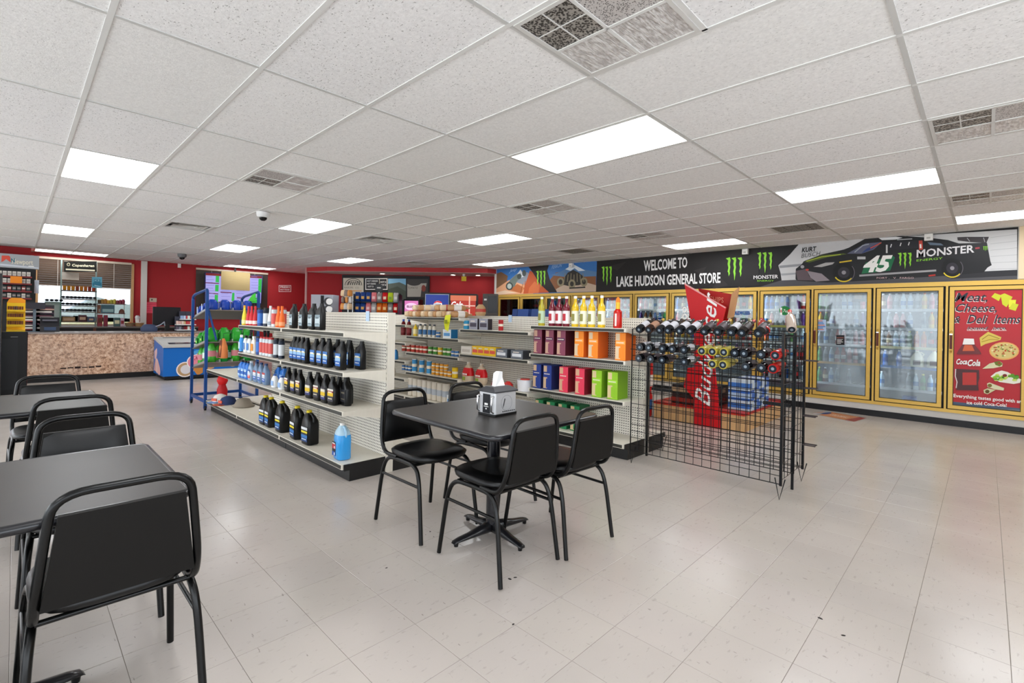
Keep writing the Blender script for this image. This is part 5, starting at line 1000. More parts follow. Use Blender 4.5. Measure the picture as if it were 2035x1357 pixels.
def wine(key, glass, labc, foil, long=True):
    pr = [(.034, 0), (.0375, .006), (.0375, .18), (.034, .2), (.016, .235), (.0145, .29)]
    b = MB().lathe(pr, M(glass, .08, 0, .6), 16); c = MB().lathe([(.0155, .235), (.0155, .3)], M(foil, .35, .3), 12)
    l = MB(); n = 10; vs = []
    for z in (.055, .155):
        for k in range(n+1): a = -math.pi*.55+1.1*math.pi*k/n; vs.append((.0382*math.sin(a), -.0382*math.cos(a), z))
    l.add(vs, [(k, k+1, n+2+k, n+1+k) for k in range(n)], M(labc, .5), True)
    pn = MB().lathe([(.028, -.0006), (.028, 0.0)], M('20262e', .12), 14).lathe([(.012, -.0012), (.012, -.0006)], M('7f8b96', .2), 10)
    kit(key, ('bottle', b), ('foil', c), ('label', l), ('punt', pn))
wine('wine_white_label', '0c0f14', 'c9c9cf', '2a1014'); wine('wine_gold_foil', '2a140c', 'a87f66', 'b89a3c'); wine('wine_dark', '0a0b0e', '4a3f44', 'b49430'); wine('wine_red_foil', '14100e', '3a3432', 'a8281c'); wine('rose_red', 'a01c18', 'c43a2c', 'b82418'); wine('clear_rum', 'b9a89a', '6a3430', 'c02c20'); wine('white_wine', 'a89a3c', 'c9bd5a', 'c8b03c')
def lay(key, x, y, z, lab, tilt, yaw=0, flip=False):
    """lying bottle, base toward the camera side (-y), neck raised and back"""
    t = put(key, 'wine_bottle', lab, 'bottle', (x, y, z), 0, 'wine bottles')
    t.rotation_mode = 'XYZ'; t.rotation_euler = (-math.pi/2+tilt, 0, math.radians(yaw)); return t
tops = [(10, 'wine_white_label', 'white label'), (120, 'wine_gold_foil', 'copper label and gold foil'), (245, 'wine_white_label', 'white label'), (340, 'wine_white_label', 'white label'), (475, 'wine_white_label', 'white label'), (600, 'wine_white_label', 'white label'), (760, 'wine_dark', 'grey label and gold foil'), (915, 'wine_dark', 'grey label and gold foil'), (1070, 'wine_white_label', 'white label'), (1195, 'wine_red_foil', 'dark label and red foil'), (1385, 'wine_dark', 'grey label and gold foil')]
for i, (x, k, l) in enumerate(tops):
    X = at(1270+x/5.814, 654+i*.5, Y=4.05).x; lay(k, X, 4.03, 1.243, 'wine bottle with %s, %s along the rack top from the mixers' % (l, ORD[i]), math.radians(19), 0)
def aim(key, base_, d, lab):
    t = put(key, 'wine_bottle', lab, 'bottle', base_, 0, 'wine bottles'); t.rotation_mode = 'QUATERNION'; t.rotation_quaternion = Vector(d).to_track_quat('Z', 'Y')
aim('rose_red', (-1.24, 4.12, 1.262), (-.35, .85, .3), 'red bottle at the end of the rack top beside the dark-label ones'); aim('clear_rum', (-1.13, 4.42, 1.275), (-.25, .75, .5), 'clear bottle with red cap tilted highest at the rack corner')
r1 = [(100, 'wine_white_label'), (155, 'wine_white_label'), (238, 'wine_white_label'), (298, 'wine_dark'), (370, 'wine_white_label'), (480, 'white_wine'), (545, 'white_wine'), (615, 'white_wine'), (682, 'wine_dark'), (738, 'wine_dark'), (842, 'wine_dark'), (930, 'rose_red')]
r2 = [(93, 'wine_dark'), (166, 'wine_dark'), (237, 'wine_dark'), (372, 'wine_white_label'), (545, 'white_wine'), (610, 'white_wine'), (748, 'wine_dark'), (845, 'wine_dark'), (915, 'rose_red')]
for z, L, nm in ((1.083, r1, 'upper'), (.981, r2, 'lower')):
    for i, (x, k) in enumerate(L):
        X = at(1240+x/3.084, 560+(400+x*.055+(70 if nm == 'lower' else 0))/3.084, Y=4.01).x
        lay(k, X, 3.995, z, 'wine bottle lying base outward, %s in the %s row of the wire rack' % (ORD[i], nm), math.radians(4))
# ---------------------------------------------------------------- beer display island
bi = thing('beer_display', 'tall red beer display sign on a cardboard island behind the wine rack', 'display', (0, 0, 0))
TAN = M('c8a070', .7)
def zb(x, y, Y): return at(1240+x/3.084, 560+y/3.084, Y=Y)
MB().cbox(-3.25, -2.07, 6.16, 7.7, 0, .2, TAN).build('island_base', bi); MB().box(-3.26, -2.06, 6.15, 7.71, .2, .23, M('b8281c', .4)).build('island_edge', bi)
YS = 6.13
def slab(pts, Y, m, th=.02, fn=zb):
    n = len(pts); A = [fn(a, b, Y) for a, b in pts]; B = [p+Vector((0, th, 0)) for p in A]
    return MB().add(A+B, [tuple(range(n)), tuple(reversed(range(n, 2*n)))]+[(i, n+i, n+(i+1) % n, (i+1) % n) for i in range(n)], m)
RB = M('c8141c', .4); RB2 = M('d33a4a', .4)
slab([(430, 885), (430, 720), (365, 640), (390, 528), (430, 524), (430, 310), (405, 215), (370, 8), (625, 155), (610, 215), (590, 300), (548, 330), (548, 524), (556, 528), (575, 700), (597, 908)], YS, RB).build('sign_panel', bi)
slab([(455, 40), (660, 75), (640, 215), (615, 330), (600, 330), (500, 200)], YS+.14, M('a81a14', .5)).build('rear_panel', bi)
slab([(660, 72), (706, 30), (672, 215), (632, 225)], YS+.1, M('b98a60', .7)).build('side_flap', bi)
q = slab([(372, 10), (625, 156), (621, 163), (375, 20)], YS-.004, M('e8a0a0', .5), .003); q.build('sign_edge', bi)
p = Print(lambda a, b, h: zb(a, b, YS-.001-h)); W = M('f0efed', .4)
p.text('Budweiser', 525, 765, 98, W, 700, bold=.005, shear=.5, down=True, rot=math.radians(86))
p.build('lettering', bi); 
# the second face of writing on the rear panel
p = Print(lambda a, b, h: zb(a, b, YS+.138-h)); p.text('CHIPS', 520, 120, 34, M('d98a70', .5), 90, down=True, slope=-.1); p.build('small_lettering', bi)
def beercase(key, c, c2): kit(key, ('carton', MB().cbox(-.13, .13, -.09, .09, 0, .125, M(c, .4))), ('band', MB().box(-.131, .131, -.0915, .0, .03, .09, M(c2, .4))))
beercase('case_a', '2f5fae', '9fb4cc'); beercase('case_b', 'b9c4cc', '3a6cb4'); beercase('case_c', '3a1814', '8a2a20'); beercase('case_d', '26201f', 'a88a6a')
cc = 0
for X in (-2.2, ):
    for j in range(4):
        for l in range(3): put('case_'+('ba'[(j+l) % 2]), 'beer_case', 'blue and silver beer case, %s from the sign, %s layer up' % (ORD[j], ORD[l]), 'case', (X, 6.42+j*.19, .232+l*.127), 0, 'beer cases')
for i, X in enumerate((-2.93, -3.1)):
    for j in range(3):
        for l in range(2): put('case_'+('cd'[(j+l) % 2]), 'beer_case', 'dark beer case, %s from the island end, %s back, %s layer' % (ORD[1-i], ORD[j], ORD[l]), 'case', (-2.62-i*.27, 6.3+j*.19, .232+l*.127), 0, 'beer cases')
cd = thing('can_display', 'red and white bottle-shaped display column at the far end of the island', 'display', (-3.42, 6.2, 0))
MB().lathe([(.1, 0), (.11, .02), (.11, .28), (.09, .34), (.11, .42), (.11, .72), (.05, .9), (.035, 1.02)], M('b81c1c', .35), 18).build('body', cd); MB().lathe([(.037, 1.02), (.037, 1.07)], WHITE, 14).build('cap', cd); MB().loft([(.42, .1115, .1115), (.58, .1115, .1115)], M('e6ddd2', .45), 18, 2, False).build('label', cd); MB().loft([(.1, .1115, .1115), (.24, .1115, .1115)], M('3a5f94', .45), 18, 2, False).build('label', cd)
# floor decal
fm = [at(*c, Z=0) for c in ((1615, 822), (1642, 817), (1722, 831), (1697, 838))]
def fd(a, b, h):
    A = fm[0].lerp(fm[3], a); B = fm[1].lerp(fm[2], a); v = A.lerp(B, b); v.z = .0012+h; return v
p = Print(fd, .0001); p.rect(0, 0, 1, 1, M('b8764a', .4)); p.poly([(0, 0), (.14, 0), (.2, .5), (.14, 1), (0, 1), (.05, .5)], M('8a8f98', .4)); p.ell(.16, .55, .07, .32, M('2a3a6a', .4)); p.poly([(.78, 0), (1, 0), (1, 1), (.85, 1)], M('8a3030', .4)); p.text('COLD DRINKS', .3, .35, .3, M('e0c8b4', .5), .42, bold=.02)
tag(p.build('floor_decal'), 'orange printed floor decal lying in front of the cooler doors', 'floor sticker')
# floor marks
FM = M('2c2825', .8)
for i, (x, y, r) in enumerate(((1013, 1150, .012), (1024, 1147, .01), (855, 1056, .008), (862, 1066, .005), (846, 1062, .004), (1020, 1240, .008), (1630, 1228, .012), (1676, 1262, .01), (768, 1128, .008))):
    P_ = at(x, y, Z=.001); tag(MB().loft([(0, r, r*.6), (.0006, r*.7, r*.4)], FM, 7, 2, True, False).build('floor_speck', None, (P_.x, P_.y, .0003), i), 'small dark speck on the vinyl floor, %s of those near the chairs and aisle' % ORD[i], 'debris', 'floor specks')
# ceiling cameras and small wall things
def dome(lab, P, s, c):
    t = thing('dome_camera', lab, 'camera', (P.x, P.y, HC-.001)); MB().lathe([(.05*s, -.055*s), (.065*s, -.04*s), (.068*s, -.0), ], M(c, .4), 20).build('housing', t); MB().lathe([(.004, -.092*s), (.02*s, -.089*s), (.036*s, -.075*s), (.04*s, -.055*s)], M('0a0a0c', .1), 18).build('dome', t)
dome('white dome security camera on the ceiling above the oil shelves', at(523, 422, Z=HC), 1.15, 'dedede'); dome('dark dome security camera above the red wall', at(362, 505, Z=HC), 1.3, '6a6a6c')
q = at(1083, 521, Z=HC)
# ---------------------------------------------------------------- checkout counter
ct = thing('checkout_counter', 'long checkout counter faced with speckled tan laminate', 'counter', (0, 0, 0))
MB().box(-12.9, -12.2, -1.4, 3.5, .11, .885, GRAN).build('front_panel', ct); MB().box(-12.85, -12.24, -1.4, 3.5, 0, .11, M('1b1a1b', .5)).build('toe_kick', ct); MB().cbox(-12.92, -12.18, -1.42, 3.52, .885, .91, brushed('counter_top', '8f8580', 0, .35, .1)).build('counter_top', ct)
sc_ = MB()
for i in range(6): sc_.box(-12.199, -12.196, .6+i*.1, .68+i*.1, .232+.008*(i % 2), .255+.006*(i % 3), M('2a1c18', .8))
sc_.build('gouge_strip', ct)
bc = thing('back_counter', 'black back counter under the window', 'counter', (0, 0, 0))
MB().box(-15.1, -14.5, -1.4, 3.3, 0, .93, M('131214', .5)).build('cabinet', bc); MB().cbox(-15.12, -14.46, -1.4, 3.3, .93, .965, M('6a625c', .4)).build('counter_top', bc); MB().box(-14.5, -14.485, 1.25, 1.3, .05, .93, M('5a3020', .6)).build('door_strip', bc)
# items drawn where the photograph shows them, on a plane of constant X
def bx(x, y, X): return at(x, y, X=X)
def zc(x, y, X): return at(120+x/13.567, 570+y/13.567, X=X)     # zoom [120,570,270,670]
# sunglasses and snuff display unit in front of the window
XD = -14.72
du = thing('display_unit', 'tall wire display unit with shelves of sunglasses before the window', 'display', (XD, 0, 0))
a, b = zc(20, 0, XD).y, zc(960, 0, XD).y; ze = zc(500, 985, XD).z
for y in (a, b): MB().box(-.02, .02, y-.012, y+.012, .965, 2.44, M('8fa8a4', .4)).build('post', du)
for yy, nm in ((105, 'a'), (325, 'b'), (500, 'c'), (665, 'd'), (930, 'e')):
    z = zc(500, yy, XD).z; MB().box(0, .2, a, b, z-.02, z, M('5a4a40', .5)).build('shelf', du)
sp_ = lambda x, y, X=XD: at(100+x/13.567, 500+y/13.567, X=X)
p = Print(lambda a_, b_, h: sp_(a_, b_, XD+.12)+Vector((h, 0, 0)), .0004)
p.rect(370, 262, 1250, 545, M('14140f', .5)); p.text('Copenhagen', 585, 395, 66, M('d9d2b4', .5), 600, bold=.03, shear=.15, down=True, slope=-.03); p.ell(490, 345, 45, 45, M('bfb595', .5)); p.ell(490, 345, 30, 30, M('3a382c', .5)); p.poly([(415, 455), (1200, 490), (1200, 530), (415, 495)], M('d2cbb0', .5))
hdr = p.build('header_print', du, (-XD, 0, 0)); q1, q2 = sp_(370, 262), sp_(1250, 545); MB().box(.05, .115, q1.y, q2.y, q2.z, q1.z, M('a8a496', .5)).build('header', du)
q1, q2 = sp_(315, 545, XD+.05), sp_(770, 770, XD+.05); tag(MB().box(XD+.04, XD+.05, q1.y, q2.y, q2.z, q1.z, M('c6c0b4', .7)).build('notice_board'), 'plain grey paper notice under the dark header of the sunglasses display', 'notice')
q1, q2 = sp_(1120, 685, XD+.25), sp_(1395, 975, XD+.25); pr = Print(lambda a_, b_, h: sp_(a_, b_, XD+.25)+Vector((h, 0, 0)), .0004); pr.rect(1120, 685, 1395, 975, M('5fa8c0', .4)); pr.rect(1180, 740, 1350, 830, M('2a7894', .4)); pr.rect(1140, 830, 1380, 920, M('2f7f9c', .4)); pr.line([(1190, 905), (1340, 935)], 12, M('c9e6ee', .4)); pr.text('ICE', 1200, 800, 50, M('a8dcea', .4), 130, down=True)
tag(pr.build('hanging_sign'), 'small teal plastic sign hanging off the corner of the sunglasses display', 'sign')
def shades(): 
    m = MB(); k = M('090a10', .5, 0, .2)
    for s in (-1, 1): m.prism([(s*.038+.033*math.cos(t*.785), .027+.026*math.sin(t*.785)) for t in range(8)], -.004, .004, k, 'x')
    m.box(-.003, .003, -.012, .012, .022, .028, k)
    for s in (-1, 1): m.box(-.1, 0, s*.07-.003, s*.07+.003, .026, .036, k)
    KITS['shades'] = [('frame', m.mesh('frame'))]
shades()
for r, (yy, rn) in enumerate(((325, 'upper'), (500, 'middle'), (665, 'lower'))):
    z = zc(500, yy, XD).z+.003
    for i in range(8): put('shades', 'sunglasses', 'dark sunglasses, %s in the %s row of the display' % (ORD[i], rn), 'glasses', (XD+.13, a+.07+(b-a-.14)*i/7, z), 0, 'sunglasses on the display')
rr = random.Random(11)
z = zc(500, 105, XD).z+.002
for i, c in enumerate(('c8861c', 'c8861c', 'c8861c', '8a3a20', 'c87a1c', 'b8641c', '8a2a1c', 'a83a20')):
    tag(MB().lathe([(.026, 0), (.032, .02), (.03, .085), (.034, .095)], M(c, .4), 12).build('snack_tub', None, (XD+.12, a+.05+(b-a-.1)*i/7, z)), '%s snack tub, %s on the top display shelf' % ('amber' if i < 3 else 'orange or dark red', ORD[i]), 'tub', 'snack tubs')
z = zc(500, 930, XD).z+.002
for i, (x0, x1, h_, c, lab) in enumerate(((40, 380, 90, '9a7a50', 'long basket of tan snacks'), (470, 690, 135, '4a2028', 'dark red box of lighters'), (720, 900, 90, '27405f', 'navy packet'))):
    y0, y1 = zc(x0, 900, XD).y, zc(x1, 900, XD).y; hz = h_/13.567/965*12.2*1.15
    tag(MB().cbox(XD+.04, XD+.16, y0, y1, z, z+hz, M(c, .5), .004).box(XD+.16, XD+.162, y0+.02, y1-.02, z+hz*.25, z+hz*.7, M('b89a80', .6)).build('counter_box'), lab+' on the lowest shelf of the sunglasses display', 'box')
# shelves in front of the pane, toward the red strip
ws = thing('wire_shelf', 'small two-tier shelf of snacks standing against the bright window pane', 'shelf', (XD, 0, 0)); y0, y1 = zc(985, 0, XD).y, zc(1745, 0, XD).y
for yy in (455, 712): z = zc(1300, yy, XD).z; MB().box(0, .16, y0, y1, z-.015, z, M('6a4a44', .5)).build('shelf', ws)
for y in (y0+.01, y1-.01): MB().box(.0, .015, y-.006, y+.006, .965, zc(1300, 455, XD).z, M('b8b0a8', .4)).build('post', ws)
z = zc(1300, 455, XD).z+.002
for i in range(9):
    c = ['4a3a22', '8a6a2c', '9a6a2c', 'a8862c', '8f8a2c', 'a89a3a', '6a2a30', '7a2436', '7a2436'][i]
    tag(MB().loft([(0, .03, .03), (.07, .034, .034), (.085+.012*(i % 3), .02, .02)], M(c, .5), 10, 2.6).build('snack_tub', None, (XD+.09, y0+.04+(y1-y0-.08)*i/8, z)), 'small snack tub, %s on the upper window shelf' % ORD[i], 'tub', 'window shelf tubs')
z = zc(1300, 712, XD).z+.002
for x0, x1, h_, c, lab in ((990, 1070, 200, '7a4a30', 'orange-brown carton at the start of the lower window shelf'), (1085, 1440, 205, '3f5f6a', 'teal picture carton on the lower window shelf'), (1555, 1725, 110, '6a4034', 'rounded brown bag on the lower window shelf')):
    A, B = zc(x0, 600, XD).y, zc(x1, 600, XD).y; hz = h_/13.567/965*12.4; tag((MB().cbox(XD+.03, XD+.13, A, B, z, z+hz, M(c, .5), .004).box(XD+.13, XD+.132, A+.02, B-.02, z+.03, z+hz*.5, M('8fb0b0', .5)) if x0 != 1555 else MB().loft([(0, (.05), (B-A)/2, XD+.08, (A+B)/2), (hz*.6, .045, (B-A)/2.4, XD+.08, (A+B)/2), (hz, .02, (B-A)/6, XD+.08, (A+B)/2)], M(c, .5), 12, 2.2).add([(v[0]-v[0], 0, 0) for v in ()], [], M(c, .5))) .build('snack_carton') if x0 != 1555 else MB().loft([(z, .05, (B-A)/2, XD+.08, (A+B)/2), (z+hz*.6, .045, (B-A)/2.4, XD+.08, (A+B)/2), (z+hz, .02, (B-A)/6, XD+.08, (A+B)/2)], M(c, .5), 12, 2.2).build('snack_bag'), lab, 'carton')
z = .967
def cb(name, x0, x1, ytop, c, lab, cat, X=XD+.12, face=None, d=.12):
    A, B = zc(x0, 900, X).y, zc(x1, 900, X).y; zt = max(zc((x0+x1)/2, ytop, X).z, z+.05); m = MB().cbox(X-d/2, X+d/2, A, B, z, zt, M(c, .5), .004)
    if face: m.box(X+d/2, X+d/2+.002, A+.01, B-.01, z+(zt-z)*.3, z+(zt-z)*.7, M(face, .5))
    tag(m.build(name), lab, cat)
cb('snack_box', 1000, 1130, 745, '8a3038', 'red snack box on the back counter beside the display post', 'box', face='5a2a18'); cb('snack_box', 1165, 1270, 760, '7a2236', 'dark crimson box on the back counter under the window shelf', 'box'); cb('book_stack', 1440, 1600, 830, '3f5a5a', 'teal and cream booklet stand on the back counter', 'booklets', face='c8c4a0'); cb('snack_box', 1610, 1715, 840, 'b8a0b0', 'pale pink box on the back counter', 'box', face='8a2a30')
for x, lab, c in ((1870, 'shallow fruit basket with an orange thing in it near the window edge', '8a7458'), (2120, 'woven basket at the end of the back counter', 'b08a60')):
    P_ = at(120+x/13.567, 640, X=XD+.15); t = thing('basket', lab, 'basket', (XD+.15, P_.y, z)); MB().lathe([(.07, 0), (.1, .08), (.105, .085), (.095, .08), (.068, .008)], M(c, .8), 18, cap=False).build('bowl', t); MB().lathe([(.07, 0), (.07, .006)], M(c, .8), 14).build('bottom', t); MB().loft([(.03, .06, .06), (.08, .05, .05), (.1, .02, .02)], M('b8602c' if x < 2000 else 'd8d6d2', .6), 10, 2).build('contents', t)
t = thing('paper_cup_stack', 'white paper cups and papers leaning by the white corner strip', 'cups', (XD+.15, at(273, 640, X=XD+.15).y, z)); MB().lathe([(.03, 0), (.042, .16), (.045, .165)], WHITE, 14).build('cups', t); MB().loft([(.165, .04, .04), (.22, .05, .05), (.26, .03, .03)], M('c9c9ca', .6), 12, 2).build('lid', t)
# cabinet of sunglasses left of the display
wc = thing('glass_case', 'white-backed small display case left of the sunglasses unit', 'display case', (XD, 0, 0)); A, B = bx(88, 640, XD).y, bx(119, 640, XD).y
MB().box(0, .02, A, B, .967, bx(100, 601, XD).z, M('dfe3e2', .5)).build('back', wc); MB().box(0, .2, A, B, bx(100, 601, XD).z, bx(100, 600, XD).z+.01, M('a8c4bc', .3)).build('top', wc); MB().box(.0, .2, B-.01, B, .967, bx(100, 601, XD).z, M('5fae8a', .2, alpha=.6)).build('side_pane', wc); MB().box(0, .2, A, B, 1.12, 1.13, M('c8d0cc', .4)).build('shelf', wc)
zt = bx(100, 600, XD).z+.012
for i in range(3): put('shades', 'sunglasses', 'dark sunglasses standing on top of the white display case, %s' % ORD[i], 'glasses', (XD+.12, A+.07+i*(B-A-.1)/2, zt), 0, 'sunglasses on the case')
for x0, x1, y0_, c, lab in ((92, 107, 605, '4a5a66', 'dark packet hanging inside the white display case'), (91, 115, 625, '8a4a44', 'red and blue pouches at the bottom of the white display case')):
    A2, B2 = bx(x0, 600, XD+.1).y, bx(x1, 600, XD+.1).y; zb_ = .97 if y0_ > 610 else 1.132
    tag(MB().cbox(XD+.05, XD+.12, A2, B2, zb_, zb_+.09, M(c, .5), .01).build('packet'), lab, 'packet')
# cigarette rack
XC = -13.9
cr = thing('cigarette_rack', 'cigarette rack with a grey sign board and rows of packs', 'rack', (XC, 0, 0))
def cg(x, y): return at(x/13.567, 480+y/13.567, X=XC)      # zoom [0,480,150,580]
yl, yr = -1.2, cg(1050, 600).y
MB().box(-.35, 0, yl, yr-.04, 0, 2.36, M('2a2a2c', .5)).build('back_panel', cr)
MB().box(-.05, .12, yl, yr, cg(1040, 760).z, cg(1040, 440).z+.03, M('a9adb0', .4)).build('sign_board', cr)
p = Print(lambda a_, b_, h: at(a_/13.567, 480+b_/13.567, X=XC+.121+h), .0004)
p.poly([(-40, 380), (0, 372), (0, 590), (-40, 590)], M('b8b49a', .5)); p.poly([(45, 375), (240, 380), (275, 410), (292, 560), (230, 520), (165, 470), (90, 530), (35, 550)], M('e0503c', .4)); p.text('Newport', 320, 590, 130, M('e6e0cc', .5), 570, bold=.02, down=True, slope=-.06); p.text('N', 300, 560, 110, M('2f7080', .5), 100, bold=.03, down=True); p.poly([(0, 590), (1040, 700), (1040, 730), (0, 640)], M('cfd4dc', .4)); p.poly([(770, 650), (900, 650), (930, 690), (760, 675)], WHITE)
p.build('sign_print', cr, (-XC, 0, 0))
for yy in (940, 1130, 1330, 1520): z = cg(500, yy).z; MB().box(0, .22, yl, yr-.1, z-.03, z, M('7a2a2c', .4)).build('shelf', cr)
kit('pack', ('body', MB().box(0, .05, -.027, .027, 0, .085, M('d8d2c8', .5)).box(.05, .051, -.022, .022, .02, .06, M('b8b0a8', .5)))); kit('pack_dark', ('body', MB().box(0, .05, -.027, .027, 0, .085, M('3f4648', .5)).box(.05, .051, -.022, .022, .03, .06, M('9a8f88', .5)))); kit('pack_red', ('body', MB().box(0, .05, -.027, .027, 0, .085, M('8a3a38', .5)).box(.05, .051, -.022, .022, .03, .06, M('d8ccc4', .5))))
for r, (yy, n, ks) in enumerate(((940, 13, ['pack']), (1130, 12, ['pack', 'pack', 'pack_dark', 'pack_dark']), (1330, 12, ['pack_dark', 'pack_red', 'pack_dark']), (1520, 12, ['pack_dark', 'pack', 'pack_dark']))):
    z = cg(500, yy).z+.002
    for i in range(n): put(ks[i % len(ks)], 'cigarette_pack', '%s cigarette pack, %s from the near end of the %s rack shelf' % ({'pack': 'white', 'pack_dark': 'dark', 'pack_red': 'red'}[ks[i % len(ks)]], ORD[i], ORD[r]), 'pack', (XC+.14, yr-.15-i*.066, z), 0, 'cigarette packs')
q1, q2 = cg(280, 945), cg(590, 1140); tag(MB().box(XC+.235, XC+.24, q1.y, q2.y, q2.z, q1.z, M('f08c1c', .5)).build('price_card'), 'blank orange card on the front of the cigarette rack', 'sign')
q1, q2 = cg(925, 1040), cg(1040, 1400); tag(MB().add([(XC+.1, q1.y, q1.z), (XC+.12, q2.y, q1.z), (XC+.1, q2.y, q2.z), (XC+.13, q1.y+.03, q2.z)], [(0, 1, 2, 3)], M('c8ccd8', .5)).box(XC+.09, XC+.1, q1.y, q2.y, q2.z, q1.z, M('b8b0b8', .5)).build('hanging_bag'), 'pale plastic sleeve hanging at the end of the cigarette rack', 'bag')
# soffit box above the cigarette rack
struct('trim_5', MB().box(XB, -14.3, YN, .22, 2.42, HC, REDW))
# yellow candy display on black stand, black uprights at the frame edge
XT = -10.75
bs = thing('display_stand', 'tall black stand under the yellow snack display at the frame edge', 'stand', (XT, 0, 0)); MB().cbox(-.45, 0, -.62, .145, 0, .97, M('121113', .45)).build('cabinet', bs); MB().box(0, .004, -.55, .04, .08, .86, M('1a1a1d', .4)).build('door', bs); MB().box(.004, .012, -.04, .04, .885, .9, M('6a6a6a', .4)).build('handle', bs); MB().box(-.45, .002, .1455, .15, .02, .96, M('4a1014', .5)).build('side_trim', bs)
yd = thing('snack_display', 'bright yellow tiered counter display full of small brown packets', 'display', (XT-.18, 0, .972))
ya, yb_ = bx(13, 620, XT).y, bx(51, 620, XT).y; YEL = M('eec01c', .45)
MB().box(-.12, .14, ya, yb_, 0, .03, YEL).build('base', yd); MB().box(-.13, -.11, ya, yb_, 0, .45, YEL).prism([(ya, .45), (yb_, .45), (yb_, .5), (yb_-.05, .53), (ya+.05, .53), (ya+.02, .5)], -.13, -.11, M('f0981c', .45), 'x').build('back_card', yd)
for i in range(3):
    z = .08+i*.115; MB().box(-.11+.03*(2-i), .12-.03*i, ya, yb_, z, z+.03, YEL).build('tier', yd)
    for k in range(7): tag(MB().box(XT-.18-.05, XT-.18+.08-.03*i, ya+.01+k*(yb_-ya-.03)/7, ya+.01+k*(yb_-ya-.03)/7+.022, .972+z+.032, .972+z+.085, M(('6a3a1c', '5a2a1a')[k % 2], .5)).build('candy_pack'), 'brown candy packet, %s on the %s tier of the yellow display' % (ORD[k], ORD[2-i]), 'packet', 'candy packets')
MB().prism([(.0, .33), (.04, .33), (.05, .36), (.02, .4), (-.03, .39)], -.105, -.1, M('3f8f9a', .5), 'x').build('emblem', yd)
mc = thing('merchandiser', 'black upright merchandiser cut by the frame edge with a green back panel inside', 'display', (-9.9, 0, 0)); MB().cbox(-.5, 0, -.95, -.13, 0, .1, BLACK).build('base', mc); MB().box(-.5, 0, -.17, -.13, .1, 1.78, BLACK).box(-.5, 0, -.95, -.91, .1, 1.78, BLACK).build('side_panel', mc); MB().box(-.5, -.46, -.91, -.17, .1, 1.78, M('3f7a5a', .5)).build('back_panel', mc); MB().box(-.5, 0, -.95, -.13, 1.78, 1.82, BLACK).build('top', mc)  # back panel is plain green
for z in (.45, .8, 1.15, 1.45): MB().box(-.45, -.02, -.91, -.17, z, z+.015, SILV).build('shelf', mc)
# counter-top things
def ctr(x, y=0): return Vector((-12.5, bx(x, 660, -12.45).y, .912))
def item(name, lab, cat, x, build, rz=0, dx=0): t = thing(name, lab, cat, ctr(x)+Vector((dx, 0, 0)), rz); build(t); return t
item('card_display', 'grey pole-mounted customer display beside the yellow snack display', 'display', 68, lambda t: (MB().box(-.02, .02, -.02, .02, .01, .42, M('5a6670', .4)).build('pole', t), MB().cbox(-.09, .09, -.12, .12, 0, .012, M('5a6670', .4)).build('base', t), MB().cbox(-.03, .05, -.14, .14, .42, .54, M('2a2730', .4)).build('screen', t)))
item('payment_terminal', 'black card terminal on the counter near the sunglasses case', 'terminal', 99, lambda t: (MB().prism([(-.12, 0), (.12, 0), (.1, .1), (-.04, .27), (-.1, .27)], -.13, .13, M('26262a', .4), 'x' if 0 else 'y').build('body', t), MB().box(.0, .06, -.1, .1, .2, .23, M('55525c', .3)).build('screen', t), MB().box(.1, .125, -.08, .08, .03, .09, M('3a4a66', .5)).build('cover', t)), 0)
def mag(t):
    for i, c in enumerate(('6a2a2c', 'c8c0b4', '8a3a3c', 'b8b0a8', '3a2a38', 'c8a090')): MB().box(-.1, .1, -.13, .13, .03+i*.075, .055+i*.075, M(c, .6)).box(-.1, .1, -.13+.01*i, .1, .055+i*.075, .085+i*.075, M(('d8d0c8', '5a3440')[i % 2], .6)).build('tray', t)
    MB().box(-.11, -.1, -.14, .14, 0, .5, M('3a3a3e', .5)).build('back', t)
item('lottery_rack', 'tiered rack of scratch cards behind the grey display pole', 'rack', 59, mag, dx=-.15); item('lottery_rack', 'tiered rack of scratch cards between the pole and the card terminal', 'rack', 88, mag, dx=-.15)
def sheetp(x0, x1, lab):
    A, B = bx(x0, 665, -12.4).y, bx(x1, 665, -12.4).y; tag(MB().box(-12.45, -12.22, A, B, .9105, .913, WHITE).build('paper_sheet'), lab, 'paper')
sheetp(108, 122, 'white paper lying on the counter right of the card terminal'); sheetp(148, 155, 'small white paper lying on the middle of the counter'); sheetp(212, 224, 'white paper lying on the counter below the window shelf')
tag(MB().loft([(0, .05, .04), (.03, .055, .045), (.05, .03, .02)], M('a83a30', .5), 12, 2.4).build('red_packet', None, ctr(88)), 'small red packet lying against the card terminal', 'packet')
item('hand_bag', 'slate blue bag with a pale strap lying on the counter end', 'bag', 297, lambda t: (MB().loft([(0, .1, .14), (.06, .11, .15), (.13, .07, .11), (.15, .02, .06)], M('3c4660', .7), 14, 2.6).build('body', t), MB().tube([(.05, .1, .1), (.09, .18, .14), (.05, .25, .2), (0, .27, .12)], .012, M('9aa2b0', .6), 6).build('strap', t)))
item('register_monitor', 'black flat register screen standing on the counter by the red wall', 'monitor', 338, lambda t: (MB().cbox(-.02, .02, -.26, .24, .12, .52, M('141318', .3)).build('screen', t), MB().box(-.03, .03, -.04, .04, .02, .14, BLACK).build('stand', t), MB().cbox(-.1, .1, -.12, .12, 0, .02, BLACK).build('base', t)), 0, -.25)
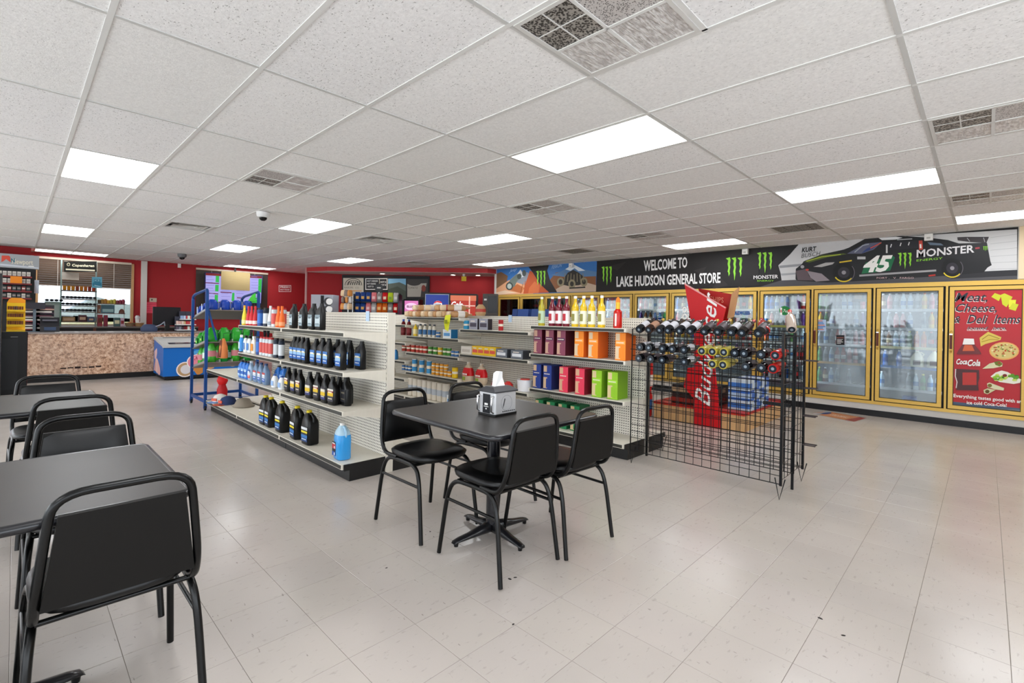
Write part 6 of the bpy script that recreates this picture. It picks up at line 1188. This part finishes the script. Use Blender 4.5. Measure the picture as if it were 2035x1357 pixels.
def snackrack(cols_):
    def f(t):
        for i, c in enumerate(cols_):
            z = .04+i*.115; MB().box(-.08, .12, -.075, .075, z-.02, z, M('d9d9d6', .4)).build('tier', t)
            for k in range(3): MB().cbox(-.02, .06, -.07+k*.047, -.028+k*.047, z, z+.07, M(c[k], .4), .006).build('packet', t)
        MB().box(-.1, -.08, -.075, .075, 0, .04+len(cols_)*.115+.05, M('3a3a48', .5)).build('back', t)
    return f
item('snack_rack', 'low counter rack with dark packets and white trays', 'rack', 358, snackrack([('5a5060', '8a8a98', '4a3a44'), ('d8b8ac', 'c8a098', 'e0c8bc')]))
item('snack_rack', 'counter rack of pale and red packets in the middle of three', 'rack', 367, snackrack([('c8c0cc', '8a2a34', 'a83a3c'), ('e8dca8', 'd8c890', 'c8404a'), ('8fa8cc', 'b8c4dc', 'c83a44')]), dx=-.02)
item('snack_rack', 'tallest counter rack with orange packets and mint trays nearest the soda cart', 'rack', 380, snackrack([('d8e0d8', 'c84a3a', 'a8c8b8'), ('c8484a', 'e8e0d0', 'a83a3c'), ('d8e4dc', 'd85a3c', 'd8903c')]), dx=0)
# thermostat, pink paper, sockets, signs on the red wall
tag(MB().cbox(XB, XB+.03, at(297, 592, X=XB).y, at(311, 592, X=XB).y, at(300, 600, X=XB).z, at(300, 592, X=XB).z, M('c8b8a4', .5)).box(XB+.03, XB+.032, at(300, 592, X=XB).y, at(303, 592, X=XB).y, at(300, 597, X=XB).z, at(300, 594, X=XB).z, M('4a443c', .5)).build('thermostat'), 'small beige thermostat on the red wall above the pink paper', 'thermostat')
pk = Print(lambda a_, b_, h: at(a_, b_, X=XB+.003+h), .0004); pk.rect(291, 600, 311, 622, M('f0526a', .6)); [pk.line([(292, 605+i*4), (310, 605.5+i*4)], .8, M('d83a54', .6)) for i in range(4)]
tag(pk.build('pink_paper'), 'bright pink paper notice taped on the red wall', 'notice')
tag(MB().cbox(XB, XB+.05, at(353, 527, X=XB).y, at(359, 527, X=XB).y, at(356, 532, X=XB).z, at(356, 524, X=XB).z, WHITE).build('motion_sensor'), 'tiny white motion sensor high on the red wall', 'sensor')
rs = Print(lambda a_, b_, h: at(380+a_/5.025, 500+b_/5.025, X=XB+.01+h), .0004); rs.rect(874, 335, 998, 402, M('f0d8d4', .5)); rs.rect(880, 341, 992, 396, M('a8242a', .5)); rs.text('FRESH', 890, 362, 17, WHITE, 92, bold=.03, down=True); rs.text('HOT FOOD', 890, 386, 14, WHITE, 92, bold=.03, down=True)
tag(rs.build('wall_sign'), 'small red sign with white letters in a white border on the red wall', 'sign')
# menu screen with a cardboard sheet
ms = thing('menu_screen', 'large lit menu screen with lilac and green panels on the red wall', 'screen', (0, 0, 0)); XM = XB+.16
def mq(a_, b_, h=0): return at(380+a_/5.025, 500+b_/5.025, X=XM+h)
c4 = [mq(138, 205), mq(715, 240), mq(700, 520), mq(134, 500)]
MB().add(c4+[p_-Vector((.05, 0, 0)) for p_ in c4], [(0, 1, 2, 3), (7, 6, 5, 4), (0, 4, 5, 1), (1, 5, 6, 2), (2, 6, 7, 3), (3, 7, 4, 0)], M('2a2a5a', .4)).build('housing', ms); MB().box(XM-.045, XM-.025, 4.28, 4.32, 2.4, HC, BLACK).build('ceiling_pole', ms)
EL = lambda c, e=.62: M(c, .4, emit=e)
p = Print(lambda a_, b_, h: mq(a_, b_, h+.001), .0004); p.poly([(146, 212), (708, 246), (693, 514), (142, 494)], EL('aaa6e6')); p.poly([(146, 212), (708, 246), (706, 268), (146, 236)], EL('8a1c24', .4))
for q in ([(245, 240), (280, 243), (278, 308), (243, 305)], [(240, 330), (275, 332), (272, 398), (238, 396)], [(235, 430), (268, 432), (266, 508), (233, 506)], [(672, 270), (706, 272), (698, 410), (668, 400)], [(410, 410), (432, 412), (430, 500), (402, 490)], [(560, 500), (690, 440), (688, 512), (560, 512)]): p.poly(q, EL('34b04c'))
for q in ([(140, 310), (278, 318)], [(140, 412), (270, 422)], [(292, 404), (404, 410)], [(456, 460), (530, 464)]): p.line(q, 9, EL('7a1c44', .4))
for x0 in (150, 300, 450, 600):
    for k in range(9):
        if 250+k*28 < 500: p.line([(x0, 250+k*28), (x0+60+(k*17 % 30), 252+k*28)], 4, EL('8f88d0', .5))
p.build('display_print', ms)
c4 = [mq(300, 192, .04), mq(588, 212, .04), mq(584, 392, .04), mq(296, 378, .04)]; cbm = NT('cardboard', .8); CBM = cbm.col(cbm.ramp(cbm.noise(cbm.geo((1, 1, 30)), 3, 2), [(.3, '86744a'), (.7, '917f55')]))
tag(MB().add(c4+[p_+Vector((.006, 0, 0)) for p_ in c4], [(3, 2, 1, 0), (4, 5, 6, 7), (0, 1, 5, 4), (1, 2, 6, 5), (2, 3, 7, 6), (3, 0, 4, 7)], CBM).build('cardboard_sheet'), 'plain tan cardboard sheet hung over the menu screen', 'cardboard')
# ---------------------------------------------------------------- ice cream freezer
fz = thing('ice_cream_freezer', 'blue chest freezer with ice cream pictures beside the checkout counter', 'freezer', (-12.17, 2.0, 0))
FBL = M('1468bc', .35); Lx, Ly = .9, 1.5
prof = [(0, .08), (Lx, .08), (Lx, .62), (Lx-.04, .66), (.1, .76), (0, .76)]
MB().prism(prof, 0, Ly, FBL, 'y').build('cabinet', fz)
MB().prism([(Lx+.015, .635), (Lx+.015, .68), (.45, .77), (.12, .815), (0, .8), (-.0, .76), (.1, .76), (Lx-.04, .66)], -.015, Ly+.015, M('b9b9b6', .4), 'y').build('rim', fz)
MB().add([(Lx-.07, .1, .7), (.2, .1, .806), (.2, Ly-.1, .806), (Lx-.07, Ly-.1, .7)], [(0, 3, 2, 1)], M('4a4650', .08, 0, .7)).build('glass_lid', fz); MB().box(.04, Lx-.03, .03, Ly-.03, .02, .08, M('1a1a1c', .5)).build('plinth', fz)
p = Print(lambda a_, b_, h: Vector((Lx+.0005+h, a_, b_)), .0003)
W, PK = M('efe6e2', .5), M('e58a9a', .5)
p.ell(.62, .53, .14, .05, M('4f9fd8', .5)); p.text('Nestle', .52, .38, .12, W, .62, bold=.07, shear=.2, slope=.2); p.text('Nestle', .52, .38, .12, M('c8303a', .5), .62, bold=.02, shear=.2, slope=.2)
p.ell(.36, .2, .15, .15, W); p.ell(.36, .2, .13, .13, M('b8946a', .6)); p.ell(.37, .2, .09, .09, M('d9d4d6', .5)); p.ell(.55, .34, .17, .15, W); p.ell(.55, .34, .15, .135, PK)
rq = random.Random(2)
for i in range(22): p.ell(.55+rq.uniform(-.11, .11), .34+rq.uniform(-.1, .1), .012, .009, M(rq.choice(['c8405a', 'f6c8d0', 'a8304a']), .5), 6)
p.poly([(.45, .26), (.66, .24), (.66, .12), (.6, .085), (.56, .085)], M('c8843c', .6)); p.poly([(.68, .3), (.82, .28), (.86, .2), (.72, .16)], M('c89a6a', .6)); p.poly([(.7, .085), (.74, .18), (1.2, .17), (1.3, .085)], M('e6e2de', .5)); p.poly([(.72, .13), (.85, .15), (.92, .085), (.75, .085)], M('2a1c1a', .5))
p.ell(1.0, .34, .1, .1, M('e0a0a8', .5)); p.ell(1.2, .3, .1, .09, M('d8c0a0', .5)); p.build('front_print', fz)
p = Print(lambda a_, b_, h: Vector((a_, -.0005-h, b_)), .0003); p.poly([(.05, .52), (.3, .6), (.32, .5), (.22, .36), (.08, .38)], M('e8c4c8', .5)); p.poly([(.05, .14), (.3, .12), (.5, .085), (.62, .085), (.66, .14), (.6, .24), (.42, .36), (.3, .4), (.18, .36), (.1, .24)], M('e6b4b0', .5)); p.line([(.3, .38), (.32, .1)], .05, M('f2e4de', .5)); p.build('side_print', fz)
# ---------------------------------------------------------------- soda cart
BLU = M('143f7c', .4); CX0, CX1, CY0, CY1 = -8.3, -7.56, 1.82, 2.47
cart = thing('soda_cart', 'blue tube-framed soda cart with slanted shelves at the gondola end', 'cart', (0, 0, 0))
for y in (CY0, CY1):
    for x, zt in ((CX0, 1.53), (CX1, 1.64)): MB().box(x-.017, x+.017, y-.017, y+.017, .06, zt-.02, BLU).build('post', cart)
    MB().tube(bez([(CX0, y, 1.49), (CX0, y, 1.55), (CX0+.12, y, 1.585), (CX1, y, 1.64), (CX1, y, 1.6)], .04, 3), .019, BLU, 8).build('top_rail', cart)
    MB().rod((CX1-.02, y+.02, 1.38), (CX1+.0, y+.12 if y == CY0 else y-.12, .95), .014, BLU, 6).build('brace', cart); MB().box(CX0, CX1, y-.012, y+.012, .1, .14, BLU).build('base_rail', cart)
for x in (CX0, CX1): MB().box(x-.012, x+.012, CY0, CY1, .1, .14, BLU).build('base_rail', cart)
for x in (CX0, CX1):
    for y in (CY0, CY1): MB().tube([(x, y-.012, .03), (x, y+.012, .03)], .03, M('1a1c22', .5), 12).box(x-.012, x+.012, y-.02, y+.02, .03, .07, BLU).build('caster', cart)
gl = MB()
for k in range(9): gl.rod((CX0, CY1, .3+.0*k+k*.012), (CX1, CY1, .3+k*.012), .003, WIRE, 4)
for k in range(16): gl.rod((CX0+(CX1-CX0)*k/15, CY1, .3), (CX0+(CX1-CX0)*k/15, CY1, .4), .003, WIRE, 4)
tag(gl.build('wire_basket', cart), kind='stuff')
TILT = math.atan2(.13, CX1-CX0)
for z, nm in ((1.24, 'top'), (.8, 'middle'), (.52, 'bottom')):
    m = MB().box(0, CX1-CX0, 0, CY1-CY0, -.012, 0, M('6a5f5a', .5))
    s = m.build('shelf', cart, (CX0, CY0, z)); s.rotation_euler = (0, -TILT, 0)
    for k in range(5): q = MB().box(0, CX1-CX0, -.004, .004, 0, .035, SILV).build('divider', s, (0, .02+k*(CY1-CY0-.04)/4, 0))
SB2 = [(.048, 0), (.054, .012), (.054, .17), (.05, .2), (.018, .28), (.014, .3)]
def big(key, body, band, cap): kit(key, ('body', MB().lathe(SB2, M(body, .12, 0, .6), 14)), ('label', MB().loft([(.08, .0545, .0545), (.16, .0545, .0545)], M(band, .45), 14, 2, False)), ('cap', MB().lathe([(.016, .298), (.016, .32)], M(cap, .4), 10)))
big('liter_green', '1f9a3c', 'd8e8dc', 'e8eee8'); big('liter_dew', '3fa82c', 'c87a80', 'e8eee8')
kit('blue_bag', ('bag', MB().loft([(0, .05, .05), (.02, .055, .055), (.12, .055, .055), (.14, .045, .045), (.15, .03, .03)], M('1c3f9c', .3), 14, 3)), ('print', MB().box(-.061, -.058, -.04, .03, .04, .12, M('9ab8e8', .4)).box(-.04, .04, -.0665, -.063, .04, .1, M('4a6ac8', .4)).box(-.045, -.01, -.068, -.0662, .03, .13, M('d8dcec', .4))))
kit('green_pack', ('body', MB().loft([(0, .06, .06), (.01, .062, .064), (.13, .062, .064), (.17, .03, .05), (.2, .012, .03)], M('27962a', .3), 12, 6)), ('print', MB().box(-.05, .05, -.0765, -.073, .03, .12, M('1a7a34', .4)).box(-.04, .02, -.078, -.0763, .05, .08, M('a8e05a', .4))))
def onc(z, t): return z+t*.13+.004
for k in range(4):
    for j in range(3):
        y = CY0+.1+k*.15; x = CX0+.12+j*.24; tt = (x-CX0)/(CX1-CX0)
        put('blue_bag', 'snack_bag', 'blue bag on the top cart shelf, %s row from the oil, %s deep' % (ORD[k], ORD[j]), 'bag', (x, y, onc(1.25, tt)), 0, 'blue bags')
        put('green_pack', 'soda_pack', 'green wrapped soda pack on the middle cart shelf, %s row, %s deep' % (ORD[k], ORD[j]), 'pack', (x, y, onc(.81, tt)), 0, 'green packs')
        put('liter_green' if (k+j) % 2 else 'liter_dew', 'soda_bottle', 'big green soda bottle on the bottom cart shelf, %s row, %s deep' % (ORD[k], ORD[j]), 'bottle', (x, y, onc(.53, tt)), 0, 'green soda bottles')
t = thing('cart_header', 'bright green sign panel at the top of the soda cart', 'sign', (CX1-.02, CY1-.03, 0)); MB().prism([(-.42, 1.47), (-.02, 1.5), (-.02, 1.62), (-.14, 1.6)], -.004, .004, M('3fd02c', .5), 'y').build('panel', t)
P_ = at(455, 690, Y=1.86); t = thing('orange_net_bag', 'orange mesh bag of wood sticks hanging at the gondola end', 'bag', (P_.x, 1.8, P_.z-.13)); MB().loft([(0, .07, .04), (.03, .075, .045), (.14, .07, .04), (.2, .035, .025), (.24, .012, .012)], M('c0703a', .6), 16, 2.4).build('net', t)
nb_ = MB()
for k in range(7): nb_.rod((-.06+.02*k, -.047, .01), (-.03+.01*k, -.028, .22), .003, M('5a2a14', .6), 4)
tag(nb_.build('sticks', t), kind='stuff'); MB().tube([(0, 0, .23), (0, 0, .3), (.03, .1, .31)], .003, BLACK, 5).build('tie', t)
P_ = at(420, 765, Y=2.0); t = thing('red_plush_cap', 'red and white beverage figure-shaped promotion standing in the cart base', 'promotion', (CX1-.1, 2.05, .145)); MB().loft([(0, .07, .06), (.1, .075, .065), (.18, .04, .04)], M('b8141c', .5), 14, 2.2).build('body', t); MB().loft([(.18, .05, .05), (.23, .075, .07), (.29, .05, .05), (.31, .01, .01)], M('d8181c', .5), 14, 2).build('top', t)
t['label'] = 'red rounded plastic jug standing in the bottom of the soda cart'; t['category'] = 'jug'; t.name = 'red_jug'
# ---------------------------------------------------------------- nook: posters, machines, chips
pf = thing('picture_board', 'wide black board with four large pictures on the nook wall', 'picture', (0, 0, 0))
def nz(a_, b_, h=0): q = nook(660+a_/5.0875, 510+b_/5.0875, .04+h); return q
c4 = [nz(100, 182), nz(985, 196), nz(985, 600), nz(100, 600)]; MB().add(c4+[q-nn*.03 for q in c4], [(3, 2, 1, 0), (4, 5, 6, 7), (0, 4, 7, 3), (1, 2, 6, 5), (0, 1, 5, 4)], M('141214', .5)).build('board', pf)
p = Print(lambda a_, b_, h: nz(a_, b_, h+.002), .0004)
CR = M('cfc6b4', .5); INK = M('2a2622', .5)
p.rect(112, 215, 318, 410, CR); p.line([(130+85*(1-math.cos(t*.262)), 290-70*math.sin(t*.262)) for t in range(13)], 6, INK); p.line([(150+66*(1-math.cos(t*.262)), 290-52*math.sin(t*.262)) for t in range(13)], 5, INK); [p.line([(160+i*22, 286), (176+i*20, 250)], 9, INK) for i in range(6)]
p.text('FRANKOMA', 122, 322, 20, M('6a6458', .5), 90, down=True); p.text('CO.', 235, 322, 18, M('6a6458', .5), 40, down=True); p.line([(130, 345), (300, 345)], 8, M('d8944a', .5)); p.poly([(140, 345), (190, 395), (170, 410), (130, 380)], M('4a3a34', .5))
p.rect(335, 218, 560, 335, M('e0dcd6', .5)); p.rect(344, 226, 552, 326, M('1a181c', .5)); p.line([(478, 226), (478, 300)], 5, CR)
for a_, b_, w in ((352, 240, 110), (352, 268, 90), (360, 296, 60), (488, 250, 58), (488, 280, 58)): p.text('HOT DRINKS'[:5+(w > 80)*5], a_, b_+14, 17, M('d8d6d4', .5), w, bold=.03, down=True)
p.rect(566, 222, 746, 440, M('5f8a9a', .5)); p.poly([(566, 222), (746, 222), (746, 285), (690, 262), (640, 268), (566, 272)], M('7fb4d4', .5)); p.poly([(566, 276), (620, 268), (680, 258), (746, 290), (746, 440), (566, 440)], M('59625a', .6)); p.poly([(566, 330), (660, 300), (746, 350), (746, 440), (566, 440)], M('474f44', .6))
p.rect(757, 226, 970, 412, M('3a3634', .5)); p.poly([(760, 275), (830, 292), (895, 270), (955, 268), (950, 300), (905, 320), (895, 405), (760, 405)], M('b4aca0', .5)); p.ell(830, 262, 70, 32, M('3c3634', .5)); p.text('TOMATO', 765, 325, 22, M('5a544c', .5), 100, down=True); p.ell(925, 320, 22, 34, M('8a3a2c', .5))
p.build('printed_pictures', pf)
nkd = (nd.x, nd.y)
def nb2(x, d, z=0): q = dep(x, CY, d); return Vector((q.x, q.y, z))
nc = thing('drinks_counter', 'long counter carrying the drinks machines in the nook', 'counter', nb2(820, 11.6), YAW)
MB().box(-2.6, 1.75, -.3, .35, 0, .9, M('4a4440', .6)).build('cabinet', nc); MB().cbox(-2.62, 1.77, -.33, .36, .9, .94, M('6a6460', .4)).build('counter_top', nc)
def mach(name, lab, cat, x, d, build, z=.942): t = thing(name, lab, cat, nb2(x, d, z), YAW); build(t); return t
K = 11.5/965
def coffee(t):
    MB().cbox(-.28, .24, -.12, .25, 0, .86, M('9a9ca4', .35)).build('body', t); MB().box(-.05, .02, -.13, -.12, .55, .84, DARK).build('spout_panel', t)
    for z in (.7, .52): MB().tube([(.13, -.125, z), (.13, -.16, z)], .095, BLACK, 20).build('dial', t); MB().tube([(.17, -.16, z), (.17, -.175, z)], .075, WHITE, 18).build('cup_dispenser', t)
mach('coffee_machine', 'grey coffee machine with two white cup dispensers on the nook counter', 'machine', 645, 11.5, coffee)
def screen(w, h, c, extra=None, e=.8):
    def f(t):
        MB().cbox(-w/2-.03, w/2+.03, 0, .45, 0, h+.3, M('1a1a1e', .4)).build('cabinet', t); q = MB().box(-w/2, w/2, -.004, 0, .28, h+.26, M(c, .3, emit=e)); q.build('lit_panel', t)
        if extra: pp = Print(lambda a_, b_, hh: Vector((a_, -.005-hh, b_)), .001); extra(pp); pp.build('panel_print', t)
    return f
def up(p, k):
    f0 = p.fn; p.fn = lambda a, b, h: f0(a, b+k, h)
def pepsi(p):
    up(p, .18)
    p.ell(.02, .5, .1, .09, M('f4f4f6', .3, emit=.75)); p.poly([(-.08, .52), (.0, .55), (.12, .53), (.1, .57), (.02, .59), (-.05, .57)], M('c8303a', .3, emit=.75)); p.text('PEPSI', -.06, .49, .035, M('1c3f9c', .3), .15, bold=.03); p.rect(-.27, .73, .27, .745, M('b8c4d4', .3)); p.rect(-.28, .28, -.265, .745, M('b8c4d4', .3)); p.rect(.265, .28, .28, .745, M('b8c4d4', .3))
def coke(p):
    up(p, .16)
    p.poly([(-.3, .62), (.3, .62), (.3, .74), (-.3, .74)], M('c86a4a', .3, emit=.75)); p.text('Cola', -.28, .46, .14, M('f4f0f0', .3, emit=.75), .27, bold=.03, shear=.3); p.rect(.13, .3, .16, .72, M('f4c4b4', .3, emit=.6)); p.rect(.0, .49, .28, .515, M('f4c4b4', .3, emit=.6))
def pink(p):
    up(p, .2); p.ell(0, .42, .15, .09, M('f4c4e4', .3, emit=.75)); p.text('SLUSH', -.11, .4, .05, M('8a2a7a', .3), .22, bold=.04); p.ell(.03, .3, .12, .04, M('e83a6a', .3, emit=.7))
mach('soda_fountain', 'soda fountain with a glowing dark blue panel and round logo', 'machine', 868, 11.4, screen(.54, .66, '16308a', pepsi, .7)); mach('soda_fountain', 'soda fountain with a glowing red and orange panel', 'machine', 920, 11.3, screen(.58, .64, 'c4341f', coke, .5)); mach('slush_machine', 'frozen drink machine with a glowing pink panel', 'machine', 817, 11.5, screen(.32, .5, 'd87ab8', pink, .7))
mach('microwave', 'dark microwave on the counter next to the banner wall', 'microwave', 971, 10.9, lambda t: (MB().cbox(-.14, .2, 0, .4, 0, .93, M('4a4440', .4)).build('body', t), MB().box(-.02, .18, -.006, 0, .5, .88, M('1a1718', .2)).build('door', t), MB().box(-.11, -.05, -.006, 0, .78, .82, WHITE).build('keypad', t)), .942)
t = thing('salad_counter', 'low white topped counter in front of the first cooler doors', 'counter', (-7.95, 8.1, 0)); MB().box(-.5, 1.2, -.3, .3, 0, 1.08, M('b8b0a8', .5)).build('cabinet', t); MB().cbox(-.52, 1.22, -.32, .32, 1.1, 1.13, M('2a2624', .3)).build('counter_top', t); MB().box(-.48, 1.18, -.29, .29, 1.08, 1.1, M('a89a90', .5)).build('ledge', t)
# chips rack
cp_ = thing('chip_rack', 'black wire rack of snack bags in front of the picture board', 'rack', nb2(750, 10.6, 0), YAW)
MB().box(-.52, .45, .25, .27, 0, 1.83, M('1a181c', .5)).build('back_panel', cp_)
for x in (-.53, .46): MB().box(x-.01, x+.01, -.05, .27, 0, 1.8, SILV if x < 0 else BLACK).build('side_frame', cp_)
for z in (1.4, 1.63, 1.17): MB().box(-.52, .45, -.08, .25, z-.015, z, BLACK).build('shelf', cp_)
def chip(key, c, c2): kit(key, ('bag', MB().loft([(0, .055, .008), (.02, .06, .035), (.12, .06, .04), (.18, .055, .03), (.21, .052, .005)], M(c, .25), 12, 3)), ('print', MB().box(-.03, .03, -.044, -.038, .06, .12, M(c2, .4))))
chip('chip_blue', '1f3f80', 'd8a85a'); chip('chip_pink', 'e07a80', 'f0c0c0'); chip('chip_grey', '8a8480', 'c8c4c0'); chip('chip_red', 'c4161c', 'f0d0b0'); chip('chip_lime', 'b8cc2a', '7a9a1c'); chip('chip_silver', 'b4b0b0', 'd8d4d0'); chip('chip_orange', 'd8641c', 'f0c070')
Rz = Matrix.Rotation(YAW, 3, 'Z')
for z, L, nm in ((1.632, ['blue', 'blue', 'blue', 'pink', 'grey', 'red', 'lime', 'silver'], 'upper'), (1.402, ['blue', 'blue', 'pink', 'silver', 'orange', 'orange', 'grey', 'red'], 'middle'), (1.172, ['blue', 'red', 'grey', 'grey', 'pink', 'grey', 'silver', 'grey'], 'lower')):
    for i, c in enumerate(L):
        o = cp_.location+Rz @ Vector((-.45+i*.12, .04, 0)); put('chip_'+c, 'chip_bag', '%s snack bag, %s on the %s shelf of the chip rack' % (c, ORD[i], nm), 'bag', (o.x, o.y, z), YAW, 'chip bags')
o = cp_.location+Rz @ Vector((.02, .0, 1.84)); t = thing('round_sign', 'round black sign on top of the chip rack', 'sign', o, YAW); MB().tube([(0, 0, .1), (0, .012, .1)], .09, BLACK, 24).build('disc', t); MB().box(-.04, .04, -.003, 0, .09, .115, M('c8c4c0', .5)).build('print', t); MB().box(-.006, .006, .012, .02, -.02, .1, SILV).build('stem', t)
o = nb2(688, 10.2, 0); t = thing('snack_stand', 'wire stand of orange and silver bags left of the chip rack', 'stand', o, YAW)
MB().box(-.01, .01, .1, .12, 0, 1.85, SILV).build('pole', t); MB().cbox(-.15, .15, -.05, .2, 0, .03, BLACK).build('base', t)
for i in range(9): MB().loft([(0, .05, .01), (.02, .06, .03), (.1, .055, .03), (.13, .04, .006)], M(('d8904a', 'c8c4c0', 'e8c8a0', '8a7a70')[i % 4], .3), 10, 2.6).build('bag', t, (-.07+(i % 3)*.07, .0, 1.45+(i//3)*.14), i*.5)
# yellow tag hanging from the soffit
q = nook(922, 548, .6); t = thing('hanging_tag', 'yellow tag hanging with a small white figurine shape from the soffit edge', 'sign', (q.x, q.y, 0), YAW); t['label'] = 'small yellow tag hanging under the red soffit'
MB().box(-.065, .065, -.003, .003, 2.3, 2.42, M('d8b81c', .5)).build('card', t); MB().loft([(2.42, .02, .02), (2.46, .05, .03), (2.52, .03, .02)], M('d8d2c8', .6), 10, 2).build('clip', t); MB().rod((0, 0, 2.5), (0, 0, HC), .003, BLACK, 5).build('string', t)

for x in (900, 950, 760):  # third lamp, over the chip rack, is added to brighten the nook
    q = nook(x, 546, .35); t = thing('downlight', 'small recessed downlight in the soffit underside, %s' % {900: 'beside the yellow tag', 950: 'nearest the banner', 760: 'added above the chip rack to brighten the nook'}[x], 'ceiling light', (q.x, q.y, 2.48)); MB().tube([(.07*math.cos(a*.524), .07*math.sin(a*.524), 0) for a in range(12)], .008, WHITE, 6, True).build('rim', t); MB().lathe([(.062, .0), (.062, .001)], M('fff4e4', .4, emit=22), 14).build('lens', t)
